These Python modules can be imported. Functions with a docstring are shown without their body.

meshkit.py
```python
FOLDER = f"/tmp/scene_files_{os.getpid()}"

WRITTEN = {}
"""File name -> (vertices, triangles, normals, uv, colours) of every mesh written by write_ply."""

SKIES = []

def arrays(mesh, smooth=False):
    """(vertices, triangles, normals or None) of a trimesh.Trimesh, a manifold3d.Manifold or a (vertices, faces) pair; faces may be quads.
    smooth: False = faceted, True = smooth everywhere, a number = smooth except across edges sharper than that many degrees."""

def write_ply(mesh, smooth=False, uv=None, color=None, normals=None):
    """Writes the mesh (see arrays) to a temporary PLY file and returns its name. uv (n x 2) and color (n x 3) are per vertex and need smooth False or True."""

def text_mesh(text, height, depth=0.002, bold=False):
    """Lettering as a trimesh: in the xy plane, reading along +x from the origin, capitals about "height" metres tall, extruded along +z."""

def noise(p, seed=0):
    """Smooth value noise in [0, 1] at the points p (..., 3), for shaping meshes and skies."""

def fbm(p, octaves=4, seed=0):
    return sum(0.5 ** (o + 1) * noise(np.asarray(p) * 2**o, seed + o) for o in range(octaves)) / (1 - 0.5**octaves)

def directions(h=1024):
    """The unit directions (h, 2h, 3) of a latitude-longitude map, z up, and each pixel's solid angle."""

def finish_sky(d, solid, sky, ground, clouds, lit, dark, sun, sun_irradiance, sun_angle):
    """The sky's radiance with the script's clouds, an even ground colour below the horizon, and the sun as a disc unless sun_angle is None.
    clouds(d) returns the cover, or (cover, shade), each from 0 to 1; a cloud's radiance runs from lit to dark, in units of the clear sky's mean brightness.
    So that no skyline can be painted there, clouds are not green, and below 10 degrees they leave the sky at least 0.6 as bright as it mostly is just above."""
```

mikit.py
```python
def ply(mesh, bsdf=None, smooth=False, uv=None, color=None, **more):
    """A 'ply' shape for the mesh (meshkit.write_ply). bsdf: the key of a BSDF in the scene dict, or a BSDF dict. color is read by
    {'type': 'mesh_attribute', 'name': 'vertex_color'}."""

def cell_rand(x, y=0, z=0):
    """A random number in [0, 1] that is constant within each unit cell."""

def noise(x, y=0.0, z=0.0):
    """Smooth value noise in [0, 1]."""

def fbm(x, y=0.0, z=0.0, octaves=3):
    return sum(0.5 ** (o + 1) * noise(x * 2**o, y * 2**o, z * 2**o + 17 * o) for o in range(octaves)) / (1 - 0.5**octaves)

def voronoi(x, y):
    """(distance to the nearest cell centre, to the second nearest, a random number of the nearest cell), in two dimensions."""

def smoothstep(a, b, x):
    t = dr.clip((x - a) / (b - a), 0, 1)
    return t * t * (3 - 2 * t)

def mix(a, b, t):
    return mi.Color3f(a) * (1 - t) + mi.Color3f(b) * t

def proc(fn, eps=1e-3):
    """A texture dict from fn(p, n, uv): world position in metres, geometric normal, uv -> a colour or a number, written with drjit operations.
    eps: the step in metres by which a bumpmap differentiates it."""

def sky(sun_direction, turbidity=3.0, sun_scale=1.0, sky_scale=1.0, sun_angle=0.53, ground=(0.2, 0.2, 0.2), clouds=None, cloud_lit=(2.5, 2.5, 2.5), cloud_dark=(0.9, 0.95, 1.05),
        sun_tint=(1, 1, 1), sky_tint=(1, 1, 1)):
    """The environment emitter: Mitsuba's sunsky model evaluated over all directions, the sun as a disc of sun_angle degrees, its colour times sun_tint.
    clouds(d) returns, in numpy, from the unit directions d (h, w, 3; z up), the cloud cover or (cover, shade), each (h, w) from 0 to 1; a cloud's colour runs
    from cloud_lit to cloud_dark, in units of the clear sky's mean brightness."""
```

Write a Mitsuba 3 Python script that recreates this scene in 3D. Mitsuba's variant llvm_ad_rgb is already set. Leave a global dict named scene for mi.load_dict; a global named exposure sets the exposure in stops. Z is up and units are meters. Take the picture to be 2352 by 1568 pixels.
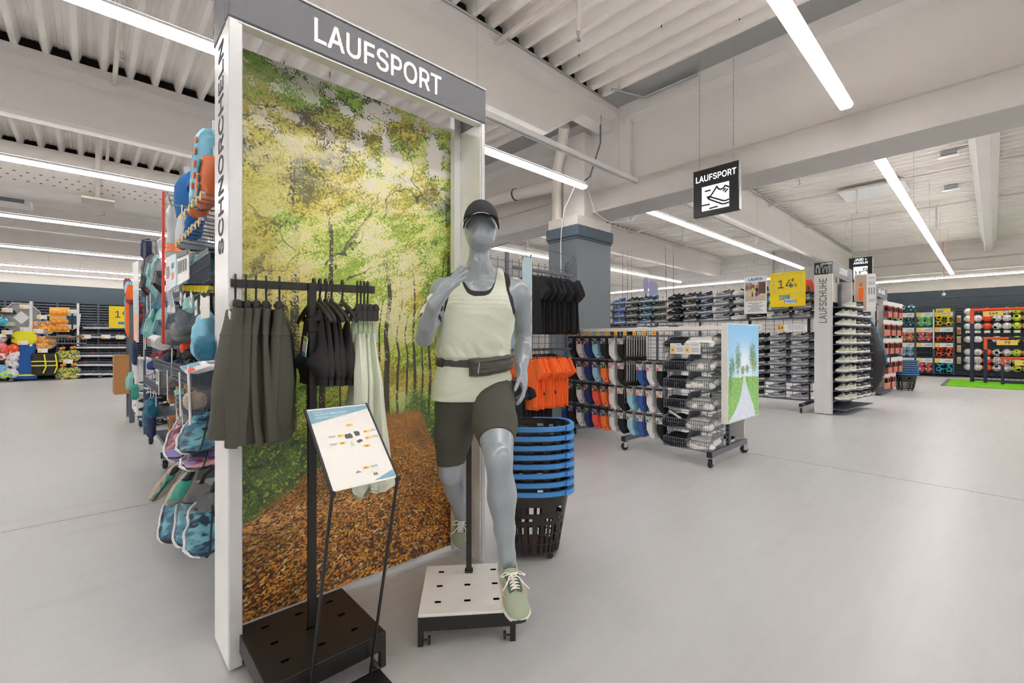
import math, random, numpy as np, trimesh, mitsuba as mi, drjit as dr, mikit, meshkit
import manifold3d as m3
from shapely.geometry import Polygon, box as sbox, LineString
T4 = mi.ScalarTransform4f
# ---------------------------------------------------------------- camera, light, exposure
CAM_H, CA, SA = 1.25, 0.6833, 0.7302          # X runs along the signs, Y into the store
scene, labels = {}, {}
scene['camera'] = {'type': 'perspective', 'fov': 2 * math.degrees(math.atan(1176 / 1035)), 'fov_axis': 'x', 'near_clip': 0.05, 'far_clip': 200.0,
                   'principal_point_offset_y': 4 / 1568,
                   'to_world': T4().look_at(origin=[0, 0, CAM_H], target=[CA, SA, CAM_H], up=[0, 0, 1])}
exposure = -0.08
STRIP_RADIANCE = (21.0, 20.6, 20.2)            # the store's LED light lines
UPLIGHT = 1.15
LAMP_Z = 3.315
LAMP_ROWS = [-6.6, -2.85, 0.9, 3.82, 7.56, 11.3, 15.0, 18.75]
# ---------------------------------------------------------------- helpers
rng = random.Random(7)

def lin(c):
    c = np.asarray(c, float) / 255
    return [float(x) for x in np.where(c <= .04045, c / 12.92, ((c + .055) / 1.055) ** 2.4)]

def mat(name, rgb, rough=0.5, metal=0.0, spec=0.5, tex=None, bump=None, scale=0.001, coat=0.0, sheen=0.0):
    col = tex if tex is not None else {'type': 'rgb', 'value': lin(rgb)}
    if rough >= .95 and not metal:
        b = {'type': 'diffuse', 'reflectance': col}
    else:
        b = {'type': 'principled', 'base_color': col, 'roughness': float(rough), 'metallic': float(metal), 'specular': float(spec)}
        if coat: b.update(clearcoat=float(coat), clearcoat_gloss=.9)
        if sheen: b['sheen'] = float(sheen)
    if bump is not None:
        b = {'type': 'bumpmap', 'arbitrary': bump, 'scale': float(scale), 'bsdf': b}
    scene['mat_' + name] = {'type': 'twosided', 'bsdf': b}
    return name

def glow(name, rgb): scene['mat_' + name] = {'type': 'diffuse', 'reflectance': {'type': 'rgb', 'value': lin(rgb)}}

_counts = {}
def numbered(k):
    n = _counts.get(k, 0); _counts[k] = n + 1
    return k if n == 0 else f'{k}_{n:03d}'

def info(key, label=None, cat=None, group=None, kind=None):
    d = {}
    if label: d['label'] = label
    if cat: d['category'] = cat
    if group: d['group'] = group
    if kind: d['kind'] = kind
    if d: labels[key] = d
    return key

def thing(name, label, cat, group=None): return info(numbered(name), label, cat, group)

def arr(m):
    if hasattr(m, 'to_mesh'):
        q = m.to_mesh(); return np.asarray(q.vert_properties[:, :3], float), np.asarray(q.tri_verts, int)
    if hasattr(m, 'vertices'): return np.asarray(m.vertices, float), np.asarray(m.faces, int)
    v, f = np.asarray(m[0], float), np.asarray(m[1], int)
    if f.shape[1] == 4: f = np.vstack([f[:, [0, 1, 2]], f[:, [0, 2, 3]]])
    return v, f

def join(*ms):
    ms = [arr(m) for m in (ms[0] if len(ms) == 1 and isinstance(ms[0], list) else ms)]
    o, V, Fc = 0, [], []
    for v, f in ms: V.append(v); Fc.append(f + o); o += len(v)
    return np.vstack(V), np.vstack(Fc)

def mv(m, d=(0, 0, 0), rz=0.0, rx=0.0, ry=0.0, s=1.0):
    v, f = arr(m); v = v * np.asarray(s, float)
    for ang, ax in ((rx, 0), (ry, 1), (rz, 2)):
        if ang:
            c, sn = math.cos(math.radians(ang)), math.sin(math.radians(ang)); i, j = [(1, 2), (2, 0), (0, 1)][ax]
            v = v.copy(); a, b = v[:, i].copy(), v[:, j].copy(); v[:, i] = c * a - sn * b; v[:, j] = sn * a + c * b
    return v + np.asarray(d, float), f

_PLY = {}
def shape(m, bsdf, smooth=False, to=None, uv=None, **more):
    """m: a mesh, or a ply dict made before (shared)."""
    d = dict(m) if isinstance(m, dict) else mikit.ply(arr(m), None, smooth=smooth, uv=uv)
    d['bsdf'] = {'type': 'ref', 'id': 'mat_' + bsdf}
    if to is not None: d['to_world'] = to
    d.update(more)
    return d

def part(name, m, bsdf, parent=None, smooth=False, to=None, label=None, kind=None, **more):
    key = numbered((parent + '__' if parent else '') + name)
    scene[key] = shape(m, bsdf, smooth, to, **more)
    if label or kind: info(key, label, kind=kind)
    return key

def single(name, m, bsdf, label, cat, group=None, kind=None, **kw):
    key = part(name, m, bsdf, **kw); info(key, label, cat, group, kind); return key

def struct(name, m, bsdf, label=None, **kw):
    key = part(name, m, bsdf, **kw); info(key, label, kind='structure'); return key

def at(x=0, y=0, z=0, rz=0.0, rx=0.0, ry=0.0, s=None):
    t = T4().translate([float(x), float(y), float(z)])
    if rz: t = t @ T4().rotate([0, 0, 1], float(rz))
    if ry: t = t @ T4().rotate([0, 1, 0], float(ry))
    if rx: t = t @ T4().rotate([1, 0, 0], float(rx))
    if s is not None: t = t @ T4().scale([float(q) for q in (s if hasattr(s, '__len__') else (s, s, s))])
    return t

class Proto:
    """A thing built once: parts (name, ply dict, material, parent part name)."""
    def __init__(self): self.p = []
    def add(self, name, m, bsdf, smooth=False, under=None):
        self.p.append((name, mikit.ply(arr(m), None, smooth=smooth), bsdf, under)); return self
    def put(self, name, label, cat, to, group=None, swap={}, lone=False):
        if lone or len(self.p) == 1:
            n, d, b, _ = self.p[0]; key = numbered(name); scene[key] = shape(d, swap.get(b, b), to=to)
            return info(key, label, cat, group)
        key = thing(name, label, cat, group); made = {}
        for n, d, b, u in self.p:
            made[n] = part(n, d, swap.get(b, b), made.get(u, key) if u else key, to=to)
        return key

def bx(x0, x1, y0, y1, z0, z1, c=0.0):
    x0, x1 = sorted((x0, x1)); y0, y1 = sorted((y0, y1)); z0, z1 = sorted((z0, z1))
    if c <= 0:
        v = np.array([[x, y, z] for x in (x0, x1) for y in (y0, y1) for z in (z0, z1)], float)
        f = np.array([[0, 1, 3, 2], [4, 6, 7, 5], [0, 4, 5, 1], [2, 3, 7, 6], [0, 2, 6, 4], [1, 5, 7, 3]])
        return arr((v, f))
    c = min(c, (x1 - x0) * .49, (y1 - y0) * .49, (z1 - z0) * .49)
    P = []
    for x, sx in ((x0, 1), (x1, -1)):
        for y, sy in ((y0, 1), (y1, -1)):
            for z, sz in ((z0, 1), (z1, -1)):
                P += [[x + sx * c, y + sy * c, z], [x + sx * c, y, z + sz * c], [x, y + sy * c, z + sz * c]]
    return arr(m3.Manifold.hull_points(np.array(P)))

def cb(cx, cy, cz, sx, sy, sz, c=0.0): return bx(cx - sx / 2, cx + sx / 2, cy - sy / 2, cy + sy / 2, cz - sz / 2, cz + sz / 2, c)

def tube(pts, r, n=6, closed=False, cap=True):
    p = np.asarray(pts, float); N = len(p)
    r = np.broadcast_to(np.asarray(r, float), (N,))
    if closed: t = np.roll(p, -1, 0) - np.roll(p, 1, 0)
    else:
        t = np.empty_like(p); t[1:-1] = p[2:] - p[:-2]; t[0] = p[1] - p[0]; t[-1] = p[-1] - p[-2]
    t /= np.linalg.norm(t, axis=1, keepdims=True) + 1e-12
    u = np.cross(t[0], [0, 0, 1.0] if abs(t[0][2]) < .9 else [1.0, 0, 0]); U = []
    for i in range(N):
        u = u - t[i] * np.dot(u, t[i]); u /= np.linalg.norm(u) + 1e-12; U.append(u)
    U = np.array(U); W = np.cross(t, U)
    a = np.arange(n) * 2 * np.pi / n
    v = (p[:, None] + r[:, None, None] * (np.cos(a)[None, :, None] * U[:, None] + np.sin(a)[None, :, None] * W[:, None])).reshape(-1, 3)
    M = N if closed else N - 1
    f = [[i * n + j, i * n + (j + 1) % n, ((i + 1) % N) * n + (j + 1) % n, ((i + 1) % N) * n + j] for i in range(M) for j in range(n)]
    f = arr((v, np.array(f)))[1]
    if cap and not closed:
        e = [[0, j + 1, j] for j in range(1, n - 1)] + [[(N - 1) * n, (N - 1) * n + j, (N - 1) * n + j + 1] for j in range(1, n - 1)]
        f = np.vstack([f, e])
    return v, f

def cyl(a, b, r, n=12, r2=None): return tube([a, b], [r, r if r2 is None else r2], n)

def bar(a, b, w, h):
    """A straight square bar from a to b."""
    v, f = tube([a, b], 1.0, 4)
    a, b = np.asarray(a, float), np.asarray(b, float); t = (b - a) / np.linalg.norm(b - a)
    s = np.cross(t, [0, 0, 1.0] if abs(t[2]) < .9 else [0, 1.0, 0]); s /= np.linalg.norm(s); q = np.cross(s, t)
    v = np.array([p + s * w / 2 * i + q * h / 2 * j for p in (a, b) for i, j in ((1, 1), (-1, 1), (-1, -1), (1, -1))])
    return v, f

def lathe(prof, n=24):
    """prof: (r, z) pairs, bottom to top."""
    prof = np.asarray(prof, float); N = len(prof); a = np.arange(n) * 2 * np.pi / n
    v = np.stack([prof[:, :1] * np.cos(a), prof[:, :1] * np.sin(a), np.repeat(prof[:, 1:], n, 1)], -1).reshape(-1, 3)
    f = np.array([[i * n + j, i * n + (j + 1) % n, (i + 1) * n + (j + 1) % n, (i + 1) * n + j] for i in range(N - 1) for j in range(n)])
    return arr((v, f))

def extr(poly, h): return arr(trimesh.creation.extrude_polygon(poly, h, engine='earcut'))

def loft(rings, cap=True, closed=True):
    R = np.asarray(rings, float); N, n = R.shape[:2]
    m = n if closed else n - 1
    f = [[i * n + j, i * n + (j + 1) % n, (i + 1) * n + (j + 1) % n, (i + 1) * n + j] for i in range(N - 1) for j in range(m)]
    v = R.reshape(-1, 3); f = arr((v, np.array(f)))[1]
    if cap and closed:
        v = np.vstack([v, R[0].mean(0), R[-1].mean(0)]); k = N * n
        f = np.vstack([f, [[k, (j + 1) % n, j] for j in range(n)], [[k + 1, (N - 1) * n + j, (N - 1) * n + (j + 1) % n] for j in range(n)]])
    return v, f

def sphere(r=1.0, sub=2): 
    m = trimesh.creation.icosphere(sub, r); return arr(m)

def text(s, h, depth=.002, bold=True, sx=1.0):
    m = meshkit.text_mesh(s, h, depth, bold); v, f = arr(m); v = v * [sx, 1, 1]
    w = v[:, 0].max(); v[:, 0] -= w / 2
    return v, f

# lettering planes: text lies in xy, reading +x.  These stand it up.
def txt_negY(m, x, y, z): v, f = arr(m); return np.stack([v[:, 0] + x, y - v[:, 2], v[:, 1] + z], 1), f            # faces -Y, reads along +X
def txt_negX(m, x, y, z): v, f = arr(m); return np.stack([x - v[:, 2], y - v[:, 0], v[:, 1] + z], 1), f            # faces -X, reads along -Y
def txt_up(m): v, f = arr(m); return np.stack([-v[:, 1], v[:, 0], v[:, 2]], 1), f                                    # turned to read upwards
def pick(*a): return a[rng.randrange(len(a))]
ORD = 'first second third fourth fifth sixth seventh eighth ninth tenth eleventh twelfth thirteenth fourteenth fifteenth sixteenth seventeenth eighteenth nineteenth twentieth'.split()
# ---------------------------------------------------------------- materials of the building
def _floor(p, n, uv):
    a = mikit.fbm(p.x * .7, p.y * .7, 1.0, 4); b = mikit.fbm(p.x * 2.2, p.y * 26.0, 3.0, 3); s = mikit.noise(p.x * 160, p.y * 160)
    w = mikit.smoothstep(.62, .8, mikit.fbm(p.x * 1.3 + 9, p.y * 5.0, 2.0, 4))
    k = .93 + .07 * a + .05 * (b - .5) + .02 * (s - .5) - .035 * w
    return mi.Color3f(.575, .578, .585) * k
mat('floor', (205, 204, 202), rough=.34, spec=.38, tex=mikit.proc(_floor))
def _paint(p, n, uv):
    a = mikit.fbm(p.x * 1.1, p.y * 1.1, p.z * 1.1, 3); s = mikit.noise(p.x * 45, p.y * 45, p.z * 45)
    return mi.Color3f(.680, .648, .622) * (.955 + .07 * a - .22 * mikit.smoothstep(.955, .985, s))
mat('paint', (214, 206, 198), rough=1, tex=mikit.proc(_paint))
def _deck(p, n, uv):
    a = mikit.fbm(p.x * 9.0, p.y * .5, 1.0, 3)
    return mi.Color3f(.860, .822, .785) * (.90 + .16 * a)
mat('deck', (214, 207, 200), rough=1, tex=mikit.proc(_deck))
mat('whitewall', (226, 221, 215), rough=1)
mat('bluewall', (92, 103, 112), rough=1)
mat('navywall', (50, 60, 68), rough=.6)
mat('block', (206, 203, 200), rough=1)
mat('foam', (30, 27, 26), rough=1)
mat('galv', (168, 170, 170), rough=.4, metal=.6)
mat('white', (238, 238, 237), rough=.35)
mat('black', (24, 24, 25), rough=.4)
mat('steel', (84, 92, 102), rough=.38, spec=.5)
mat('rubber', (26, 26, 27), rough=.6)
mat('chrome', (190, 192, 195), rough=.25, metal=.9)
mat('duct', (222, 219, 214), rough=1)
mat('pipe', (216, 209, 201), rough=.6)
def _stucco(p, n, uv): return mikit.fbm(p.x * 70, p.y * 70, p.z * 70, 3)
mat('column', (112, 121, 127), rough=.55, bump=mikit.proc(_stucco, 2e-3), scale=.004)
mat('brown', (150, 118, 84), rough=.9)
scene['mat_lamp'] = {'type': 'diffuse', 'reflectance': {'type': 'rgb', 'value': .8}}
# ---------------------------------------------------------------- floor and ceiling
X0, X1, XE, Y0, Y1 = -7.0, 5.3, 22.0, -8.6, 20.5
fl = struct('floor', bx(X0 - .2, XE + .3, Y0 - .2, Y1 + .3, -.1, 0), 'floor', 'pale grey seamless shop floor with fine scuffs')
part('expansion_joint', bx(-6.9, 5.3, 4.397, 4.402, -.001, .0007), 'brown', fl, label='thin brown expansion joint')
part('expansion_joint', bx(5.30, 5.306, -8.5, 4.4, -.001, .0007), 'brown', fl, label='thin brown expansion joint')
BEAMS = [-7.2, -3.5, .1, 3.7, 7.4, 11.1, 14.8, 18.5]
ce = info('ceiling', 'ribbed metal roof deck painted off-white', kind='structure')
PITCH = .241
def deck(xa, xb, ya, yb):
    n = int((xb - xa) / PITCH) + 1; prof = []
    for i in range(n + 1):
        x = math.floor(xa / PITCH) * PITCH + i * PITCH + .118
        prof += [(x - .024, 4.45), (x + .024, 4.45), (x + .055, 4.565), (x + .092, 4.575), (x + .098, 4.566), (x + .122, 4.566), (x + .142, 4.566), (x + .148, 4.575), (x + .186, 4.565)]
    prof = [q for q in prof if xa - .01 <= q[0] <= xb + .01]
    prof = np.array([(xa, 4.565)] + prof + [(xb, 4.565)])
    ring = lambda y: np.column_stack([prof[:, 0], np.full(len(prof), y), prof[:, 1]])
    return loft([ring(ya), ring(yb)], cap=False, closed=False)
ys = [Y0] + BEAMS + [Y1]
for xa, xb in ((X0, 5.2), (6.0, 20.4), (20.9, XE)):
    for a, b in zip(ys[:-1], ys[1:]):
        part('deck_sheet', deck(xa, xb, a, b), 'deck', ce)
part('roof_slab', bx(X0 - .2, XE + .3, Y0 - .2, Y1 + .3, 4.64, 4.9), 'paint', ce)
def filler(xa, xb, y, dn):
    """Black foam closures in the troughs of the deck over a beam."""
    o = []
    for i in range(int((xb - xa) / PITCH)):
        x = math.floor(xa / PITCH) * PITCH + i * PITCH + .118
        if x < xa or x + .22 > xb: continue
        o.append(extr_y([(x + .03, 4.452), (x + .211, 4.452), (x + .186, 4.56), (x + .055, 4.56)], y, y + dn))
    return join(o)
def extr_y(poly, ya, yb):
    p = np.array(poly); r = lambda y: np.column_stack([p[:, 0], np.full(len(p), y), p[:, 1]])
    return loft([r(ya), r(yb)])
def extr_x(poly, xa, xb):
    p = np.array(poly); r = lambda x: np.column_stack([np.full(len(p), x), p[:, 0], p[:, 1]])
    return loft([r(xa), r(xb)])
def bprof(y, web=.10, bot=3.72, fl=.17):
    return [(y - web + .03, bot), (y + web - .03, bot), (y + web, bot + .04), (y + web, 4.25), (y + fl, 4.34), (y + fl, 4.452), (y - fl, 4.452), (y - fl, 4.34), (y - web, 4.25), (y - web, bot + .04)]
for y in BEAMS:
    b = info(numbered('roof_beam'), 'off-white precast concrete roof beam with a wider top flange', kind='structure')
    part('concrete', extr_x(bprof(y), X0, 4.0), 'paint', b)
    P = np.array(bprof(y)); Q = P.copy(); Q[:, 1] = np.maximum(Q[:, 1], 4.12); Q[:, 1] = np.where(P[:, 1] < 4.2, 4.14, P[:, 1])
    part('concrete', loft([np.column_stack([np.full(10, 4.0), P]), np.column_stack([np.full(10, 4.62), Q]), np.column_stack([np.full(10, 5.32), Q])]), 'paint', b)
    part('concrete', extr_x(bprof(y, bot=3.72 if y > 1 else 4.0), 5.8, 20.5), 'paint', b)
    for xa, xb in ((X0, 5.1), (6.1, 20.3)):
        part('foam_closure', filler(xa, xb, y - .13, .26), 'foam', b, label='black foam closures under the deck ribs', kind='stuff')
for xg, nm, bot in ((5.3, 'girder', 3.08), (20.4, 'girder', 3.5)):
    g = info(numbered(nm), 'deep off-white concrete girder with flanges' if xg < 10 else 'off-white concrete girder by the far wall', kind='structure')
    P = [(xg, bot), (xg + .55, bot), (xg + .55, bot + .30), (xg + .46, bot + .36), (xg + .46, 4.20), (xg + .55, 4.27), (xg + .55, 4.62), (xg, 4.62), (xg, 4.27), (xg + .09, 4.20), (xg + .09, bot + .36), (xg, bot + .30)]
    part('concrete', extr_y(P, Y0, Y1), 'paint', g)
    if xg < 10: part('bearing_block', bx(5.3, 5.85, 3.36, 4.08, 3.1, 4.3, .02), 'paint', g)
# grey strip of flat sheet beside the girder
part('edge_sheet', bx(4.95, 5.3, Y0, Y1, 4.44, 4.47), 'galv', ce)
part('edge_sheet', bx(5.85, 6.1, Y0, Y1, 4.44, 4.47), 'galv', ce)
# ---------------------------------------------------------------- column
co = info('column', 'slate blue clad column with a moulded cap below the white girder', kind='structure')
part('cladding', bx(4.95, 5.75, 3.96, 4.5, 0, 2.72, .004), 'column', co)
part('cap_moulding', bx(4.92, 5.78, 3.93, 4.53, 2.70, 2.86, .012), 'bluewall', co)
part('cap_moulding', bx(4.935, 5.765, 3.945, 4.515, 2.665, 2.70, .008), 'bluewall', co)
part('plaster_collar', bx(4.95, 5.75, 3.96, 4.5, 2.86, 3.0), 'whitewall', co)
part('core', bx(5.15, 5.62, 3.98, 4.40, 2.9, 3.1), 'paint', co)
part('core', bx(5.12, 5.3, 3.97, 4.36, 2.9, 4.2), 'paint', co)
# ---------------------------------------------------------------- walls
struct('wall_front', bx(X0 - .2, XE + .2, Y0 - .2, Y0, 0, 4.7), 'whitewall')
struct('wall_left', bx(X0 - .2, X0, Y0, Y1, 0, 4.7), 'whitewall')
wb = struct('wall_back', bx(X0 - .2, 18.2, Y1, Y1 + .2, 0, 4.7), 'whitewall', 'far wall painted white above slate blue')
part('blue_band', bx(X0, 18, Y1 - .012, Y1, 0, 3.0), 'bluewall', wb, label='slate blue lower band')
wr = struct('wall_right', bx(XE, XE + .2, Y0, 3.9, 0, 4.7), 'whitewall', 'far wall of dark blue boards below plain white')
for i in range(10): part('board', bx(XE - .03, XE, Y0, 3.8, i * .3 + .004, i * .3 + .296, .006), 'navywall', wr)
wc = struct('wall_recess', bx(18, 18.2, 3.8, Y1, 0, 4.7), 'block', 'pale painted blockwork wall behind the shoe racks')
part('return_wall', bx(18, XE, 3.8, 4.0, 0, 4.7), 'whitewall', wc)
BL = mikit.ply(bx(-.014, 0, 0, .492, 0, .192, .004))
for i in range(10):
    for j in range(22):
        y = 3.82 + j * .5 - (.25 if i % 2 else 0)
        if y < 3.8 or y > 14: continue
        part('block', BL, 'block', wc, to=at(18, y, 2.2 + i * .2))
part('downpipe', cyl((17.9, 5.4, 1.9), (17.9, 5.4, 4.4), .03), 'galv', wc)
# opening to a dim stock room with jackets
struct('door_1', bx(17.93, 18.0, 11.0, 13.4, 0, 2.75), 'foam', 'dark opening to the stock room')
# ---------------------------------------------------------------- light lines
def lamp_mesh(L):
    P = [(-.052, .030), (-.05, .012), (-.036, -.006), (.036, -.006), (.05, .012), (.052, .030)]
    p = np.array(P); r = lambda x: np.column_stack([np.full(6, x), p[:, 0], p[:, 1]])
    return loft([r(0), r(L)], cap=False, closed=False)
def lamp(xa, xb, y, z, label, along='x', cat='ceiling lamp', dim=1.0):
    k = thing('light_line', label, cat, 'linear LED lamps under the roof'); L = xb - xa
    t = at(xa, y, z) if along == 'x' else at(y, xa, z, rz=90)
    part('housing', extr_x([(-.052, .031), (.052, .031), (.03, .062), (-.03, .062)], -.004, L + .004), 'white', k, to=t)
    v, f = lamp_mesh(L); f = f[:, ::-1] if lamp.flip else f
    part('diffuser', (v, f), 'lamp', k, to=t, emitter={'type': 'area', 'radiance': {'type': 'rgb', 'value': [c * dim for c in STRIP_RADIANCE]}}, label='glowing white diffuser')
    part('uplight', bx(0, L, -.028, .028, .0622, .0642), 'lamp', k, to=t, emitter={'type': 'area', 'radiance': {'type': 'rgb', 'value': [c * UPLIGHT * dim * (1.25 if y < 3 else .38) for c in STRIP_RADIANCE]}}, label='upward glow strip')
    n = max(2, int(L / 2.4))
    for i in range(n):
        x = (i + .3) * L / n
        part('wire', cyl((x, 0, .06), (x, .0, 4.5 - z), .0022, 4), 'galv', k, to=t)
    return k
lamp.flip = False
NM = ['at the entrance end', 'behind the camera side', 'over the mannequin', 'by the slate column', 'beside the air duct', 'third from the far slate wall', 'second from the far slate wall', 'nearest the slate wall']
for i, y in enumerate(LAMP_ROWS):
    if y < 4:
        lamp(X0 + .6, 4.93 if y > 0 else 4.9, y, LAMP_Z, f'long white LED line {NM[i]}, near side of the girder')
        lamp(6.38, 19.9 if y < 2 else 15.2, y, LAMP_Z, f'long white LED line {NM[i]}, far side of the girder')
    else:
        lamp(X0 + .6, 15.2, y, LAMP_Z - (.05 if i == 4 else 0), f'long white LED light line {NM[i]}', dim=(1, .85, .75, .6)[i - 4])
lamp(X0 + .6, 15, 20.0, 3.27, 'white LED light line close to the far left wall above the slate band', dim=.45)
lamp(-7.5, 3.0, 21.0, LAMP_Z, 'white LED light line running along the far right wall above the dark boards', along='y')
lamp(4.9, 14.5, 17.0, LAMP_Z, 'white LED light line running along the blockwork wall above the shoe racks', along='y')
# ---------------------------------------------------------------- services under the roof
k = thing('lighting_track', 'empty white lighting track hanging parallel to the light lines by the column', 'lighting track')
part('rail', extr_x([(-.03, 0), (-.012, 0), (-.012, .03), (.012, .03), (.012, 0), (.03, 0), (.03, .055), (-.03, .055)], -5.5, 12.1), 'white', k, to=at(0, 3.25, 3.33))
for x in (-4, -1.2, 2.6, 4.9, 7.4, 9.8, 12.0): part('wire', cyl((x, 3.25, 3.38), (x, 3.25, 4.5), .0022, 4), 'galv', k)
part('hook', tube([(9.75, 3.25, 3.33), (9.75, 3.27, 3.2), (9.75, 3.25, 3.14), (9.75, 3.23, 3.2), (9.75, 3.25, 3.33)], .008), 'white', k)
k = thing('air_duct', 'big round white fabric air duct with rows of outlet holes', 'air duct')
th = np.linspace(0, 2 * np.pi, 33)[:-1]
part('tube', extr_x([(9.0 + .37 * math.cos(a), 3.53 + .37 * math.sin(a)) for a in th], X0 + .1, 15.0), 'duct', k, smooth=50)
part('end_cap', mv(sphere(.37, 3), (15.0, 9.0, 3.53), s=(.6, 1, 1)), 'duct', k, smooth=True)
hp = []
for i in range(150):
    for j, a in enumerate((195, 203, 212)):
        x = -2.4 + i * .12 + (.06 if j == 1 else 0); a = math.radians(a); c = np.array([x, 9 + .371 * math.cos(a), 3.53 + .371 * math.sin(a)])
        hp.append(bx(c[0] - .014, c[0] + .014, c[1] - .003, c[1] + .003, c[2] - .006, c[2] + .006))
part('outlet_hole', join(hp), 'brown', k, kind='stuff', label='rows of small outlet holes')
for x in (.05, 3.4, 8.6, 11.4): part('hanger', join(bx(x, x + .05, 8.6, 8.62, 3.2, 4.45), bx(x - .14, x + .2, 8.4, 8.75, 3.17, 3.2)), 'pipe', k)
k = thing('fan_coil', 'white ceiling fan coil with a grey intake grille below the air duct', 'air conditioner')
part('case', bx(-2.6, -.62, 9.35, 9.75, 3.16, 3.26, .01), 'white', k)
part('grille', join([bx(-2.55, -.68, 9.345, 9.352, 3.17 + i * .014, 3.178 + i * .014) for i in range(6)]), 'steel', k)
spk = Proto()
spk.add('drop_pipe', cyl((0, 0, -.42), (0, 0, 0), .018, 10), 'pipe', True).add('head', lathe([(.0, -.50), (.02, -.5), (.02, -.494), (.006, -.49), (.009, -.46), (.014, -.44), (.018, -.42)], 10), 'chrome', True)
spk.add('collar', lathe([(.0, -.02), (.028, -.02), (.028, .03), (0, .03)], 10), 'pipe', True)
n = 0
for x, ylist in ((.21, (5.5, 8.3, 12.6)), (3.08, (2.45, 6.1)), (8.6, (2.2, 5.4, 10.2)), (11.4, (1.9, 5.6)), (14.3, (2.6, .9))):
    k = thing('sprinkler_main', f'off-white sprinkler pipe running along the roof ribs{[" over the mannequin bay", " before the girder", " behind the girder", " beside the skylight panel", " near the far wall"][n]}', 'pipe'); n += 1
    part('pipe', cyl((x, -2, 4.33), (x, 16.5, 4.33), .024, 10), 'pipe', k, smooth=40)
    for y in (1.2, 4.6, 8.4, 12.0): part('clamp', join(cyl((x, y, 4.33), (x, y + .05, 4.33), .031, 10), bx(x - .22, x + .22, y, y + .045, 4.42, 4.45)), 'pipe', k)
    for y in ylist:
        spk.put('sprinkler', f'small sprinkler head on a drop pipe, {ORD[ylist.index(y)]} along the sprinkler pipe {["over the mannequin bay", "before the girder", "behind the girder", "beside the skylight panel", "near the far wall"][n - 1]}', 'sprinkler', at(x, y, 4.33), group='ceiling sprinklers')
SC = mikit.ply(cyl((0, 0, 0), (0, 0, -.075), .0045, 5))
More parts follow.
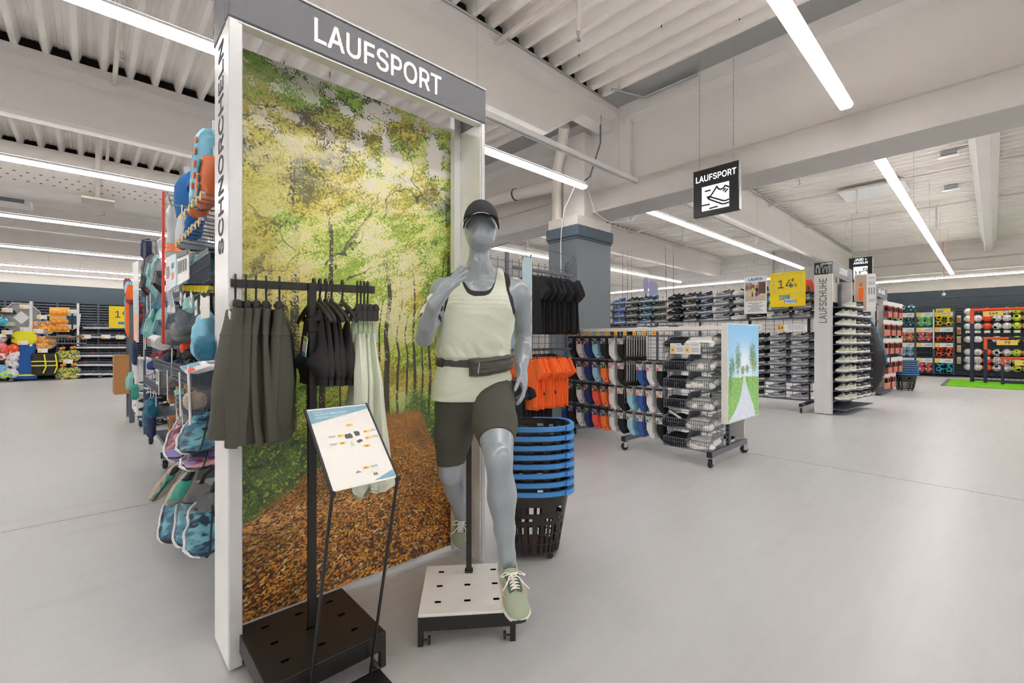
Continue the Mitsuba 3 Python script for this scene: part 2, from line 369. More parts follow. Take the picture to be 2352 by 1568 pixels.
for i in range(70):
    x, y = rng.uniform(-1.5, 8), rng.uniform(1.2, 9)
    if min(abs(y - b) for b in BEAMS) < .3: continue
    x = math.floor(x / PITCH) * PITCH + .118 + .12
    part('screw', SC, 'foam', ce, to=at(x, y, 4.57))
k = single('cable_conduit', join(tube([(-5, 3.52, 4.44), (5.3, 3.52, 4.44)], .014, 6), tube([(6, 3.5, 4.42), (20, 3.5, 4.42)], .02, 6)), 'galv', 'thin grey conduit run along the top edge of the roof beam', 'conduit')
single('cable_conduit', join(tube([(6.2, 6.5, 4.43), (6.2, -2, 4.43)], .012, 6), tube([(9.2, 6.5, 4.43), (9.2, -5, 4.43)], .012, 6)), 'galv', 'pair of thin conduits crossing the roof behind the girder', 'conduit')
single('cable_conduit', tube([(4.82, 3.3, 4.42), (5.25, 3.1, 4.4), (5.25, 2.4, 4.4)], .016, 6), 'galv', 'short grey bracket tube where the beam meets the girder', 'conduit')
single('hanging_cable', tube([(5.0, 3.6, 4.42), (5.02, 3.62, 3.9), (5.03, 3.8, 3.5), (4.93, 3.82, 3.42)], .012, 6), 'steel', 'grey cable dropping from the roof to the light line at the column', 'cable')
single('hanging_cable', tube([(4.90, 3.95, 3.4), (4.9, 4.15, 3.1), (4.905, 4.2, 2.9), (4.9, 4.22, 2.6), (4.91, 4.22, 2.2)], .008, 6), 'white', 'white cable hanging down the front of the slate column', 'cable')
single('hanging_cable', tube([(5.12, 3.9, 3.35), (5.2, 3.85, 3.05), (5.5, 3.8, 2.95), (6.0, 3.75, 3.05), (6.4, 3.8, 3.34), (6.0, 3.4, 3.3)], .008, 6), 'white', 'white cable looped under the girder to the next light line', 'cable')
k = thing('rainwater_pipe', 'off-white drain pipe with elbows beside the column head', 'pipe')
part('pipe', tube([(5.08, 4.45, 2.9), (5.08, 4.45, 3.75), (4.95, 4.25, 4.0), (4.78, 4.05, 4.2)], .075, 14), 'pipe', k, smooth=50)
part('pipe', tube([(5.08, 4.47, 3.55), (5.05, 5.2, 3.6), (4.9, 7.2, 3.66)], .09, 14), 'pipe', k, smooth=50)
part('collar', cyl((5.08, 4.45, 3.66), (5.08, 4.45, 3.74), .09, 14), 'pipe', k, smooth=50)
part('strap', lathe([(.095, -.012), (.1, -.012), (.1, .012), (.095, .012)], 14), 'black', k, to=at(5.045, 5.3, 3.605, rx=90))
k = thing('skylight_panel', 'flat white square panel hanging just under the ribbed roof', 'panel')
part('sheet', bx(11.55, 12.65, 1.2, 2.28, 4.385, 4.4), 'white', k)
part('rim', join([bx(11.6, 12.6, 1.22, 2.26, 4.4, 4.45)]), 'galv', k)
k = thing('wall_pipe', 'long off-white pipe on black brackets high on the far right wall', 'pipe')
part('pipe', cyl((21.6, -6, 3.95), (21.6, 3.7, 3.95), .09, 12), 'pipe', k, smooth=50)
part('gap_strip', bx(21.9, 21.99, -6, 3.7, 4.04, 4.16), 'foam', k)
for y in (-.9, .1, 1.1, 2.1, 3.1): part('bracket', bx(21.6, 21.9, y, y + .05, 4.0, 4.3), 'pipe', k)
for j, (px_, y_, z_, w) in enumerate(((9.4, 1.4, 4.414, .13), (10.6, .52, 4.414, .13), (13.0, .6, 4.414, .13))):
    k = thing('junction_box', f'small galvanised junction box under the roof ribs, {ORD[j]} from the girder', 'junction box')
    part('box', cb(px_, y_, z_, .14, .2, .07, .006), 'galv', k); part('tab', cb(px_, y_, z_ - .06, .1, .26, .02), 'white', k)
# ---------------------------------------------------------------- the big running display: portal frame with the forest print
mat('panelwhite', (233, 233, 232), rough=.3, spec=.4)
mat('header', (100, 100, 105), rough=.5)
mat('ink', (70, 71, 76), rough=.6)
mat('letter', (246, 246, 247), rough=.5)
mat('alu', (214, 215, 216), rough=.35, metal=.3)
_c = lambda *a: mi.Color3f(*lin(a))
TRUNKS = [(.145, .0125, .02, .29, .64), (.188, .0115, .07, .29, .60), (.235, .0185, .015, .28, .82), (.335, .005, .00, .31, .52), (.362, .0115, .05, .29, .76), (.015, .013, .10, .45, .86), (.635, .0125, -.01, .29, .68),
          (.60, .005, -.01, .30, .58), (.69, .0055, .02, .30, .62), (.735, .0045, .0, .30, .56), (.772, .007, -.02, .29, .66), (.81, .0045, .02, .30, .57), (.848, .0065, .0, .30, .60), (.885, .0045, .01, .31, .52), (.925, .007, .02, .32, .72), (.965, .007, -.02, .32, .86),
          (.53, .0045, .02, .31, .54), (.47, .0055, .01, .30, .55), (.43, .004, .01, .31, .5), (.30, .004, .0, .3, .5), (.08, .005, .01, .31, .55), (.565, .0035, .0, .31, .5), (.045, .004, .0, .32, .5)]
BRANCHES = [(.0, .62, .42, .66), (.42, .66, .52, .72), (.08, .74, .24, .66), (.36, .62, .60, .80), (.18, .58, .27, .44), (.30, .90, .52, .84), (.0, .93, .22, .88), (.62, .78, .9, .86), (.70, .92, .88, .78), (.45, .60, .56, .66), (.84, .56, 1.0, .66), (.40, .62, .46, .56), (.24, .88, .42, .98)]
def _seg(u, v, a):
    x0, y0, x1, y1 = a; dx, dy = (x1 - x0), (y1 - y0) * 2
    t = dr.clip(((u - x0) * dx + (v - y0) * 2 * dy) / (dx * dx + dy * dy), 0, 1)
    return dr.sqrt(dr.square(u - x0 - t * dx) + dr.square((v - y0) * 2 - t * dy)), t
def _forest(p, n, uv):
    u, v = uv.x, uv.y; V = v * 2
    nz = mikit.noise; fb = mikit.fbm
    wob = (fb(u * 14, V * 14, 1.0, 3) - .5)
    # light between the crowns
    glow = dr.exp(-dr.square((u - .55 + wob * .05) / .30) - dr.square((v - .62) / .21)) + .9 * dr.exp(-dr.square((u - .70) / .2) - dr.square((v - .86) / .09)) + .35 * dr.exp(-dr.square((u - .04) / .10) - dr.square((v - .52) / .09))
    ub, Vb = u * 1.0 + wob * .03, V + wob * .05
    d1, e1, r1 = mikit.voronoi(ub * 205, Vb * 250 + u * 80)
    d2, e2, r2 = mikit.voronoi(ub * 112 + 7, Vb * 150 - u * 40)
    clump = fb(u * 7 + 3, V * 11, 2.0, 4); streak = fb(u * 9 + V * 4, V * 30 - u * 16, 5.0, 3); huge = fb(u * 3.2, V * 4.0, 8.0, 3)
    mixr = r1 * .55 + r2 * .25 + (clump - .5) * 1.3 + (streak - .5) * .9 + .12
    green = mikit.mix(_c(74, 116, 24), _c(140, 186, 54), mikit.smoothstep(.1, .75, mixr))
    yell = mikit.mix(_c(170, 204, 62), _c(240, 234, 104), mikit.smoothstep(.2, .9, mixr))
    orang = mikit.mix(_c(214, 176, 60), _c(244, 214, 92), r2)
    warm = mikit.smoothstep(.46, .78, huge + .30 * glow - .12 + .25 * (r2 - .5))
    col = mikit.mix(green, yell, dr.clip(warm + .55 * glow, 0, 1))
    om = mikit.smoothstep(.64, .76, fb(u * 4 + 11, V * 5 + 4, 3.0, 3) + .14 * r1 + .25 * mikit.smoothstep(.3, .1, dr.sqrt(dr.square(u - .2) + dr.square(v - .73))))
    col = mikit.mix(col, orang, om * .6)
    hole = mikit.smoothstep(.50, .66, (clump - .5) * 1.2 + (streak - .5) * .8 + .26 * glow + r1 * .42 + .12)
    col = mikit.mix(col, mikit.mix(_c(246, 238, 150), _c(255, 252, 222), r2), dr.clip(hole * (.25 + 1.0 * glow), 0, 1))
    dk = mikit.smoothstep(.42, .20, mixr) * (1 - .7 * dr.clip(glow, 0, 1)) * (.55 + .6 * mikit.smoothstep(.5, .95, v))
    col = mikit.mix(col, _c(38, 50, 14), dr.clip(dk, 0, .9))
    topw = mikit.smoothstep(.80, .95, v) * mikit.smoothstep(.60, .20, u)
    col = col * (1 - .38 * topw)
    sky = mikit.smoothstep(.55, .60, fb(u * 16, V * 22, 6.0, 3) + .25 * r1 - .1) * mikit.smoothstep(.74, .92, v)
    col = mikit.mix(col, _c(250, 244, 236), sky * (.55 + .45 * mikit.smoothstep(.3, .6, u)))
    # trunks and branches, partly behind leaves
    front = mikit.smoothstep(.50, .60, r1 * .45 + (clump - .5) * 1.3 + .02 + 1.15 * (v - .42))
    wig = (fb(V * 6, u * 3, 1.0, 2) - .5) * .03
    bark = mikit.mix(_c(40, 35, 28), _c(70, 62, 46), fb(u * 180, V * 30, 2.0, 2))
    for i, (x, w, lean, va, vb) in enumerate(TRUNKS):
        dd = dr.abs(u - x - lean * (v - .4) - wig * (1 + .2 * i % 1)); ww = w * (1.25 - .5 * mikit.smoothstep(va, vb, v))
        m = mikit.smoothstep(1.0, .8, dd / ww) * mikit.smoothstep(va - .004, va + .006, v) * mikit.smoothstep(vb + .03, vb - .05, v)
        col = mikit.mix(col, bark, m * (1 - front * .9))
    bw = (fb(u * 10, V * 10, 9.0, 3) - .5) * .09
    for a in BRANCHES:
        dd, t = _seg(u, v + bw, a)
        col = mikit.mix(col, _c(50, 46, 26), mikit.smoothstep(1.0, .6, dd / (.0062 - .004 * t)) * (1 - front * .45) * .9)
    # undergrowth
    tb = .345 + (fb(u * 9, 2.0, 1.0, 3) - .5) * .12
    gb = mikit.smoothstep(tb + .02, tb - .03, v + .03 * (r2 - .5))
    side = mikit.smoothstep(.72, .95, u)
    bush = mikit.mix(mikit.mix(_c(44, 78, 28), _c(24, 52, 20), side), mikit.mix(_c(120, 152, 62), _c(70, 118, 50), side), mikit.smoothstep(.25, .85, r1 * .5 + .5 * fb(u * 22, V * 22, 3.0, 3)))
    bush = mikit.mix(bush, _c(196, 202, 78), mikit.smoothstep(.86, .92, r2) * .8)
    bush = mikit.mix(bush, _c(20, 30, 10), mikit.smoothstep(.36, .26, fb(u * 30, V * 30, 7.0, 3)) * .7)
    col = mikit.mix(col, bush, gb)
    # the path with its leaves
    left = .175 + .19 * mikit.smoothstep(0, .78, u) + (fb(u * 11, 5.0, 1.0, 3) - .5) * .03
    right = .335 - 1.1 * (u - .80)
    top = dr.minimum(left, dr.minimum(dr.select(u > .80, right, 9.0), .335 + .02 * wob))
    pathm = mikit.smoothstep(.006, -.006, v - top + .012 * (r1 - .5))
    z = 1 / (.40 - v * .9)
    pu, pv = (u - .7) * z * 10, z * 34
    pu, pv = (u - .7) * z * 24, z * 26
    w2 = fb(pu * .6, pv * .6, 1.0, 2)
    a1, b1, q1 = mikit.voronoi(pu + w2, pv * 1.15 + w2 * 2); a2, b2, q2 = mikit.voronoi(pu * 1.9 + 5, pv * 1.9 + w2)
    leaf = mikit.mix(_c(108, 52, 20), _c(214, 128, 34), mikit.smoothstep(.2, .7, q1))
    leaf = mikit.mix(leaf, _c(236, 178, 66), mikit.smoothstep(.74, .86, q2))
    leaf = mikit.mix(leaf, _c(250, 226, 160), mikit.smoothstep(.93, .97, q1))
    leaf = mikit.mix(leaf, _c(34, 16, 8), mikit.smoothstep(.36, .16, q2) * .92)
    leaf = leaf * (.62 + .55 * mikit.smoothstep(.02, .24, b1 - a1))
    sun = dr.exp(-dr.square((v - .165 - .02 * wob) / .022)) * mikit.smoothstep(.85, .25, u) * fb(u * 8, V * 30, 2.0, 3) * 1.6
    leaf = mikit.mix(leaf, _c(255, 196, 130), dr.clip(sun * .55 * mikit.smoothstep(.3, .7, q1), 0, 1)) * (1 + .35 * sun)
    leaf = leaf * (.78 + .34 * mikit.smoothstep(.35, .65, fb(u * 6, V * 9, 4.0, 3)))
    col = mikit.mix(col, leaf, pathm)
    return col * .92
mat('forest', (0, 0, 0), rough=.55, spec=1.0, tex=mikit.proc(_forest))
def portal(name, x0, x1, yf, dep, z1, z0, side, header, label, sidetext_h=.085, back=None, pict=False):
    k = thing(name, label, 'display frame')
    t = .028
    part('side_panel', bx(x0, x0 + .028, yf + .004, yf + dep, .012, z1 - .004, .003), 'panelwhite', k)
    part('front_profile', bx(x0 + .0, x0 + .046, yf - .006, yf + .02, .012, z0 + .02, .003), 'alu', k)
    part('side_panel', bx(x1 - .028, x1, yf + .004, yf + dep, .012, z1 - .004, .003), 'panelwhite', k)
    part('front_profile', bx(x1 - .022, x1, yf - .006, yf + .02, .012, z0 + .02, .003), 'alu', k)
    part('back_post', join(bx(x0 + .03, x0 + .09, yf + dep - .07, yf + dep - .035, .03, z1 - .1), bx(x1 - .09, x1 - .03, yf + dep - .07, yf + dep - .035, .03, z1 - .1)) if back is None else bx(x1 - .075, x1 - .03, yf + dep - .075, yf + dep - .035, .03, z1 - .06), 'panelwhite', k)
    part('header', bx(x0 - .004, x1 + .004, yf - .012, yf + .045, z0, z1, .008), 'header', k, label='dark grey header board')
    part('header_return', bx(x0 - .004, x0 + .03, yf + .045, yf + dep, z0 + .0, z1, .004), 'header' if not pict else 'black', k)
    part('header_return', bx(x1 - .03, x1 + .004, yf + .045, yf + dep, z0 + .0, z1, .004), 'header', k)
    part('top_trim', bx(x0 - .004, x1 + .004, yf - .014, yf + .047, z1, z1 + .008, .002), 'alu', k, label='bright metal edge')
    part('soffit', bx(x0 + .03, x1 - .03, yf - .008, yf + .042, z0 - .006, z0), 'panelwhite', k)
    part('header_lettering', txt_negY(text(header, .096 if x0 < 2 else .1, .002, True, .83 if x0 < 2 else .8), (x0 + x1) / 2, yf - .0122, (z0 + z1) / 2 - .048), 'letter', k, label=f'white lettering reading {header}')
    v, f = txt_up(text(side, sidetext_h, .002, False, .95 if x0 < 2 else .78))
    part('side_lettering', txt_negX((v + [sidetext_h / 2, 0, 0], f), x0 - .0002, yf + dep / 2, (2.0 if x0 < 2 else 1.90)), 'ink', k, label=f'dark vertical lettering reading {side}')
    part('foot', join(cyl((x0 + .03, yf + .1, 0), (x0 + .03, yf + .1, .02), .012), cyl((x1 - .03, yf + .1, 0), (x1 - .03, yf + .1, .02), .012)), 'chrome', k)
    if pict:
        o = []
        for i, (yy, h) in enumerate(((.20, .15), (.145, .15), (.09, .11), (.045, .12))):
            y = yf + yy; zb = z0 + .02
            for a in ([(y - .02, zb), (y - .02, zb + h * .62), (y + .02, zb + h * .62), (y + .02, zb)],):
                pts = [(x0 - .005, q, w) for q, w in a]; o.append(tube(pts, .0028 if i else .005, 5))
            o.append(tube([(x0 - .005, y + .016 * math.cos(b), zb + h * .8 + .018 * math.sin(b)) for b in np.linspace(0, 6.28, 13)], .0028 if i else .005, 5))
        part('pictogram', join(o), 'letter', k, label='white line pictogram of a family'); 
        part('caption', txt_negX(text('HERREN', .03, .002, True), x0 - .0045, yf + .08, z1 - .045), 'letter', k)
    return k
k = portal('portal_frame', .377, 1.617, 1.955, .255, 2.645, 2.455, 'SCHNORCHELN', 'LAUFSPORT', 'tall white portal frame with grey LAUFSPORT header around a forest picture', back=1)
q = np.array([[.405, 2.208, .03], [1.592, 2.208, .03], [1.592, 2.208, 2.505], [.405, 2.208, 2.505]])
part('forest_print', (q, np.array([[0, 1, 2, 3]])), 'forest', k, label='autumn beech wood print with leaf-covered path', uv=np.array([[0, 0], [1, 0], [1, 1], [0, 1.0]]))
part('print_board', bx(.405, 1.592, 2.2082, 2.222, .03, 2.505), 'steel', k)
portal('portal_frame', 8.97, 10.5, 1.83, .25, 2.55, 2.345, 'LAUFSCHUHE', 'LAUFSPORT', 'white portal frame lettered LAUFSCHUHE at the end of the shoe rack', .105, pict=True)
portal('portal_frame', 12.9, 14.6, 1.83, .25, 2.5, 2.28, 'JAGD + ANGELN', 'JAGD + ANGELN', 'white portal frame behind the black inflatable with pink bait packs beside it', .105)
# ---------------------------------------------------------------- bodies from distance fields
class Field:
    def __init__(self, lo, hi, h):
        self.lo, self.h = np.asarray(lo, float), h
        self.n = np.ceil((np.asarray(hi, float) - self.lo) / h).astype(int) + 1
        self.d = np.full(self.n, 9.0, np.float32)
    def like(self, d=None):
        o = Field.__new__(Field); o.lo, o.h, o.n = self.lo, self.h, self.n; o.d = self.d.copy() if d is None else d; return o
    def grid(self, lo, hi):
        a = np.clip(np.floor((np.asarray(lo) - self.lo) / self.h).astype(int), 0, self.n - 1)
        b = np.clip(np.ceil((np.asarray(hi) - self.lo) / self.h).astype(int) + 1, 1, self.n)
        ax = [(self.lo[i] + self.h * np.arange(a[i], b[i])).astype(np.float32) for i in range(3)]
        return tuple(slice(a[i], b[i]) for i in range(3)), np.meshgrid(*ax, indexing='ij', sparse=True)
    def blend(self, sl, nd, k):
        o = self.d[sl]
        if k <= 0: self.d[sl] = np.minimum(o, nd); return
        t = np.clip(.5 + .5 * (o - nd) / k, 0, 1)
        self.d[sl] = o * (1 - t) + nd * t - k * t * (1 - t)
    def cone(self, a, b, ra, rb, k=.02):
        a, b = np.asarray(a, float), np.asarray(b, float); m = max(ra, rb) + k + .03
        sl, (x, y, z) = self.grid(np.minimum(a, b) - m, np.maximum(a, b) + m); ab = b - a; L = max(float(ab @ ab), 1e-9)
        t = np.clip(((x - a[0]) * ab[0] + (y - a[1]) * ab[1] + (z - a[2]) * ab[2]) / L, 0, 1)
        d = np.sqrt((x - a[0] - t * ab[0]) ** 2 + (y - a[1] - t * ab[1]) ** 2 + (z - a[2] - t * ab[2]) ** 2) - (ra + t * (rb - ra))
        self.blend(sl, d.astype(np.float32), k); return self
    def chain(self, pts, k=.02):
        for (a, ra), (b, rb) in zip(pts[:-1], pts[1:]): self.cone(a, b, ra, rb, k)
        return self
    def ell(self, c, r, k=.02):
        c, r = np.asarray(c, float), np.asarray(r, float); m = r + k + .03
        sl, (x, y, z) = self.grid(c - m, c + m)
        k0 = np.sqrt(((x - c[0]) / r[0]) ** 2 + ((y - c[1]) / r[1]) ** 2 + ((z - c[2]) / r[2]) ** 2); k1 = np.sqrt(((x - c[0]) / r[0] ** 2) ** 2 + ((y - c[1]) / r[1] ** 2) ** 2 + ((z - c[2]) / r[2] ** 2) ** 2)
        self.blend(sl, (k0 * (k0 - 1) / np.maximum(k1, 1e-6)).astype(np.float32), k); return self
    def sections(self, sec, k=.03, p=2.3):
        """sec rows: z, cx, cy, a, b"""
        s = np.asarray(sorted(sec), float); m = .06
        lo = [s[:, 1].min() - s[:, 3].max() - m, s[:, 2].min() - s[:, 4].max() - m, s[0, 0] - m]; hi = [s[:, 1].max() + s[:, 3].max() + m, s[:, 2].max() + s[:, 4].max() + m, s[-1, 0] + m]
        sl, (x, y, z) = self.grid(lo, hi); from scipy.interpolate import PchipInterpolator
        zz = np.clip(z.ravel(), s[0, 0], s[-1, 0]); cx, cy, a, b = [PchipInterpolator(s[:, 0], s[:, i])(zz).astype(np.float32)[None, None, :] for i in (1, 2, 3, 4)]
        q = (np.abs((x - cx) / a) ** p + np.abs((y - cy) / b) ** p) ** (1 / p)
        d = (q - 1) * np.minimum(a, b); over = np.maximum(z - s[-1, 0], s[0, 0] - z)
        d = np.where(over > 0, np.sqrt(np.maximum(d, 0) ** 2 + over ** 2) + np.minimum(np.maximum(d, over), 0), d)
        self.blend(sl, d.astype(np.float32), k); return self
    def mesh(self, iters=0):
        """Surface nets."""
        d = self.d; s = d < 0; nx, ny, nz = d.shape
        cnt = np.zeros((nx - 1, ny - 1, nz - 1), np.uint8)
        for i, j, k in np.ndindex(2, 2, 2): cnt += s[i:nx - 1 + i, j:ny - 1 + j, k:nz - 1 + k]
        act = (cnt > 0) & (cnt < 8); C = np.argwhere(act); idx = np.full(act.shape, -1, np.int32); idx[act] = np.arange(len(C))
        P = np.zeros((len(C), 3)); W = np.zeros(len(C))
        corner = {o: d[C[:, 0] + o[0], C[:, 1] + o[1], C[:, 2] + o[2]].astype(float) for o in np.ndindex(2, 2, 2)}
        for o in np.ndindex(2, 2, 2):
            for ax in range(3):
                if o[ax]: continue
                o2 = list(o); o2[ax] = 1; a, b = corner[o], corner[tuple(o2)]; m = (a < 0) != (b < 0)
                t = np.where(m, a / np.where(m, a - b, 1), 0); q = np.tile(np.array(o, float), (len(C), 1)); q[:, ax] += t
                P[m] += q[m]; W[m] += 1
        V = self.lo + (C + P / W[:, None]) * self.h; Fs = []
        for ax in range(3):
            u, v = [(1, 2), (2, 0), (0, 1)][ax]
            sh = [slice(None)] * 3; sh2 = [slice(None)] * 3; sh[ax] = slice(0, -1); sh2[ax] = slice(1, None)
            A = s[tuple(sh)]; B = s[tuple(sh2)]; E = np.argwhere(A != B)
            E = E[(E[:, u] > 0) & (E[:, v] > 0) & (E[:, u] < d.shape[u] - 1) & (E[:, v] < d.shape[v] - 1)]
            ins = A[tuple(E.T)]; q = []
            for du, dv in ((0, 0), (1, 0), (1, 1), (0, 1)):
                c = E.copy(); c[:, u] -= du; c[:, v] -= dv; q.append(idx[tuple(c.T)])
            q = np.stack(q, 1); q[~ins] = q[~ins][:, ::-1]; Fs.append(q)
        Fq = np.vstack(Fs); f = np.vstack([Fq[:, [0, 1, 2]], Fq[:, [0, 2, 3]]])
        if iters:
            from scipy.sparse import coo_matrix
            e = np.vstack([Fq[:, [0, 1]], Fq[:, [1, 2]], Fq[:, [2, 3]], Fq[:, [3, 0]]]); e = np.vstack([e, e[:, ::-1]]); n = len(V)
            A = coo_matrix((np.ones(len(e)), (e[:, 0], e[:, 1])), (n, n)).tocsr(); dg = np.maximum(np.asarray(A.sum(1)).ravel(), 1)[:, None]; V0 = V.copy()
            for _ in range(iters):
                for w in (.5, -.51): V = V + w * (A @ V / dg - V)
            V = V0 + np.clip(V - V0, -self.h, self.h)
        return V, f
nrm = lambda v: np.asarray(v, float) / np.linalg.norm(v)
def hand(Fd, w, h, s, flex, spread=.10, thumb_open=.7, flip=1):
    """w wrist, h along the hand, s from thumb side to little finger; fingers flex towards h x s."""
    w, h, s = np.asarray(w, float), nrm(h), nrm(s - np.dot(s, nrm(h)) * nrm(h)); nrmv = np.cross(h, s)
    root = []
    for i, (o, L, r) in enumerate(((-.030, .088, .0098), (-.010, .092, .0102), (.010, .088, .0098), (.028, .080, .0088))):
        b = w + h * .012 + s * o * .55; e = w + h * L + s * o; Fd.cone(b, e, .0145, r + .0035, .012); root.append((e, r, o))
    Fd.cone(w - h * .02, w + h * .05, .025, .021, .02)
    for i, (e, r, o) in enumerate(root):
        d0 = nrm(h + s * o * spread / .03); segs = [(.036, .024, .019), (.040, .027, .020), (.037, .025, .019), (.030, .020, .017)][i]; p = e; ang = 0
        for j, L in enumerate(segs):
            ang += flex[i] * (1.0, .9, .6)[j]; d = nrm(d0 * math.cos(ang) + nrmv * math.sin(ang)); q = p + d * L
            Fd.cone(p, q, r - .0009 * j, r - .0009 * (j + 1), .003); p = q
    nrmv = nrmv * flip; p = w + h * .025 - s * .020 + nrmv * .006; d = nrm(h * .75 - s * thumb_open + nrmv * .35)
    for L, r in ((.040, .013), (.030, .0105), (.024, .0092)):
        q = p + d * L; Fd.cone(p, q, r, r - .0015, .008); p = q; d = nrm(d + h * .25 + nrmv * .18)

# ---------------------------------------------------------------- shoes
def shoe(L=.295, full=True, nt=30, na=7):
    """A running shoe, heel at x=0, toe at +x, sole on z=0.  Returns {part: mesh}."""
    from scipy.interpolate import PchipInterpolator as PI
    k = L / .295
    W = PI([0, .012, .04, .1, .25, .4, .55, .7, .8, .9, .96, .985, 1], np.array([0, .016, .026, .035, .036, .037, .043, .0475, .0465, .037, .024, .014, 0]) * k)
    CY = PI([0, .3, .6, .85, 1], np.array([0, -.002, .002, .003, -.004]) * k)
    BOT = PI([0, .08, .3, .7, .88, 1], np.array([.010, .002, 0, 0, .006, .022]) * k)
    MID = PI([0, .1, .45, .75, 1], np.array([.043, .040, .032, .028, .036]) * k)
    TOP = PI([0, .05, .12, .22, .33, .42, .5, .6, .7, .8, .9, .97, 1], np.array([.098, .1, .096, .083, .079, .087, .084, .0745, .066, .059, .051, .0435, .038]) * k)
    GAP = PI([0, .1, .3, .42, .5, .66, .69, 1], np.array([.7, .82, .8, .52, .34, .24, .0, .0]))
    ts = np.concatenate([np.linspace(0, .06, 6)[:-1], np.linspace(.06, .93, nt), np.linspace(.93, 1, 7)[1:]])
    out = {}
    def wall(t, sgn, off=0):
        w, c, zb, zt, g = float(W(t)) + .0, float(CY(t)), float(MID(t)) - .006, float(TOP(t)), float(GAP(t)); m = min(max((t - .30) / .22, 0), 1); m = m * m * (3 - 2 * m)
        P = []
        for i in range(na + 1):
            a = i / na
            y1 = w * (1.0 + .05 * math.sin(a * 3.14) - (1 - g) * a ** 2.2); z1 = zb + (zt - zb) * a
            th = a * math.acos(min(max(g, 0), 1) ** 1.25 if g > 0 else 0); y2 = w * max(math.cos(th), 0) ** .8 * 1.01; z2 = zb + (zt - zb) * max(math.sin(th), 0) ** .8
            z2 += (zt - z2) * a * .5 if g > 0 else 0
            y, z = y1 * (1 - m) + y2 * m, z1 * (1 - m) + z2 * m
            P.append((t * L, c + sgn * max(y - off, 0), z - (off * .0)))
        return P
    sides = []
    for sgn in (1, -1):
        v, f = loft([wall(t, sgn) for t in ts], cap=False, closed=False); sides.append((v, f if sgn < 0 else f[:, ::-1]))
    out['upper'] = join(sides)
    R = []
    for t in ts:
        w, c, b, m = float(W(t)), float(CY(t)), float(BOT(t)), float(MID(t))
        R.append([(t * L, c + w * q, b + (m - b) * z) for q, z in ((-.78, 0), (-.98, .22), (-1.10, .6), (-1.03, 1), (-.6, 1.02), (.6, 1.02), (1.03, 1), (1.10, .6), (.98, .22), (.78, 0))])
    out['midsole'] = loft(R)
    edge = lambda sgn, a, b, n=14: [wall(t, sgn)[-1] for t in np.linspace(a, b, n)]
    if full:
        lin_ = []
        for sgn in (1, -1):
            v, f = loft([wall(t, sgn, .005)[2:] for t in np.linspace(.012, .66, 20)], cap=False, closed=False); lin_.append((v, f))
        out['lining'] = join(lin_)
        out['collar'] = tube(edge(1, .44, .01, 16) + edge(-1, .01, .44, 16), .0058, 8)
        es = []
        for sgn in (1, -1): es.append(tube([np.array(wall(t, sgn)[-2]) + [0, 0, .0026] for t in np.linspace(.42, .67, 10)], .0052, 6))
        out['eyestay'] = join(es)
        rg = []
        for t in np.linspace(.36, .69, 10):
            z = float(TOP(t)) - .0035 + (.018 * max(0, (.47 - t) / .1)); c = float(CY(t)); hw = .026 - .006 * (t - .36) / .33
            rg.append([(t * L, c + hw * u, z + .004 - .007 * u * u + s_) for u, s_ in ((-1, 0), (-.5, 0), (0, 0), (.5, 0), (1, 0), (1, -.005), (0, -.005), (-1, -.005))])
        out['tongue'] = loft(rg)
        out['toe_cap'] = loft([[(L * (t + .0035), float(CY(t)) + float(W(t)) * 1.08 * q, float(BOT(t)) + z) for q, z in ((-.9, .0), (-1, .012), (0, .016), (1, .012), (.9, .0))] for t in (.955, .975, .99, 1.0)])
        la = []; rows = np.linspace(.45, .655, 6); E = {(i, s_): np.array(wall(t, s_)[-2]) + [0, -.004 * s_, .008] for i, t in enumerate(rows) for s_ in (1, -1)}
        for i in range(6):
            for s_ in (1, -1):
                j = min(i + 1, 5) if s_ > 0 else i
                a, b = E[(i, s_)], E[(j, -s_)]; m_ = (a + b) / 2 + [0, 0, .006 + .002 * (s_ > 0)]
                la.append(bar_flat([a, a * .7 + m_ * .3 + [0, 0, .002], m_, b * .7 + m_ * .3 + [0, 0, .002], b], .0034, .0014))
        kn = E[(0, 1)] * .5 + E[(0, -1)] * .5 + [.006, 0, .012]
        for s_ in (1, -1):
            la.append(bar_flat([kn, kn + [.012, s_ * .022, .007], kn + [.016, s_ * .044, .0], kn + [.004, s_ * .050, -.006], kn + [-.006, s_ * .030, .001], kn], .0028, .0016))
            la.append(bar_flat([kn, kn + [.025, s_ * .018, .004], kn + [.052, s_ * .034, -.006], kn + [.072, s_ * .052, -.014]], .0028, .0014))
        la.append(mv(sphere(.005, 1), kn, s=(1, 1.4, .9)))
        out['lace'] = join(la)
        out['logo'] = join([tube([np.array(wall(.45, s_)[2]) + [0, s_ * .0012, 0], np.array(wall(.52, s_)[1]) + [0, s_ * .0015, 0], np.array(wall(.62, s_)[2]) + [0, s_ * .0015, .0], np.array(wall(.7, s_)[3]) + [0, s_ * .0012, .001]], [.001, .004, .003, .001], 5) for s_ in (1, -1)])
    else:
        out['lining'] = join([tube(edge(1, .40, .02, 8) + edge(-1, .02, .40, 8), .006, 5), loft([[(t * L, float(W(t)) * .7, float(TOP(t)) - .014), (t * L, -float(W(t)) * .7, float(TOP(t)) - .014)] for t in (.03, .12, .3, .44)], cap=False, closed=False)])
        rows = np.linspace(.44, .66, 4); la = []
        for t in rows:
            a, b = np.array(wall(t, 1)[-2]), np.array(wall(t, -1)[-2]); la.append(tube([a + [0, 0, .004], (a + b) / 2 + [0, 0, .008], b + [0, 0, .004]], .0035, 4))
        la.append(tube([np.array(wall(.43, 1)[-1]) + [0, 0, .008], np.array(wall(.43, -1)[-1]) + [0, 0, .008]], .012, 5))
        out['lace'] = join(la)
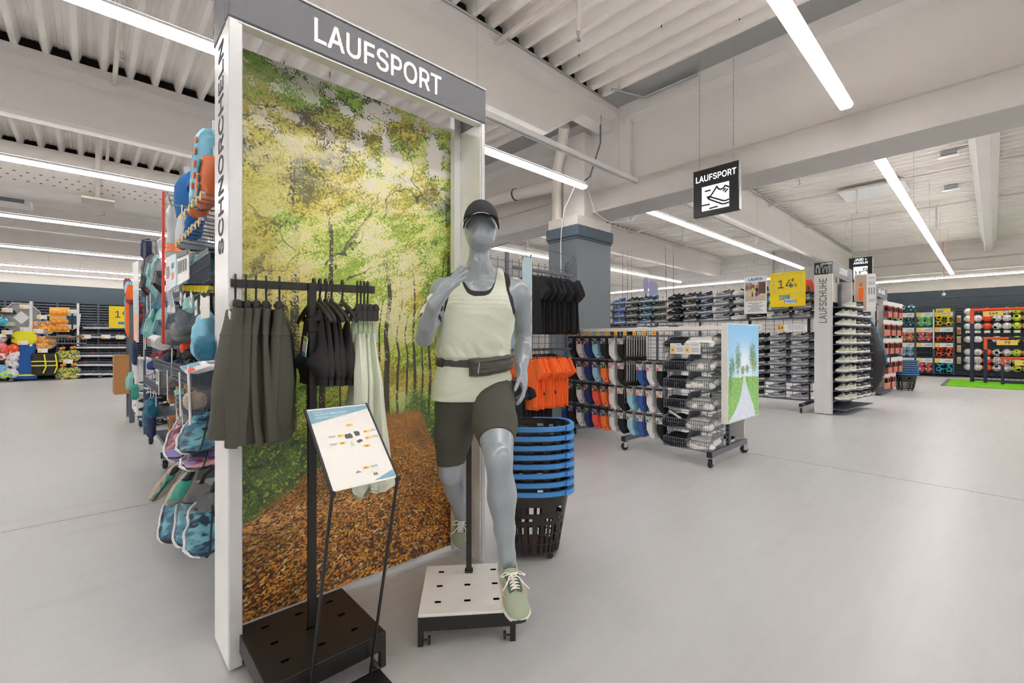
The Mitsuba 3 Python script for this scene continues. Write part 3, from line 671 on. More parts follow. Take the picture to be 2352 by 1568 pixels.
        out['logo'] = join([tube([np.array(wall(.30, s_)[3]) + [0, s_ * .002, 0], np.array(wall(.40, s_)[2]) + [0, s_ * .002, 0], np.array(wall(.52, s_)[2]) + [0, s_ * .002, .0], np.array(wall(.66, s_)[4]) + [0, s_ * .002, .002]], [.001, .0065, .005, .001], 5) for s_ in (1, -1)])
    return out
def bar_flat(pts, hw, hh):
    v, f = tube(pts, 1.0, 4); p = np.asarray(pts, float); n = len(p)
    t = np.gradient(p, axis=0); t /= np.linalg.norm(t, axis=1, keepdims=True) + 1e-9
    s = np.cross(t, [0, 0, 1.0]); s /= np.linalg.norm(s, axis=1, keepdims=True) + 1e-9; q = np.cross(s, t)
    v = np.stack([p + s * hw, p + q * hh, p - s * hw, p - q * hh], 1).reshape(-1, 3); return v, f
# ---------------------------------------------------------------- the running mannequin
mat('mannequin', (152, 161, 168), rough=.24, spec=.6, coat=.6)
def _jersey(p, n, uv):
    a = mikit.fbm(p.x * 60, p.y * 60, p.z * 420, 2); b = mikit.noise(p.x * 900, p.y * 900, p.z * 900)
    return mi.Color3f(*lin((216, 221, 204))) * (.93 + .09 * a + .03 * b)
mat('mint', (222, 228, 205), rough=.85, tex=mikit.proc(_jersey), sheen=.3)
mat('mint_trim', (206, 222, 192), rough=.8)
def _knit(p, n, uv): return mi.Color3f(*lin((33, 33, 34))) * (.7 + .7 * mikit.noise(p.x * 700, p.y * 700, p.z * 500))
mat('blackknit', (33, 33, 34), rough=.8, tex=mikit.proc(_knit), sheen=.4)
mat('olive', (70, 71, 62), rough=.7, sheen=.25, spec=.3)
mat('bag', (64, 66, 57), rough=.5, sheen=.3)
mat('belt', (64, 68, 62), rough=.75)
mat('buckle', (44, 44, 36), rough=.35)
mat('grey_trim', (150, 170, 178), rough=.5)
mat('capblack', (45, 45, 47), rough=.85)
mat('sage', (164, 175, 151), rough=.8, bump=mikit.proc(lambda p, n, uv: .5 + .5 * dr.sin(p.x * 900) * dr.sin(p.y * 900 + p.z * 700), 4e-4), scale=.0012)
mat('sole_white', (236, 232, 222), rough=.6)
mat('sage_dark', (80, 102, 88), rough=.8)
mat('lace_white', (240, 236, 228), rough=.8)
mat('peach', (246, 200, 172), rough=.7)
mat('label_white', (240, 240, 240), rough=.6)
PL = np.array([1.252, 1.635, 0.0]); PROT = -37.6
tp = at(PL[0], PL[1], 0, rz=PROT)
A3 = np.array
Fb = Field((-.31, -.44, .24), (.40, .52, 1.90), .0042)
TORSO = [(1.525, .056, .07, .062, .055), (1.495, .058, .075, .125, .075), (1.45, .06, .072, .158, .096), (1.38, .052, .066, .160, .112), (1.30, .042, .068, .152, .108), (1.20, .028, .076, .132, .098), (1.12, .03, .08, .142, .102), (1.03, .033, .086, .163, .113), (.96, .034, .09, .160, .112), (.91, .034, .09, .13, .095)]
LEGL = [((-.045, .092, .965), .098), ((-.066, .088, .80), .081), ((-.082, .092, .635), .055)]
LEGR = [((.115, .05, .985), .100), ((.12, -.10, .885), .087), ((.125, -.25, .79), .060)]
Fl = Fb.like()
Fl.sections(TORSO).chain(LEGL, .03).chain(LEGR, .03).ell((-.04, .15, .95), (.085, .075, .1), .04).ell((.11, .14, .97), (.085, .075, .09), .04)
Fl.ell((-.02, .01, 1.40), (.085, .055, .065), .03).ell((.125, .01, 1.40), (.085, .055, .065), .03)
Fb.d = Fl.d.copy()
Fb.ell((.06, .012, 1.768), (.0765, .098, .106), .02).ell((.06, -.030, 1.703), (.060, .068, .050), .025).ell((.06, -.072, 1.735), (.016, .018, .05), .03)
Fb.cone((.056, .038, 1.69), (.054, .05, 1.60), .046, .047, .012).cone((.054, .05, 1.60), (.052, .064, 1.50), .047, .060, .03)
for sx, e in ((-1, (-.105, .085, 1.485)), (1, (.228, .07, 1.482))): Fb.cone((.055 + sx * .02, .075, 1.57), e, .04, .045, .035); Fb.cone((.058 + sx * .018, .012, 1.512), (.06 + sx * .12, .045, 1.512), .008, .008, .014)
Fb.cone((.05, .008, 1.535), (.056, .0, 1.60), .006, .008, .02)
# legs below the shorts
Fb.ell((-.083, .066, .618), (.044, .036, .050), .02).chain([((-.081, .108, .606), .050), ((-.068, .20, .525), .050), ((-.045, .34, .38), .040), ((-.031, .425, .29), .033), ((-.031, .46, .25), .035)], .02).ell((-.060, .262, .505), (.046, .060, .095), .03)
Fb.ell((.125, -.288, .775), (.044, .036, .052), .02).chain([((.126, -.27, .755), .053), ((.140, -.247, .62), .052), ((.152, -.232, .48), .041), ((.161, -.225, .37), .033), ((.163, -.215, .31), .036)], .02).ell((.140, -.222, .625), (.054, .056, .105), .03)
# arms
Fb.ell((-.118, .078, 1.470), (.058, .062, .068), .03).chain([((-.120, .076, 1.455), .053), ((-.152, .005, 1.36), .043), ((-.186, -.06, 1.262), .037)], .02)
Fb.chain([((-.187, -.066, 1.256), .037), ((-.166, -.15, 1.316), .037), ((-.138, -.225, 1.372), .028), ((-.122, -.262, 1.398), .024)], .015)
Fb.ell((.242, .065, 1.465), (.060, .064, .07), .03).chain([((.245, .07, 1.45), .054), ((.268, .16, 1.36), .047), ((.282, .238, 1.275), .041)], .02)
Fb.chain([((.282, .238, 1.272), .042), ((.274, .18, 1.205), .044), ((.262, .115, 1.14), .032), ((.256, .08, 1.108), .025)], .015)
hand(Fb, A3((-.120, -.264, 1.402)), A3((.62, -.10, .76)), A3((.36, -.84, -.30)), (.02, .06, .12, .18), spread=.025, thumb_open=.3)
hand(Fb, A3((.256, .078, 1.104)), A3((.12, -.40, -.90)), A3((.10, .85, -.36)), (-.30, -.36, -.42, -.50), spread=.03, thumb_open=.3, flip=-1)
mk = thing('mannequin', 'grey headless-faced running mannequin in mint tank top and olive shorts', 'mannequin')
labels[mk]['label'] = 'glossy grey faceless mannequin running in mint tank top and olive shorts'
def mpart(name, m, b, under=None, **kw): return part(name, m, b, under or mk, to=tp, **kw)
mpart('body', Fb.mesh(2), 'mannequin', smooth=True)
X, Y, Z = np.meshgrid(*[Fb.lo[i] + Fb.h * np.arange(Fb.n[i]) for i in range(3)], indexing='ij', sparse=True)
def sub(lo, hi):
    sl, (x, y, z) = Fb.grid(lo, hi); o = Field.__new__(Field); o.lo = Fb.lo + Fb.h * A3([s.start for s in sl]); o.h = Fb.h; return sl, x, y, z, o
# sports bra
sl, x, y, z, o = sub((-.2, -.12, 1.22), (.32, .26, 1.60)); dx = np.abs(x - .056)
tor = Fl.like(); tor.cone((.035, .075, 1.57), (-.105, .085, 1.49), .04, .045, .035).cone((.075, .075, 1.57), (.228, .07, 1.487), .04, .045, .035)
base = tor.d[sl]
front = np.where(y < .085, 1.470, 1.45)
cut = np.maximum(z - (front + .13 * (dx / .088) ** 4), 1.25 - z); cut = np.maximum(cut, dx - np.interp(z, [1.25, 1.34, 1.40, 1.46, 1.60], [.22, .19, .158, .150, .135]))
o.d = np.maximum(base - .0055, cut * .8).astype(np.float32)
mpart('sports_bra', o.mesh(2), 'blackknit', smooth=True, label='black sports bra under the tank top')
# tank top
sl, x, y, z, o = sub((-.26, -.16, .93), (.34, .30, 1.60)); dx = np.abs(x - .052)
Ft = Fb.like(np.full_like(Fb.d, 9.0)); Ft.sections(TORSO).ell((-.02, .01, 1.40), (.085, .055, .065), .03).ell((.125, .01, 1.40), (.085, .055, .065), .03).cone((.035, .075, 1.57), (-.105, .085, 1.49), .04, .045, .035).cone((.075, .075, 1.57), (.228, .07, 1.487), .04, .045, .035)
sh = Field.__new__(Field); sh.lo, sh.h, sh.n = Fb.lo, Fb.h, Fb.n; sh.d = Ft.d.copy()
sh.sections([(1.36, .048, .066, .161, .118), (1.28, .036, .07, .162, .120), (1.20, .026, .076, .163, .122), (1.172, .024, .078, .166, .126), (1.145, .026, .08, .156, .117), (1.11, .028, .082, .160, .118), (1.04, .028, .086, .176, .128), (.96, .030, .09, .184, .136)], .02, 2.2)
xx, yy, zz = np.broadcast_arrays(x, y, z); pts = np.stack([xx, yy, zz], -1)
tilt = zz + (xx - .03) * .10
wr = (meshkit.fbm(pts * [9, 9, 20] + np.stack([zz * 6, xx * 0, xx * 9], -1), 3) - .5)
fold = np.clip(1 - np.abs(tilt - 1.185) / .10, 0, 1) * (meshkit.fbm(np.stack([xx * 26 + tilt * 16, yy * 20, zz * 7], -1), 2, 5) - .5)
chest = np.exp(-((zz - 1.43) / .04) ** 2) * np.sin(zz * 330 + 6 * wr) * .0022
lowf = np.clip((1.10 - zz) / .1, 0, 1) * (meshkit.fbm(np.stack([xx * 5 + 3, yy * 8, (zz - xx * .35) * 48], -1), 2, 9) - .5) * .008
disp = .0095 + .009 * wr + .030 * fold + chest + lowf
disp = disp - .012 * np.exp(-((tilt - 1.142) / .020) ** 2)
hem = np.where(xx > .06, .980 + (xx - .06) * .55, .972 + .02 * np.maximum(xx, -.1))
nf = np.where(yy < .085, 1.447, 1.47)
cut = np.maximum(zz - (nf + .12 * (dx / .086) ** 4), hem - zz)
cut = np.maximum(cut, dx - np.interp(zz, [1.28, 1.32, 1.37, 1.42, 1.48, 1.60], [.40, .185, .155, .140, .128, .112]))
o.d = np.maximum(sh.d[sl] - disp, cut * .8).astype(np.float32)
tk = mpart('tank_top', o.mesh(1), 'mint', smooth=True, label='loose pale mint tank top')
# shorts
sl, x, y, z, o = sub((-.2, -.34, .60), (.28, .28, 1.10)); xx, yy, zz = np.broadcast_arrays(x, y, z)
dR = nrm(A3((.125, -.25, .79)) - A3((.115, .05, .985))); hR = A3((.122, -.185, .830))
cR = (xx - hR[0]) * dR[0] + (yy - hR[1]) * dR[1] + (zz - hR[2]) * dR[2]; cL = .665 - zz + (xx + .08) * .08
cut = np.where(xx < .035, cL, np.maximum(cR, -1)); cut = np.maximum(cut, zz - 1.075)
cr = np.exp(-((xx - .085) / .055) ** 2 - ((yy - .0) / .10) ** 2) * np.sin((zz + (xx - .03) * -.55 - yy * .2) * 190) * .0028 * (zz > .84)
o.d = np.maximum(Fl.d[sl] - .0058 - cr, cut).astype(np.float32)
mpart('shorts', o.mesh(1), 'olive', smooth=True, label='tight dark olive running shorts')
# belt bag
def around(zc, u, off, a=.170, b=.132):
    th = np.asarray(u); return np.column_stack([.028 + (a + off) * np.sin(th), .082 - (b + off) * np.cos(th)])
bp = []
for th in np.linspace(0, 2 * np.pi, 49)[:-1]:
    q = around(0, [th], -.004)[0]; zc = 1.142 - .10 * (q[0] - .03) * .3 + (.004 if th < 3 else 0)
    bp.append([(q[0] * r + .028 * (1 - r), q[1] * r + .082 * (1 - r), zc + h_) for r, h_ in ((1, -.0165), (1.018, -.0165), (1.018, .0165), (1, .0165))])
bk = mpart('belt', loft(bp + [bp[0]], cap=False), 'belt', label='dark elastic belt')
def patch(t0, t1, zf, off0, off1, n=15, m=9, bulge=.0):
    O, I = [], []
    for i, th in enumerate(np.linspace(t0, t1, n)):
        u = i / (n - 1); z0, z1 = zf(u)
        for j in range(m):
            w = j / (m - 1); e = (1 - (2 * w - 1) ** 4) * (1 - (2 * u - 1) ** 6); q = around(0, [th], off0 + (off1 - off0) * e ** .7 + bulge * (meshkit.fbm(A3([u * 5, w * 3, u * 4 + w * 6]), 2) - .5))[0]
            O.append((q[0], q[1], z0 + (z1 - z0) * w)); q = around(0, [th], off0 - .004)[0]; I.append((q[0], q[1], z0 + (z1 - z0) * w))
    O, I = A3(O), A3(I); f = [[i * m + j, (i + 1) * m + j, (i + 1) * m + j + 1, i * m + j + 1] for i in range(n - 1) for j in range(m - 1)]
    k = n * m; f2 = [[d + k, c + k, b + k, a + k] for a, b, c, d in f]; rim = [i * m for i in range(n)] + [(n - 1) * m + j for j in range(1, m)] + [i * m + m - 1 for i in range(n - 2, -1, -1)] + [j for j in range(m - 2, 0, -1)]
    f3 = [[rim[i], rim[i] + k, rim[(i + 1) % len(rim)] + k, rim[(i + 1) % len(rim)]] for i in range(len(rim))]
    return np.vstack([O, I]), A3(f + f2 + f3)
zf = lambda u: (1.076 + .012 * (1 - u) ** 6 + .036 * u, 1.164 + .022 * u ** .8 - .006 * u ** 8)
bg = mpart('belt_bag', patch(-.12, 1.36, zf, .004, .034, 33, 15, .022), 'bag', smooth=50, label='olive grey pouch on the belt')
mpart('zip', tube([np.append(around(0, [th], .033)[0], 1.150 + .026 * u) for u, th in zip(np.linspace(0, 1, 12), np.linspace(.12, 1.2, 12))], .0026, 6), 'buckle', bg)
q = around(0, [.12], .037)[0]; mpart('zip_pull', join(tube([(*q, 1.149), (q[0] - .002, q[1] - .003, 1.132), (q[0] - .004, q[1] - .002, 1.117)], .0022, 6), tube([(q[0] - .004, q[1] - .002, 1.119), (q[0] - .006, q[1] - .002, 1.102)], .0032, 6)), 'grey_trim', bg)
mpart('seam', tube([np.append(around(0, [-.06], .024)[0], 1.158), np.append(around(0, [.02], .035)[0], 1.125), np.append(around(0, [.13], .027)[0], 1.097)], .0016, 5), 'belt', bg)
mpart('buckle', patch(-1.32, -.95, lambda u: (1.124, 1.166), .002, .013, 7, 5), 'buckle', bk, smooth=40, label='dark plastic buckle')
# cap with visor
hd = A3((.062, .012, 1.772)); cap = []
for i, el in enumerate(np.linspace(4, 88, 12)):
    e = math.radians(el); r = math.cos(e); cap.append([(hd[0] + .0805 * r * math.sin(a), hd[1] + .0 - .104 * r * math.cos(a), hd[2] + .016 + .104 * math.sin(e) * .97 - (.085 * max(0, -math.cos(a)) ** 1.3 * r * (1 - math.sin(e)))) for a in np.linspace(0, 2 * np.pi, 33)[:-1]])
cp = mpart('cap', loft(cap), 'capblack', smooth=True, label='black running cap')
vis = []
for s_ in np.linspace(0, 1, 7):
    ring = []
    for a in np.linspace(-1.22, 1.22, 25):
        dn = .046 * (abs(a) / 1.22) ** 2; ou = .076 * s_ * max(math.cos(a * 1.22), 0) ** .7
        ring.append((hd[0] + (.0815 + ou * .30) * math.sin(a), hd[1] - (.1045 * math.cos(a) + ou), hd[2] + .030 - dn - .010 * s_ - .012 * s_ * (1 - (abs(a) / 1.22) ** 2)))
    vis.append(ring)
v, f = loft(vis, cap=False, closed=False); mpart('visor', join((v, f), (v + [0, 0, -.003], f[:, ::-1])), 'capblack', cp, smooth=True)
mpart('piping', tube([A3(p) + [0, -.0012, .002] for p in vis[0]][4:21], .0018, 5), 'label_white', cp, label='thin white piping on the cap')
# arm band with phone pouch
a_, b_ = A3((-.128, .055, 1.43)), A3((-.172, -.03, 1.315)); dv = nrm(b_ - a_)
def band(c, r, h): return tube([c - dv * h, c + dv * h], r, 20, cap=False)
ab = mpart('arm_band', join(band(a_ + dv * .02, .0535, .010), band(a_ + dv * .10, .0485, .010), tube([a_ + dv * -.0, a_ + dv * .12], [.0535, .047], 20, cap=False)), 'capblack', smooth=50, label='black arm band')
ou = nrm(A3((-.80, -.45, -.1)) - dv * np.dot(A3((-.80, -.45, -.1)), dv)); sd = np.cross(dv, ou)
def plate(c, hw, hh, th, bend=.02):
    R = []
    for u in np.linspace(-1, 1, 7): R.append([c + sd * hw * u - ou * bend * u * u + dv * hh * w + ou * t_ for w, t_ in ((-1, 0), (1, 0), (1, th), (-1, th))])
    return loft(R)
mpart('phone_pouch', plate(a_ + dv * .062 + ou * .052, .036, .058, .006), 'label_white', ab, label='white phone pouch')
mpart('print', plate(a_ + dv * .05 + ou * .0585, .016, .012, .0008, .004), 'ink', ab)
mpart('price_tag', plate(a_ + dv * .10 + ou * .068 + sd * .02, .012, .032, .0015, .0), 'label_white', ab)
# shoes
SH = shoe(.300)
MATS = dict(upper='sage', midsole='sole_white', lining='sage_dark', collar='sage', eyestay='sage_dark', tongue='sage', toe_cap='black', lace='lace_white', logo='peach')
def wear(heel, toe, up, mirror, label):
    xd = nrm(A3(toe) - A3(heel)); zd = nrm(A3(up) - xd * np.dot(A3(up), xd)); yd = np.cross(zd, xd)
    M = np.eye(4); M[:3, 0], M[:3, 1], M[:3, 2], M[:3, 3] = xd, yd * (-1 if mirror else 1), zd, heel
    k = info(numbered(mk + '__shoe'), label)
    for n, m in SH.items():
        v, f = arr(m); v = v @ M[:3, :3].T + M[:3, 3]; f = f[:, ::-1] if mirror else f
        part(n, (v, f), MATS[n], k, smooth=40, to=tp)
wear((.160, -.148, .262), (.190, -.445, .205), (0, .1, 1), False, 'sage green running shoe with white laces, toe forward')
wear((-.022, .512, .392), (-.046, .480, .10), (0, -1, .05), True, 'sage green running shoe hanging toe down')
# ---------------------------------------------------------------- its plinth
mat('plate_white', (240, 236, 232), rough=.42)
mat('coal', (27, 26, 25), rough=.38, spec=.45)
mat('hole', (8, 8, 8), rough=1)
def plinth(top, label, name, poles=()):
    k = thing(name, label, 'display base')
    return k
def plinth_parts(k, t, top, s=.20, h=.131):
    part('top_plate', bx(-s, s, -s, s, h - .012, h, .002), top, k, to=t, label='white top plate with slots' if top != 'coal' else None)
    for x in (-1, 0, 1):
        for y in (-1, 0, 1): part('slot', cb(x * .125, y * .125 + .01, h + .0002, .026, .013, .0014), 'hole', k, to=t)
    for a in (((-s, s, -s, -s + .012)), ((-s, s, s - .012, s)), ((-s, -s + .012, -s, s)), ((s - .012, s, -s, s))): part('apron', bx(*a, h - .068, h - .012, .001), 'coal', k, to=t)
    for sx in (-1, 1):
        for sy in (-1, 1):
            lg = part('leg', bx(sx * s, sx * (s - .022), sy * s, sy * (s - .022), .0, h - .013, .001), 'coal', k, to=t)
            part('foot_screw', join(cyl((sx * (s - .022), sy * (s - .010), .022), (sx * (s - .044), sy * (s - .010), .022), .004, 8), cyl((sx * (s - .040), sy * (s - .010), .022), (sx * (s - .050), sy * (s - .010), .022), .016, 14)), 'black', lg, to=t)
pk = thing('mannequin_plinth', 'square white slotted plinth on black legs carrying the mannequin pole', 'plinth')
plinth_parts(pk, tp, 'plate_white')
part('pole', bx(-.006, .020, .117, .143, .131, .93, .002), 'coal', pk, to=tp)
part('pole_socket', bx(-.012, .026, .111, .149, .131, .140, .002), 'coal', pk, to=tp)
# ---------------------------------------------------------------- garment rack in front of the print
tr = at(.62, 1.80, 0)
rk = thing('garment_rack', 'black T-bar garment rack on a square slotted base before the forest print', 'clothes rack')
plinth_parts(rk, tr, 'coal', .208, .133)
part('pole', bx(-.0, .028, .012, .040, .133, 1.47, .002), 'coal', rk, to=tr)
BA, BB = A3((.385, 1.955, 1.462)), A3((.885, 1.805, 1.462)); BD = nrm(BB - BA); BN = A3((-BD[1], BD[0], 0))
part('top_bar', bar(BA, BB, .020, .030), 'coal', rk)
part('socket', bx(-.004, .032, .008, .044, 1.28, 1.33, .002), 'coal', rk, to=tr)
HM = {}
def hanger_mesh(kind):
    """Local frame: bar along x at the origin, hanger spreads along y, hangs down z."""
    hook = tube([(0, .012 * math.cos(a) - 0 , .004 + .0165 * math.sin(a)) for a in np.linspace(-.6, 3.9, 12)] + [(0, -.010, -.02), (0, 0, -.045), (0, 0, -.085)], .0042, 6)
    if kind == 'clip':
        return dict(hook=hook, bar=join(bar((0, -.14, -.095), (0, .14, -.095), .009, .022), bx(-.008, .008, -.02, .02, -.105, -.075, .003)), clip=[join(bx(-.013, .013, y - .016, y + .016, -.15, -.085, .004), cyl((-.018, y, -.10), (.018, y, -.10), .006, 8)) for y in (-.115, .115)])
    arm = tube([(0, -.17, -.155), (0, -.15, -.138), (0, -.08, -.10), (0, -.02, -.078), (0, .02, -.078), (0, .08, -.10), (0, .15, -.138), (0, .17, -.155)], [.006, .009, .0095, .0095, .0095, .0095, .009, .006], 8)
    return dict(hook=hook, bar=join(arm, tube([(0, -.02, -.08), (0, -.012, -.06), (0, .012, -.06), (0, .02, -.08)], .004, 6)), clip=[])
mat('hanger', (36, 36, 33), rough=.35)
HK = {k: hanger_mesh(k) for k in ('clip', 'arm')}
HP = {}
for k, d in HK.items():
    HP[k] = Proto().add('hook', d['hook'], 'hanger', 40).add('bar', d['bar'], 'hanger', 40)
    for c in d['clip']: HP[k].add('clip', c, 'hanger', False)
def hang(t, kind, label, group): return HP[kind].put('clothes_hanger', label, 'clothes hanger', t, group)
bar_at = lambda s, yaw=0, dz=0: at(*(BA + BD * s + A3((0, 0, .013 + dz))), rz=math.degrees(math.atan2(BD[1], BD[0])) + yaw)
def pants(seed, W=.160, L=.475, flip=1):
    """Folded-flat shorts hung by the waistband; local frame as the hanger."""
    R = []; r = random.Random(seed); ph = r.uniform(0, 6)
    for i, t in enumerate(np.linspace(0, 1, 26)):
        z = -.115 - L * t; w = W * (.98 - .06 * math.exp(-((t - .14) / .08) ** 2) + .26 * t ** .9); ring = []
        for j, a in enumerate(np.linspace(0, 2 * np.pi, 49)[:-1]):
            th = .020 + .030 * min(t * 1.8, 1) * (.8 + .4 * math.sin(ph + t * 2))
            fold = (.012 + .026 * t) * math.sin(a * 5 + ph + t * 1.5) * min(1, t * 5) + .008 * t * math.sin(a * 9 - ph)
            pinch = .006 * math.cos(a * 2) * (1 - min(1, t * 6))
            ring.append(((th + fold) * math.sin(a) + .012 * math.sin(3 * t + ph) * t + pinch, w * math.copysign(abs(math.cos(a)) ** .8, math.cos(a)) + .006 * t * math.sin(a * 4 + ph), z + .006 * math.sin(a * 3 + ph) * t))
        R.append(ring)
    return R
for i in range(5):
    s_ = .014 + i * .034 + (.012 if i == 4 else 0); lab = ['nearest the bar end', 'second from the bar end', 'third from the bar end', 'fourth from the bar end', 'innermost by the black pole'][i]
    t = bar_at(s_, (10, 7, 4, 2, 0)[i]); hang(t, 'clip', f'black clip hanger holding olive shorts, {lab}', 'hangers on the rack')
    k = thing('running_shorts', f'olive running shorts hanging on the rack, {lab}', 'shorts', 'olive shorts on the rack')
    R = pants(i + 3, L=.475 * (1, .985, 1.01, .99, 1.0)[i]); body = loft(R, cap=True)
    part('fabric', body, 'olive', k, smooth=60, to=t)
    wb_ = [[(x + math.copysign(.0022, x), y * 1.006, z + .001) for x, y, z in r] for r in R[:6]]; part('waistband', loft(wb_, cap=False), 'olive', k, smooth=60, to=t)
    hm = [[(x * 1.03, y * 1.008, z) for x, y, z in r] for r in R[-3:]]; part('hem', loft(hm, cap=False), 'olive', k, smooth=60, to=t)
    if i == 0: part('care_label', mv(bx(-.004, .004, -.02, .05, -.012, .012), (-.022, -.085, -.135), rx=20), 'label_white', k, to=t)
def bra(seed):
    R = []; ph = seed * 1.3
    for i, t in enumerate(np.linspace(0, 1, 22)):
        w = .086 + .052 * math.sin(min(t * 1.5, 1) * 1.57); th = .012 + .024 * math.exp(-((t - .55) / .22) ** 2); ring = []
        if t > .82: w, th = .128, .014
        for a in np.linspace(0, 2 * np.pi, 41)[:-1]:
            y = w * math.copysign(abs(math.cos(a)) ** .75, math.cos(a)); sc = .075 * (abs(y) / w) ** 2.2 * max(0, 1 - t * 2.2) - .055 * max(0, 1 - t * 2.5) * (1 - (abs(y) / w) ** 2)
            x = th * math.sin(a) * (1 + .55 * math.sin(abs(y) / w * 3.1) * math.exp(-((t - .55) / .25) ** 2)); ring.append((x + .003 * math.sin(a * 6 + ph) + .004 * math.sin(ph), y, -.205 - .20 * t + sc))
        R.append(ring)
    st = [bar_flat([(sx * .011, y * 1.02, -.150), (sx * .009, y * .98, -.125), (0, y * .95, -.098)], .016, .0025) for y in (-.072, .072) for sx in (1, -1)]
    band = [[(x + math.copysign(.0015, x), y * 1.006, z) for x, y, z in r] for r in R[-4:]]
    return loft(R), st, loft(band)
for i in range(5):
    s_ = .285 + i * .022 + (.02 if i == 4 else 0); lab = ['next to the black pole', 'second from the pole', 'third from the pole', 'fourth from the pole', 'nearest the mint tops'][i]
    t = bar_at(s_, 20 - 2 * i + rng.uniform(-3, 3)); hang(t, 'arm', f'black plastic hanger with a black sports bra, {lab}', 'hangers on the rack')
    k = thing('sports_bra', f'black knitted sports bra hanging on the rack, {lab}', 'sports bra', 'black bras on the rack'); b, st, bd = bra(i)
    part('cups', b, 'blackknit', k, smooth=60, to=t); [part('strap', q, 'blackknit', k, smooth=40, to=t) for q in st]; part('band', bd, 'blackknit', k, smooth=60, to=t)
    part('tag_cord', tube([(-.03, -.03, -.17), (-.045, -.045, -.215), (-.03, -.02, -.22)], .0012, 4), 'peach', k, to=t)
    if i == 0:
        tg = part('hang_tag', mv(bx(-.0015, .0015, -.019, .019, -.075, 0, .0005), (-.052, -.055, -.215), rx=16), 'label_white', k, to=t, label='white hang tag with green and blue ends')
        part('print', mv(bx(-.0018, .0018, -.0185, .0185, -.074, -.060), (-.052, -.055, -.215), rx=16), 'tag_blue', tg, to=t); part('print', mv(bx(-.0018, .0018, -.0185, .0185, -.016, -.001), (-.052, -.055, -.215), rx=16), 'tag_green', tg, to=t)
mat('tag_blue', (44, 134, 196), rough=.6); mat('tag_green', (134, 190, 70), rough=.6)
def singlet(seed):
    R = []; ph = seed * 1.7 + .4
    for i, t in enumerate(np.linspace(0, 1, 26)):
        z = -.20 - .565 * t; w = (.105 + .085 * min(t * 3.2, 1) ** 1.2 + .05 * t); th = .012 + .034 * t
        R.append([((th + (.009 + .020 * t) * math.sin(a * 5 + ph + 2 * t)) * math.sin(a) + .02 * math.sin(2.2 * t + ph) * t, w * math.copysign(abs(math.cos(a)) ** .8, math.cos(a)) + .03 * t, z + .05 * t * math.cos(a) * t + .01 * math.sin(a * 3 + ph) * t) for a in np.linspace(0, 2 * np.pi, 49)[:-1]])
    st = [bar_flat([(sx * .012, y * 1.15, -.235), (sx * .012, y, -.16), (0, y * .92, -.10)], .012, .002) for y in (-.075, .075) for sx in (1, -1)]
    tr_ = [[(x * 1.06, y * 1.01, z) for x, y, z in r] for r in R[-2:]]
    return loft(R), st, loft(tr_)
for i in range(4):
    s_ = .452 + i * .014; lab = ['next to the black bras', 'second from the bras', 'third from the bras', 'at the outer bar end'][i]
    t = bar_at(s_, -4 + 3 * i); hang(t, 'clip', f'black hanger carrying a mint tank top, {lab}', 'hangers on the rack')
    k = thing('tank_top', f'long mint green tank top hanging on the rack, {lab}', 'tank top', 'mint tops on the rack'); b, st, h_ = singlet(i)
    part('fabric', b, 'mint', k, smooth=60, to=t); [part('strap', q, 'mint_trim', k, smooth=40, to=t) for q in st]; part('hem', h_, 'mint', k, smooth=60, to=t)
# ---------------------------------------------------------------- info stand
mat('board_white', (243, 241, 236), rough=.35)
mat('board_blue', (128, 174, 196), rough=.4)
mat('chip', (246, 206, 110), rough=.5)
mat('dark_print', (88, 90, 94), rough=.6)
mat('mid_print', (150, 156, 158), rough=.6)
ik = thing('info_stand', 'black wire stand holding a tilted white panel about LAUFEN / EINSTEIGER outfits', 'information stand')
P00, P10, P01 = A3((.539, 1.62, 1.008)), A3((.764, 1.62, 1.008)), A3((.539, 1.383, .784))
EU, EV = nrm(P10 - P00), nrm(P01 - P00); EN = np.cross(EV, EU); EN = EN if EN[1] < 0 else -EN
LU, LV = np.linalg.norm(P10 - P00), np.linalg.norm(P01 - P00)
def onp(u, v, w=0): return P00 + EU * u + EV * v + EN * w
def slab(u0, u1, v0, v1, w0, w1): return loft([[onp(u0, v0, w), onp(u1, v0, w), onp(u1, v1, w), onp(u0, v1, w)] for w in (w0, w1)])
pn = part('panel', slab(0, LU, 0, LV, -.003, 0), 'board_white', ik, label='white printed panel')
def poly(pts, w=.0006): 
    n = len(pts); return np.array([onp(u, v, w) for u, v in pts]), np.array([[0, i, i + 1] for i in range(1, n - 1)])
part('banner', poly([(.006, .006), (.219, .006), (.219, .022), (.006, .064)]), 'board_blue', pn); part('banner', poly([(.14, LV - .006), (.219, LV - .006), (.219, LV - .034)]), 'board_blue', pn)
def ptext(s, h, u, v, b, bold=True):
    vv, ff = arr(text(s, h, .0005, bold)); w = vv[:, 0].max(); return np.array([onp(u + q[0] + w, v - q[1], q[2] + .0006) for q in vv]), ff
part('lettering', join(ptext('LAUFEN / EINSTEIGER,', .0078, .024, .031, 0, False), ptext('FORTGESCHRITTENE', .0078, .024, .045, 0, False), ptext('Panoplie', .0055, .024, .018, 0, False)), 'label_white', pn, label='white heading LAUFEN / EINSTEIGER, FORTGESCHRITTENE')
for u, v, s_ in ((.118, .082, '6'), (.075, .122, '8'), (.168, .118, '4'), (.072, .152, '11'), (.166, .146, '8'), (.150, .178, '16'), (.118, .262, '39')):
    part('price_chip', poly([(u, v), (u + .024, v), (u + .024, v + .010), (u, v + .010)]), 'chip', pn); part('price', ptext(s_, .006, u + .006, v + .008, 0), 'dark_print', pn)
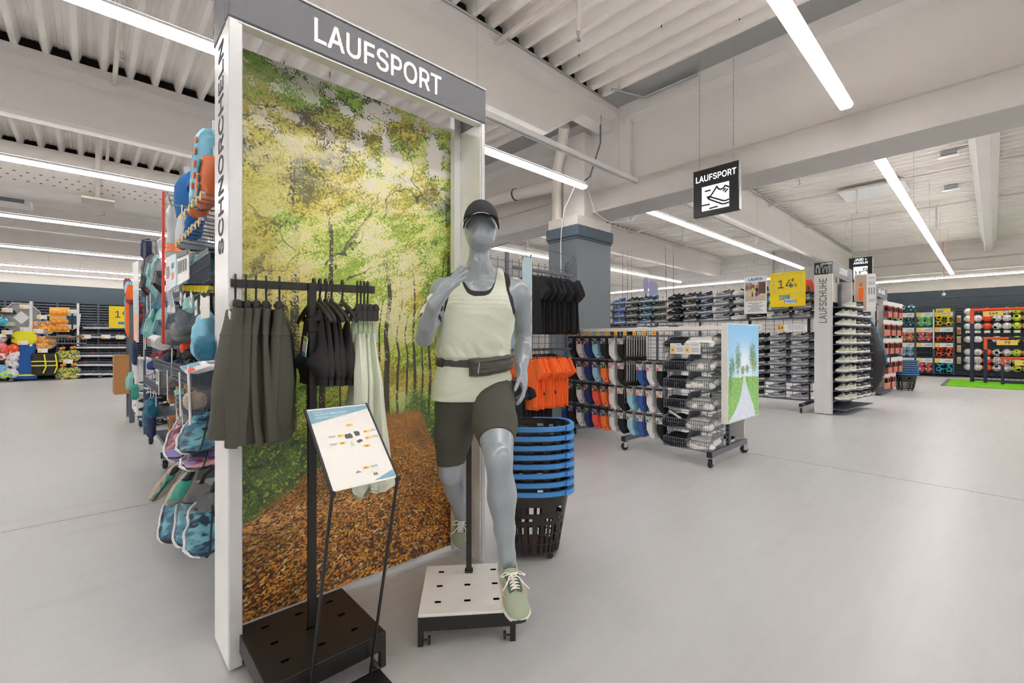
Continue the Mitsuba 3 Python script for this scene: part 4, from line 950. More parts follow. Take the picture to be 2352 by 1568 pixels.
part('picture', poly([(.100, .128), (.106, .121), (.110, .126), (.116, .126), (.120, .121), (.126, .128), (.126, .142), (.100, .142)]), 'dark_print', pn); part('picture', poly([(.134, .118), (.150, .116), (.155, .123), (.152, .136), (.137, .137)]), 'dark_print', pn)
part('picture', poly([(.112, .156), (.118, .156), (.122, .175), (.108, .175)]), 'mint_trim', pn); part('picture', poly([(.132, .158), (.146, .152), (.156, .155), (.154, .162), (.138, .167)]), 'dark_print', pn); part('picture', poly([(.092, .278), (.100, .271), (.108, .276), (.112, .280), (.092, .281)]), 'mid_print', pn)
part('fine_print', join([poly([(u, v), (u + w, v), (u + w, v + .0012), (u, v + .0012)]) for u, v, w in [(.196, .118 + i * .003, .02) for i in range(3)] + [(.045, .122 + i * .003, .024) for i in range(3)] + [(.195, .146 + i * .003, .02) for i in range(3)] + [(.042, .153 + i * .003, .024) for i in range(3)] + [(.147, .263 + i * .003, .024) for i in range(3)]]), 'mid_print', pn, kind='stuff')
part('lettering', ptext('95', .009, .146, .302, 0), 'dark_print', pn)
for u in (.002, LU - .002):
    a, b = onp(u, -.004, -.004), onp(u, LV + .006, -.004); x = a[0]
    part('rod', tube([a, b, b + A3((0, .008, -.02)), (x, 1.585, .02), (x, 1.585, .006)], .0055, 10), 'coal', ik, smooth=50)
    part('clamp', cyl(onp(u, LV + .0, -.006), onp(u, LV + .008, .002), .008, 10), 'black', ik)
part('rod', tube([onp(.0, .0, -.004), onp(LU, 0, -.004)], .004, 8), 'coal', ik, smooth=50)
part('base_plate', bx(.50, .80, 1.37, 1.595, 0, .007, .002), 'coal', ik)
# ---------------------------------------------------------------- stack of shopping baskets
mat('basket_black', (30, 27, 25), rough=.3, spec=.5)
mat('basket_blue', (62, 136, 204), rough=.4)
def oval(a, b, n=48, p=2.6, notch=0.0):
    t = np.linspace(0, 2 * np.pi, n + 1)[:-1]; c, s = np.cos(t), np.sin(t)
    return np.column_stack([a * np.sign(c) * np.abs(c) ** (2 / p), b * np.sign(s) * np.abs(s) ** (2 / p)])
A_, B_ = .245, .175
H_ = .38
def basket_meshes(full):
    """Rolling basket; z=0 its bottom, rim at H_."""
    lev = lambda z: .70 + .26 * (z / H_)
    n = 72; out = {}; R, S = [], []
    def ring(z, k=0.0): o = oval(A_ * lev(z) - k, B_ * lev(z) - k, n); return np.column_stack([o, np.full(n, z)])
    z0 = .0 if full else H_ - .075
    zs = [z0, H_ - .03]
    # solid bands and slotted bands
    def band(za, zb): return loft([ring(za), ring(zb), ring(zb, .004), ring(za, .004), ring(za)], cap=False)
    def ribs(za, zb, step, wide):
        o = []
        for j in range(0, n, step):
            idx = [(j + q) % n for q in range(wide)] ; a, b, c, d = ring(za)[idx], ring(zb)[idx], ring(zb, .004)[idx], ring(za, .004)[idx]
            o.append(loft([[a[q], b[q], c[q], d[q]] for q in range(wide)]))
        return join(o)
    if full:
        out['shell'] = join(band(0, .012), ribs(.012, .06, 2, 2), band(.06, .068), ribs(.068, .12, 2, 2), band(.12, .128), ribs(.128, .18, 2, 2), band(.18, .205), ribs(.205, .222, 6, 4), band(.222, .25), ribs(.25, .29, 8, 6), band(.29, H_ - .02))
        o = ring(.006); out['bottom'] = loft([[tuple(q) for q in ring(.003)], [tuple(q) for q in ring(.010)]])
    else:
        out['shell'] = join(band(H_ - .075, H_ - .055), ribs(H_ - .055, H_ - .035, 4, 3), band(H_ - .035, H_ - .01))
    def rim(a, b, z, w, h, t0, t1, m):
        t = np.linspace(t0, t1, m); p = 2.6; f = lambda k: np.column_stack([(a + k) * np.sign(np.cos(t)) * np.abs(np.cos(t)) ** (2 / p), (b + k) * np.sign(np.sin(t)) * np.abs(np.sin(t)) ** (2 / p)])
        i, o = f(0), f(w); return loft([[(*i[q], z), (*o[q], z), (*o[q], z + h), (*i[q], z + h)] for q in range(m)], cap=abs(t1 - t0) < 6.28, closed=True)
    out['rim'] = rim(A_ * .95, B_ * .95, H_ - .014, .016, .014, 0, 2 * np.pi, 73)
    out['handle'] = join(rim(A_ * .985, B_ * .985, H_ - .024, .022, .030, -.80, .85, 20), rim(A_ * .955, B_ * .955, H_ - .022, .018, .026, -2.75, -.78, 28), rim(A_ * .955, B_ * .955, H_ - .018, .014, .022, .84, 1.5, 14))
    return out
BK = [Proto(), Proto()]
for pz, full in ((BK[0], True), (BK[1], False)):
    d = basket_meshes(full)
    for nm, m in d.items(): pz.add(nm, m, 'basket_blue' if nm in ('handle',) else 'basket_black', 35)
BK[0].add('wheel', join([cyl((x, y - .01, -.018), (x, y + .01, -.018), .018, 14) for x, y in ((.11, .08), (.11, -.08), (-.11, .08), (-.11, -.08))]), 'black')
for i in range(8):
    BK[0 if i == 0 else 1].put('shopping_basket', f'black basket with blue handles, {ORD[i]} from the floor in the stack beside the mannequin', 'basket', at(1.895, 1.865, .036 + i * .0515, rz=-40 + (i % 3 - 1) * 1.2, s=.96), 'stacked shopping baskets')
# ---------------------------------------------------------------- hanging department signs
mat('sign_black', (30, 30, 29), rough=.25, spec=.5)
mat('sign_side', (196, 196, 200), rough=.35)
scene['mat_sign_glow'] = {'type': 'diffuse', 'reflectance': {'type': 'rgb', 'value': .5}}
SIGN_EMIT = {'type': 'area', 'radiance': {'type': 'rgb', 'value': [1.25, 1.5, 1.62]}}
def strokes(lines, w, x, u0, v0, s):
    """Flat strokes on a face looking to -X; u runs along -Y."""
    o = []
    for pts in lines: o.append(LineString([(u0 + a * s, v0 + b * s) for a, b in pts]).buffer(w, cap_style=2, join_style=2))
    return o
def on_negx(poly, x, d=.002):
    v, f = extr(poly, d); return np.stack([x - v[:, 2], -v[:, 0], v[:, 1]], 1), f
def dept_sign(name, x, ya, yb, za, zb, lines, draw, label):
    k = thing(name, label, 'hanging sign'); W = yb - ya
    part('box', bx(x, x + .06, ya, yb, za, zb, .004), 'sign_black', k)
    part('side_trim', bx(x + .004, x + .062, ya - .004, ya, za + .004, zb), 'sign_side', k); part('side_trim', bx(x + .004, x + .062, yb, yb + .004, za + .004, zb), 'sign_side', k)
    part('picture', bx(x - .002, x, ya + .20 * W, yb - .20 * W, za + .10 * (zb - za), za + .62 * (zb - za)), 'sign_glow', k, emitter=dict(SIGN_EMIT), label='glowing pale blue pictogram field')
    n = len(lines)
    for i, t in enumerate(lines): part('lettering', txt_negX(text(t, .064 * W / .49 if n == 1 else .062 * W / .49, .002, True, .85), x - .0002, (ya + yb) / 2, zb - (.135 if n == 1 else .085 + .085 * i) * W / .49), 'sign_glow', k, emitter=dict(SIGN_EMIT), label=f'glowing lettering {t}')
    u0, v0, s = -(yb - .20 * W), za + .10 * (zb - za), .6 * W
    sq = sbox(u0, v0, u0 + s, v0 + .52 * (zb - za))
    o = []
    for g in strokes(draw, .0085 * W / .49, x, u0, v0, s):
        g = g.intersection(sq)
        for q in getattr(g, 'geoms', [g]):
            if not q.is_empty: o.append(on_negx(q, x - .0022, .0016))
    part('pictogram', join(o), 'sign_black', k)
    for y in (ya + .13 * W, yb - .12 * W):
        pts = np.arange(zb, 4.44, .03); L = []
        for j, z in enumerate(pts[:-1]): L.append(bx(x + .028 - (.004 if j % 2 else .0012), x + .028 + (.004 if j % 2 else .0012), y - (.0012 if j % 2 else .004), y + (.0012 if j % 2 else .004), z, z + .032))
        part('chain', join(L), 'galv', k, kind='stuff')
shoe_l = [[(.26, .42), (.52, .76), (.56, .82), (.62, .72), (.70, .68), (.80, .70), (.86, .78), (.94, .74), (1.1, .62)], [(.26, .42), (.74, .14), (.84, .12), (1.1, .16)], [(.30, .50), (.78, .25), (.88, .23), (1.1, .28)], [(.26, .42), (.22, .50), (.30, .52)], [(.78, .60), (.88, .68)], [(.84, .54), (.96, .64)], [(.12, .74), (.34, .74)], [(0, .22), (.30, .22)], [(.28, .06), (.60, .08)]]
dept_sign('hanging_sign', 5.0, 1.838, 2.33, 2.63, 3.15, ['LAUFSPORT'], shoe_l, 'black hanging sign LAUFSPORT with a glowing running shoe pictogram')
deer = [[(0, .02), (.18, .30), (.42, .42), (.52, .40), (.60, .30), (.70, .24), (.66, .14), (.46, .16), (.34, .10), (.30, 0)], [(.20, .34), (.16, .66), (.12, .76)], [(.16, .60), (.26, .58)], [(.44, .42), (.46, .66), (.44, .76)], [(.46, .58), (.36, .62)], [(.46, .60), (.66, .66), (.74, .72)], [(.70, .88), (.78, .94), (.92, .88), (.98, .72), (.88, .68), (.74, .78), (.70, .88)], [(.92, .72), (.98, .60)]]
dept_sign('hanging_sign', 14.0, 2.03, 2.50, 2.70, 3.30, ['JAGD +', 'ANGELN'], deer, 'black hanging sign JAGD + ANGELN with a glowing deer and fish pictogram')
# ---------------------------------------------------------------- the sock stand
def uprights(k, pts, h, b='steel', z0=.1):
    for x, y in pts:
        u = part('upright', bx(x - .02, x + .02, y - .02, y + .02, z0, h, .002), b, k)
        part('slots', join([bx(x - .0208, x + .0208, y - .006, y + .006, z, z + .022) for z in np.arange(z0 + .05, h - .05, .05)]), 'hole', u, kind='stuff')
def wires(k, x, ya, yb, za, zb, sy, sz, r=.0022, b='steel', name='wire_grid'):
    o = [bx(x - r, x + r, y - r, y + r, za, zb) for y in np.arange(ya, yb + 1e-6, sy)] + [bx(x - r, x + r, ya, yb, z - r, z + r) for z in np.arange(za, zb + 1e-6, sz)]
    return part(name, join(o), b, k, kind='stuff', label='dark wire mesh')
def caster_meshes():
    w = lathe([(.012, -.014), (.036, -.014), (.040, -.009), (.040, .009), (.036, .014), (.012, .014)], 20); w = mv(w, (0, 0, .040), rx=90)
    fork = join(bx(-.012, .030, -.026, -.020, .035, .092, .002), bx(-.012, .030, .020, .026, .035, .092, .002), bx(-.016, .034, -.026, .026, .086, .096, .002), cyl((.008, 0, .09), (.008, 0, .115), .008, 8), cyl((0, -.03, .04), (0, .03, .04), .007, 8))
    return w, fork
CW, CF = caster_meshes(); CWP, CFP = mikit.ply(arr(CW), None, smooth=40), mikit.ply(arr(CF), None)
def caster(k, x, y, rz=0):
    c = part('caster', CFP, 'chrome', k, to=at(x, y, 0, rz=rz)); part('wheel', CWP, 'rubber', c, to=at(x, y, 0, rz=rz))
def foot(k, xa, xb, y, rz=(20, -30)):
    part('foot', bx(xa, xb, y - .025, y + .025, .105, .155, .003), 'steel', k); part('end_cap', bx(xa - .003, xa + .004, y - .0255, y + .0255, .104, .156), 'black', k)
    caster(k, xa + .03, y, rz[0]); caster(k, xb - .03, y, rz[1])
mat('cream', (236, 234, 228), rough=.45)
gk = thing('sock_stand', 'low wheeled sock stand with wire back, white top rail and rows of hooks', 'display stand')
uprights(gk, [(4.86, 1.89), (4.86, 2.86), (4.86, 3.83)], 1.40)
for y in (1.89, 2.86, 3.83): foot(gk, 4.40, 5.32, y, (rng.uniform(-60, 60), rng.uniform(-60, 60)))
wires(gk, 4.845, 1.9, 3.84, .20, 1.38, .10, .05)
part('top_rail', bx(4.47, 4.56, 1.81, 3.90, 1.345, 1.385, .004), 'cream', gk, label='white top rail')
part('top_rail', bx(4.47, 5.3, 1.81, 1.87, 1.345, 1.385, .004), 'cream', gk)
# light box on the end
def _park(p, n, uv):
    u, v = uv.x, uv.y
    sky_ = mikit.mix(_c(206, 234, 250), _c(140, 200, 240), v); sky_ = mikit.mix(sky_, _c(250, 253, 255), dr.exp(-dr.square((u - .5) / .3) - dr.square((v - .55) / .2)) * .9)
    gn = mikit.fbm(u * 60, v * 110, 1.0, 3); grass = mikit.mix(_c(70, 150, 60), _c(176, 222, 120), gn)
    gl = .42 + .05 * (1 - u) + .09 * mikit.smoothstep(.5, 1, u) * 0 + .03 * (mikit.fbm(u * 6, 3.0, 1.0, 2) - .5)
    col = mikit.mix(sky_, grass, mikit.smoothstep(gl + .008, gl - .008, v))
    t = dr.clip((.46 - v) / .46, 0, 1); c = .50 - .30 * t * t * (t < .99) + .10 * dr.sin(t * 3.0) * t; hw = .028 + .52 * t ** 1.5 * .8
    pm = mikit.smoothstep(hw + .01, hw - .01, dr.abs(u - c - .22 * t * t)) * mikit.smoothstep(.465, .455, v)
    br = .9 + .12 * mikit.cell_rand(u * 26 / (.3 + t), v * 70)
    col = mikit.mix(col, _c(220, 226, 236) * br, pm)
    for x, w, h0, h1, g in ((.30, .13, .44, .84, 0), (.12, .11, .42, .72, 0), (.78, .15, .46, .86, 0), (.86, .12, .46, .70, 1), (.06, .05, .25, .66, 0), (.60, .09, .46, .60, 0), (.45, .1, .45, .58, 0)):
        q = dr.square((u - x) / w) + dr.square((v - (h0 + h1) / 2) / ((h1 - h0) / 2)); m = mikit.smoothstep(.9, .5, q * .6 + mikit.fbm(u * 46 + x * 9, v * 80, 2.0, 3) * .9)
        col = mikit.mix(col, mikit.mix(_c(40, 84, 60), _c(130, 180, 110) if not g else _c(200, 214, 100), mikit.fbm(u * 70, v * 110, 3.0, 2)), m * .85)
        col = mikit.mix(col, _c(80, 80, 70), mikit.smoothstep(.006, .003, dr.abs(u - x)) * mikit.smoothstep(h0 - .1, h0 - .05, v) * mikit.smoothstep(h1, h1 - .2, v) * .7)
    return col
lb = thing('light_box', 'light box with a bright garden path picture on the end of the sock stand', 'light box')
part('housing', bx(4.49, 5.33, 1.752, 1.815, .431, 1.41, .004), 'cream', lb)
q = np.array([[4.50, 1.7515, .44], [5.32, 1.7515, .44], [5.32, 1.7515, 1.40], [4.50, 1.7515, 1.40]])
mat('park', (0, 0, 0), rough=.4, tex=mikit.proc(lambda p, n, uv: _park(p, n, uv) * .3))
EMIT_PARK = mikit.proc(lambda p, n, uv: _park(p, n, uv) * .62)
part('picture', (q, np.array([[0, 1, 2, 3]])), 'park', lb, label='backlit picture of a paved path through grass', uv=np.array([[0, 0], [1, 0], [1, 1], [0, 1.0]]), emitter={'type': 'area', 'radiance': EMIT_PARK})
# packs of socks on hooks
SOCKC = dict(white=(236, 235, 232), black=(26, 26, 28), navy=(34, 48, 104), blue=(52, 84, 150), sky=(160, 212, 232), coral=(250, 98, 82), orange=(252, 128, 62))
for n_, c in SOCKC.items(): mat('sock_' + n_, c, rough=.9, sheen=.2)
mat('card_dark', (66, 65, 66), rough=.6); mat('card_grey', (206, 205, 202), rough=.6)
for n_, c in dict(amber=(250, 180, 50), pink=(238, 80, 120), green=(70, 190, 100), violet=(150, 130, 210), orange2=(250, 140, 50), teal=(50, 140, 100)).items(): mat('sticker_' + n_, c, rough=.5)
def sock_proto(long, ruff=0):
    """Faces -X; hangs from z=0 at its hook."""
    P = Proto(); w = .040
    P.add('card', join(bx(-.025, -.023, -w, w, -.095, .0, .0008), bx(-.025, .012, -w, w, -.003, .0), bx(.010, .012, -w, w, -.24 if long else -.10, .0)), 'CARD')
    P.add('header', bx(-.0265, -.025, -w * .98, w * .98, -.024, -.001), 'black')
    pts = [(-.026, -.06), (.028, -.06), (.030, -.13), (.026, -.175), (.006, -.215), (-.020, -.250), (-.045, -.262), (-.060, -.245), (-.052, -.220), (-.032, -.190), (-.028, -.15)] if not long else [(-.030, -.05), (.032, -.05), (.034, -.17), (.028, -.22), (-.010, -.262), (-.050, -.285), (-.060, -.265), (-.04, -.235), (-.032, -.19)]
    poly = Polygon([(a, b) for a, b in pts]).buffer(.006); L = []
    for t, off in ((-.010, -.010), (-.016, -.004), (-.018, .0), (-.016, -.004), (.006, .0), (.012, -.006)): pass
    xy = np.array(poly.simplify(.001).exterior.coords)[:-1]; 
    rings = []
    c = xy.mean(0)
    for x, k in ((-.022, .82), (-.020, .95), (-.012, 1.0), (.004, 1.0), (.010, .9)):
        q = c + (xy - c) * k; wv = .0025 * np.sin(q[:, 1] * 160 + x * 300) * (2.4 if ruff else 1); rings.append(np.column_stack([np.full(len(q), x) + wv * .6, q[:, 0] * (1 + (ruff * .10) * np.sin(q[:, 1] * 210)), q[:, 1]]))
    v, f = loft(rings); P.add('sock', (v, f), 'SOCK', 50)
    if not long: P.add('heel_patch', mv(sphere(.012, 1), (-.014, -.046, -.225), s=(.9, 1.1, 1.3)), 'PATCH', True)
    P.add('sticker', bx(-.0268, -.0254, .006, .032, -.090, -.060), 'STICK')
    P.add('print', join(bx(-.0262, -.025, -.030, .024, -.036, -.031), bx(-.0262, -.025, -.028, -.002, -.050, -.044), bx(-.0262, -.025, -.028, -.008, -.062, -.057)), 'PRINT')
    return P
SP = [sock_proto(False), sock_proto(True), sock_proto(False, 1)]
ROWS = [(1.285, ['', 'black', 'white', 'navy', 'sky', 'black', 'WHITE', 'BLACK', 'stack'], ['', 'violet', 'amber', 'pink', 'green', 'violet', 'violet', 'violet', '']),
        (1.0, ['navy', 'black', 'white', 'navy', 'sky', 'orange', 'WHITE', 'BLACK', 'stack', 'blue', 'white', 'black'], ['pink', 'green', 'violet', 'pink', 'violet', 'green', 'pink', 'pink', '', 'pink', 'pink', 'pink']),
        (.715, ['navy', 'black', 'white', 'navy', 'coral', 'orange', 'WHITE', 'BLACK', 'sky', 'blue', 'white', 'black'], ['orange2', 'orange2', 'green', 'orange2', 'amber', 'amber'] + ['orange2'] * 6),
        (.43, ['navy', 'black', 'white', 'navy', 'coral', 'orange', 'white', 'black', 'sky', 'blue', 'white', 'black'], ['teal', 'violet', 'violet', 'teal', 'violet', 'violet'] + ['teal'] * 6)]
CN = dict(sky='light blue', coral='coral red', stack='black')
RN = ['top', 'second', 'third', 'bottom']
HOOK = mikit.ply(join(cyl((4.845, 0, 0), (4.46, 0, .012), .0028, 5), tube([(4.46, 0, .012), (4.452, 0, .026)], .0028, 5)), None)
for r, (z, cols, st) in enumerate(ROWS):
    part('hook_bar', bx(4.82, 4.835, 2.45, 3.86, z + .0, z + .018), 'steel', gk)
    for c, col in enumerate(cols):
        if not col: continue
        y = 3.80 - c * .1225; part('hook', HOOK, 'steel', gk, to=at(0, y, z))
        stack = col == 'stack'; cc = 'black' if stack else col.lower(); long = stack or col.isupper(); ruff = c >= 8 and not stack
        proto = SP[1 if long else (2 if ruff else 0)]; grey = c >= 6
        sw = dict(CARD='card_grey' if grey else 'card_dark', SOCK='sock_' + cc, PATCH='sock_black' if not grey else 'sock_' + cc, STICK='sticker_' + (st[c] or 'violet'), PRINT='dark_print' if grey else 'label_white')
        nm = CN.get(col, cc)
        if stack:
            for i in range(9): SP[1].put('sock_pack', f'black sock pack seen edge-on, {ORD[i]} of the nine in the {RN[r]} row bundle', 'socks', at(4.49 + i * .03, y - i * .0125 + .05, z + .01, rz=-78 + (i % 3)), f'bundle of black socks, {RN[r]} row', sw)
            continue
        proto.put('sock_pack', f'{nm} sock pack with {"grey" if grey else "dark"} card, {ORD[c]} from the column end in the {RN[r]} row', 'socks', at(4.485, y, z + .008, rz=rng.uniform(-4, 4)), 'sock packs on the stand', sw)
        for i in range(2): proto.put('sock_pack', f'{nm} sock pack {["directly behind the front one", "rearmost"][i]}, {ORD[c]} from the column end, {RN[r]} row', 'socks', at(4.525 + i * .045, y + rng.uniform(-.004, .004), z + .006, rz=rng.uniform(-6, 6)), f'{nm} packs behind, {RN[r]} row hook {c + 1}', sw)
mat('tag_amber', (246, 186, 60), rough=.5)
TG = Proto().add('tag', bx(-.001, .001, -.022, .022, -.045, 0), 'tag_amber').add('print', join(bx(-.0016, -.001, -.006, .008, -.032, -.018)), 'dark_print')
for i in range(12): TG.put('price_tag', f'small amber price tag under the white top rail, {ORD[i]} from the column end', 'price tag', at(4.468, 3.86 - i * .122, 1.345), 'amber tags of the sock stand')
for i, y in enumerate((1.90, 1.96, 2.02)):
    SP[1].put('sock_pack', f'grey-carded sock pack on the far side below the light box, {ORD[i]} from its edge', 'socks', at(5.22, y, .42, rz=180), 'sock packs on the far side', dict(CARD='card_grey', SOCK='sock_black' if i else 'sock_white', PATCH='sock_black', STICK='card_grey', PRINT='dark_print'))
# wire baskets with packs
def wire_basket(w=.23, d=.36, hf=.095, hb=.165, r=.002, step=.022):
    """x 0 (front) .. d (back), y 0..w, open top, front lower than the back."""
    o = []
    hz = lambda x: hf + (hb - hf) * min(max((x - .05) / .06, 0), 1)
    for y in np.arange(0, w + 1e-6, step): o += [bx(-r, r, y - r, y + r, 0, hf), bx(0, d, y - r, y + r, -r, r)]
    for x in np.arange(0, d + 1e-6, step):
        for y in (0, w): o.append(bx(x - r, x + r, y - r, y + r, 0, hz(x)))
    fr = []
    for y in (0, w): fr.append(tube([(-.0, y, hf), (.05, y, hf), (.11, y, hb), (d, y, hb)], .0036, 5)); fr.append(bx(0, d, y - .003, y + .003, -.003, .003))
    fr += [bx(-.0036, .0036, 0, w, hf - .0036, hf + .0036), bx(-.003, .003, 0, w, hf * .55, hf * .55 + .004), bx(-.003, .003, 0, w, -.003, .003), bx(d - .003, d + .003, 0, w, hb - .003, hb + .003)]
    return join(o), join(fr)
mat('wire', (118, 126, 136), rough=.35, metal=.5)
WB, WF = wire_basket(); WP = Proto().add('wires', WB, 'wire').add('rim', WF, 'wire')
def bundle(seed, a=.055, b=.085, c=.035):
    v, f = sphere(1, 3); n = meshkit.fbm(v * 2.2 + seed * 7, 3, seed) - .5; n2 = meshkit.fbm(v * [7, 2, 7] + seed, 2, seed + 3) - .5
    v = np.sign(v) * np.abs(v) ** .7; v = v * (1 + .35 * n + .16 * n2)[:, None] * [a, b, c]; return v, f
BD_ = [mikit.ply(arr(bundle(i)), None, smooth=True) for i in range(6)]
BZ = [1.12, .935, .75, .545, .345, .145]
for r, z in enumerate(BZ):
    for s_, (y, c, nm) in enumerate(((2.15, 'black', 'black'), (1.905, 'white', 'white'))):
        WP.put('wire_basket', f'grey wire basket with {nm} socks, {ORD[r]} from the top beside the light box', 'wire basket', at(4.42, y, z), 'wire baskets of the sock stand')
        for i in range(9):
            key = numbered('sock_bundle'); xx, yy, zz = 4.475 + .095 * (i % 3), y + .055 + .06 * (i // 3), z + .04 + (.032 if i % 3 else 0)
            if r == 0: zz += .05
            scene[key] = shape(BD_[(i + r * 2 + s_) % 6], 'sock_' + c, to=at(xx, yy, zz, rz=rng.uniform(-40, 40), ry=rng.uniform(-25, 25)))
            info(key, f'{nm} socks, {["front", "middle", "rear"][i % 3]} row {ORD[2 - i // 3]} from the light box, {ORD[r]} wire basket down', 'socks', f'{nm} bundles in basket {r + 1}')
pl = thing('price_board', 'white price board with two amber fields on the top wire baskets', 'price sign')
part('board', bx(4.405, 4.41, 1.98, 2.30, 1.105, 1.215), 'label_white', pl)
for y in (2.245, 2.09): part('amber_field', bx(4.4035, 4.405, y, y + .05, 1.115, 1.175), 'chip', pl)
part('print', join([bx(4.4038, 4.405, y, y + w, z, z + .006) for y, w in ((2.16, .07), (2.0, .075)) for z in (1.13, 1.145, 1.16, 1.195)]), 'mid_print', pl, kind='stuff')
part('print', join([bx(4.4030, 4.4036, y + .018, y + .034, 1.137, 1.152) for y in (2.245, 2.09)]), 'dark_print', pl, kind='stuff')
k = thing('rolled_label', 'white rolled paper label lying on the black socks', 'label'); part('roll', cyl((4.44, 2.2, .44), (4.47, 2.34, .50), .012, 10), 'label_white', k)
# ---------------------------------------------------------------- the shoe wall behind and the shoe tower in the second portal
def _mesh_up(c1, c2):
    a, b = lin(c1), lin(c2)
    return c1
for n_, c in dict(white=(226, 226, 222), blue=(46, 92, 168), charcoal=(62, 62, 64), black=(30, 30, 32), teal=(38, 92, 118), olive=(88, 88, 74), navy=(40, 52, 84), grey=(128, 130, 136), cream=(188, 190, 164), brown=(112, 92, 74)).items(): mat('up_' + n_, c, rough=.8, sheen=.2)
for n_, c in dict(white=(238, 238, 238), orange=(240, 150, 50), black=(26, 26, 28), lav=(214, 212, 226)).items(): mat('trim_' + n_, c, rough=.6)
S1 = {k_: (arr(m_)[0] * [1, 1, 1.22], arr(m_)[1]) for k_, m_ in shoe(.29, False, 13, 5).items()}; SPZ = Proto()
for n_ in ('upper', 'midsole', 'lining', 'lace', 'logo'): SPZ.add(n_, S1[n_], n_.upper(), 45)
def put_shoe(t, style, label, group):
    u, m, l, la, lg = style
    return SPZ.put('running_shoe', label, 'shoe', t, group, dict(UPPER='up_' + u, MIDSOLE='trim_' + m, LINING='trim_' + l if l in ('black', 'white') else 'up_' + l, LACE='trim_' + la, LOGO='trim_' + lg))
wk = thing('shoe_gondola', 'long shoe rack with wire mesh back and rows of narrow shelves behind the sock stand', 'display rack')
for i in range(7): uprights(wk, [(9.36, 2.25 + i * .98)], 2.26 if i else 2.2)
wires(wk, 9.34, 2.2, 8.1, .25, 2.24, .15, .075, .0028)
for y in (2.25, 4.2, 6.1, 8.0): foot(wk, 8.85, 9.9, y)
UP = [2.085, 1.93, 1.78, 1.625]
STY = [('white', 'white', 'white', 'white', 'white'), ('blue', 'white', 'blue', 'white', 'white'), ('charcoal', 'white', 'black', 'black', 'white'), ('teal', 'white', 'black', 'black', 'white'), ('olive', 'white', 'black', 'black', 'black'), ('black', 'black', 'black', 'black', 'white'), ('charcoal', 'white', 'black', 'black', 'orange'), ('navy', 'white', 'black', 'white', 'white'), ('grey', 'white', 'black', 'white', 'white'), ('white', 'white', 'black', 'black', 'white'), ('black', 'white', 'black', 'black', 'white'), ('grey', 'lav', 'black', 'white', 'white')]
SN = ['white', 'bright blue', 'charcoal and white', 'teal', 'olive', 'black', 'charcoal with orange stripe', 'navy with white stripe', 'grey and white', 'white and black', 'black and white', 'pale grey']
RNM = ['top', 'second', 'third', 'fourth', 'fifth', 'sixth', 'seventh', 'eighth', 'ninth', 'tenth', 'eleventh']
for r, z in enumerate(UP):
    part('shelf', join(bx(9.0, 9.34, 2.15, 8.05, z - .008, z - .003), bx(8.985, 9.0, 2.15, 8.05, z - .012, z + .008)), 'steel', wk, to=None)
    for c in range(13):
        y = 6.32 - c * .335
        if r == 0 and c in (4, 12): continue
        st = min(c, 11)
        for b in range(2):
            if b and c % 3 == 1: continue
            yy = y + rng.uniform(-.02, .02) - b * .06
            put_shoe(at(9.07 + b * .13, yy - .145, z + .016, rz=93 + rng.uniform(-9, 9), rx=-16), STY[st], f'{SN[st]} running shoe, {ORD[c]} from the column, {"rear twin" if b else "front"}, {RNM[r]} rack shelf', f'shoes on the {RNM[r]} shelf')
LO = [.205 + i * .148 for i in range(8)][::-1]
for r, z in enumerate(LO):
    part('shelf', join(bx(9.0, 9.34, 2.15, 3.9, z - .008, z - .003), bx(8.985, 9.0, 2.15, 3.9, z - .012, z + .006)), 'steel', wk)
    for c in range(5):
        y = 3.72 - c * .35; st = 10 if c < 3 else 11
        for b in range(2):
            if b and r > 5: continue
            put_shoe(at(9.07 + b * .13, y - .145 - b * .05, z + .014, rz=93 + rng.uniform(-6, 6), rx=-14), STY[st], f'{SN[st]} running shoe{", rear twin" if b else ""}, {ORD[4 - c]} from the LAUFSCHUHE post, {RNM[r]} lower shelf', f'shoes on the {RNM[r]} lower shelf')
mat('mint_shirt', (120, 214, 180), rough=.8); mat('coral_shirt', (250, 96, 76), rough=.8)
def flat_sign(name, x, ya, yb, za, zb, b, label, cat='sign', th=.004):
    k = thing(name, label, cat); part('sheet', bx(x, x + th, ya, yb, za, zb), b, k); part('clip', join(bx(x - .003, x + .10, ya + .03, ya + .036, zb - .01, zb + .006), bx(x - .003, x + .10, yb - .036, yb - .03, zb - .01, zb + .006)), 'steel', k); return k
mat('yellow_sign', (248, 216, 20), rough=.5); mat('sky_blue', (40, 120, 190), rough=.5); mat('poster_tan', (196, 170, 146), rough=.6); mat('grid_grey', (200, 196, 150), rough=.6)
def ntx(s, h, x, y, z, bold=True, sx=1.0): return txt_negX(text(s, h, .002, bold, sx), x, y, z)
k = flat_sign('price_poster', 8.78, 2.16, 2.70, 1.82, 2.42, 'yellow_sign', 'big yellow price poster reading 14,99 BEST-PREIS on the shoe rack', 'poster')
part('frame_line', join([bx(8.7785, 8.78, 2.22, 2.64, z, z + .010) for z in (2.05, 2.375)] + [bx(8.7785, 8.78, y, y + .010, 2.05, 2.385) for y in (2.22, 2.63)]), 'grid_grey', k)
part('price', join(ntx('14', .14, 8.778, 2.475, 2.145, False), ntx('€', .045, 8.778, 2.35, 2.25), ntx('99', .06, 8.778, 2.335, 2.145, False)), 'ink', k, label='price 14,99')
part('field', bx(8.777, 8.78, 2.395, 2.56, 1.945, 2.02), 'sky_blue', k); part('field', bx(8.776, 8.78, 2.30, 2.47, 1.875, 1.95), 'label_white', k)
part('lettering', ntx('BEST-', .045, 8.7768, 2.477, 1.96), 'yellow_sign', k); part('lettering', ntx('PREIS', .045, 8.7758, 2.385, 1.89), 'sky_blue', k)
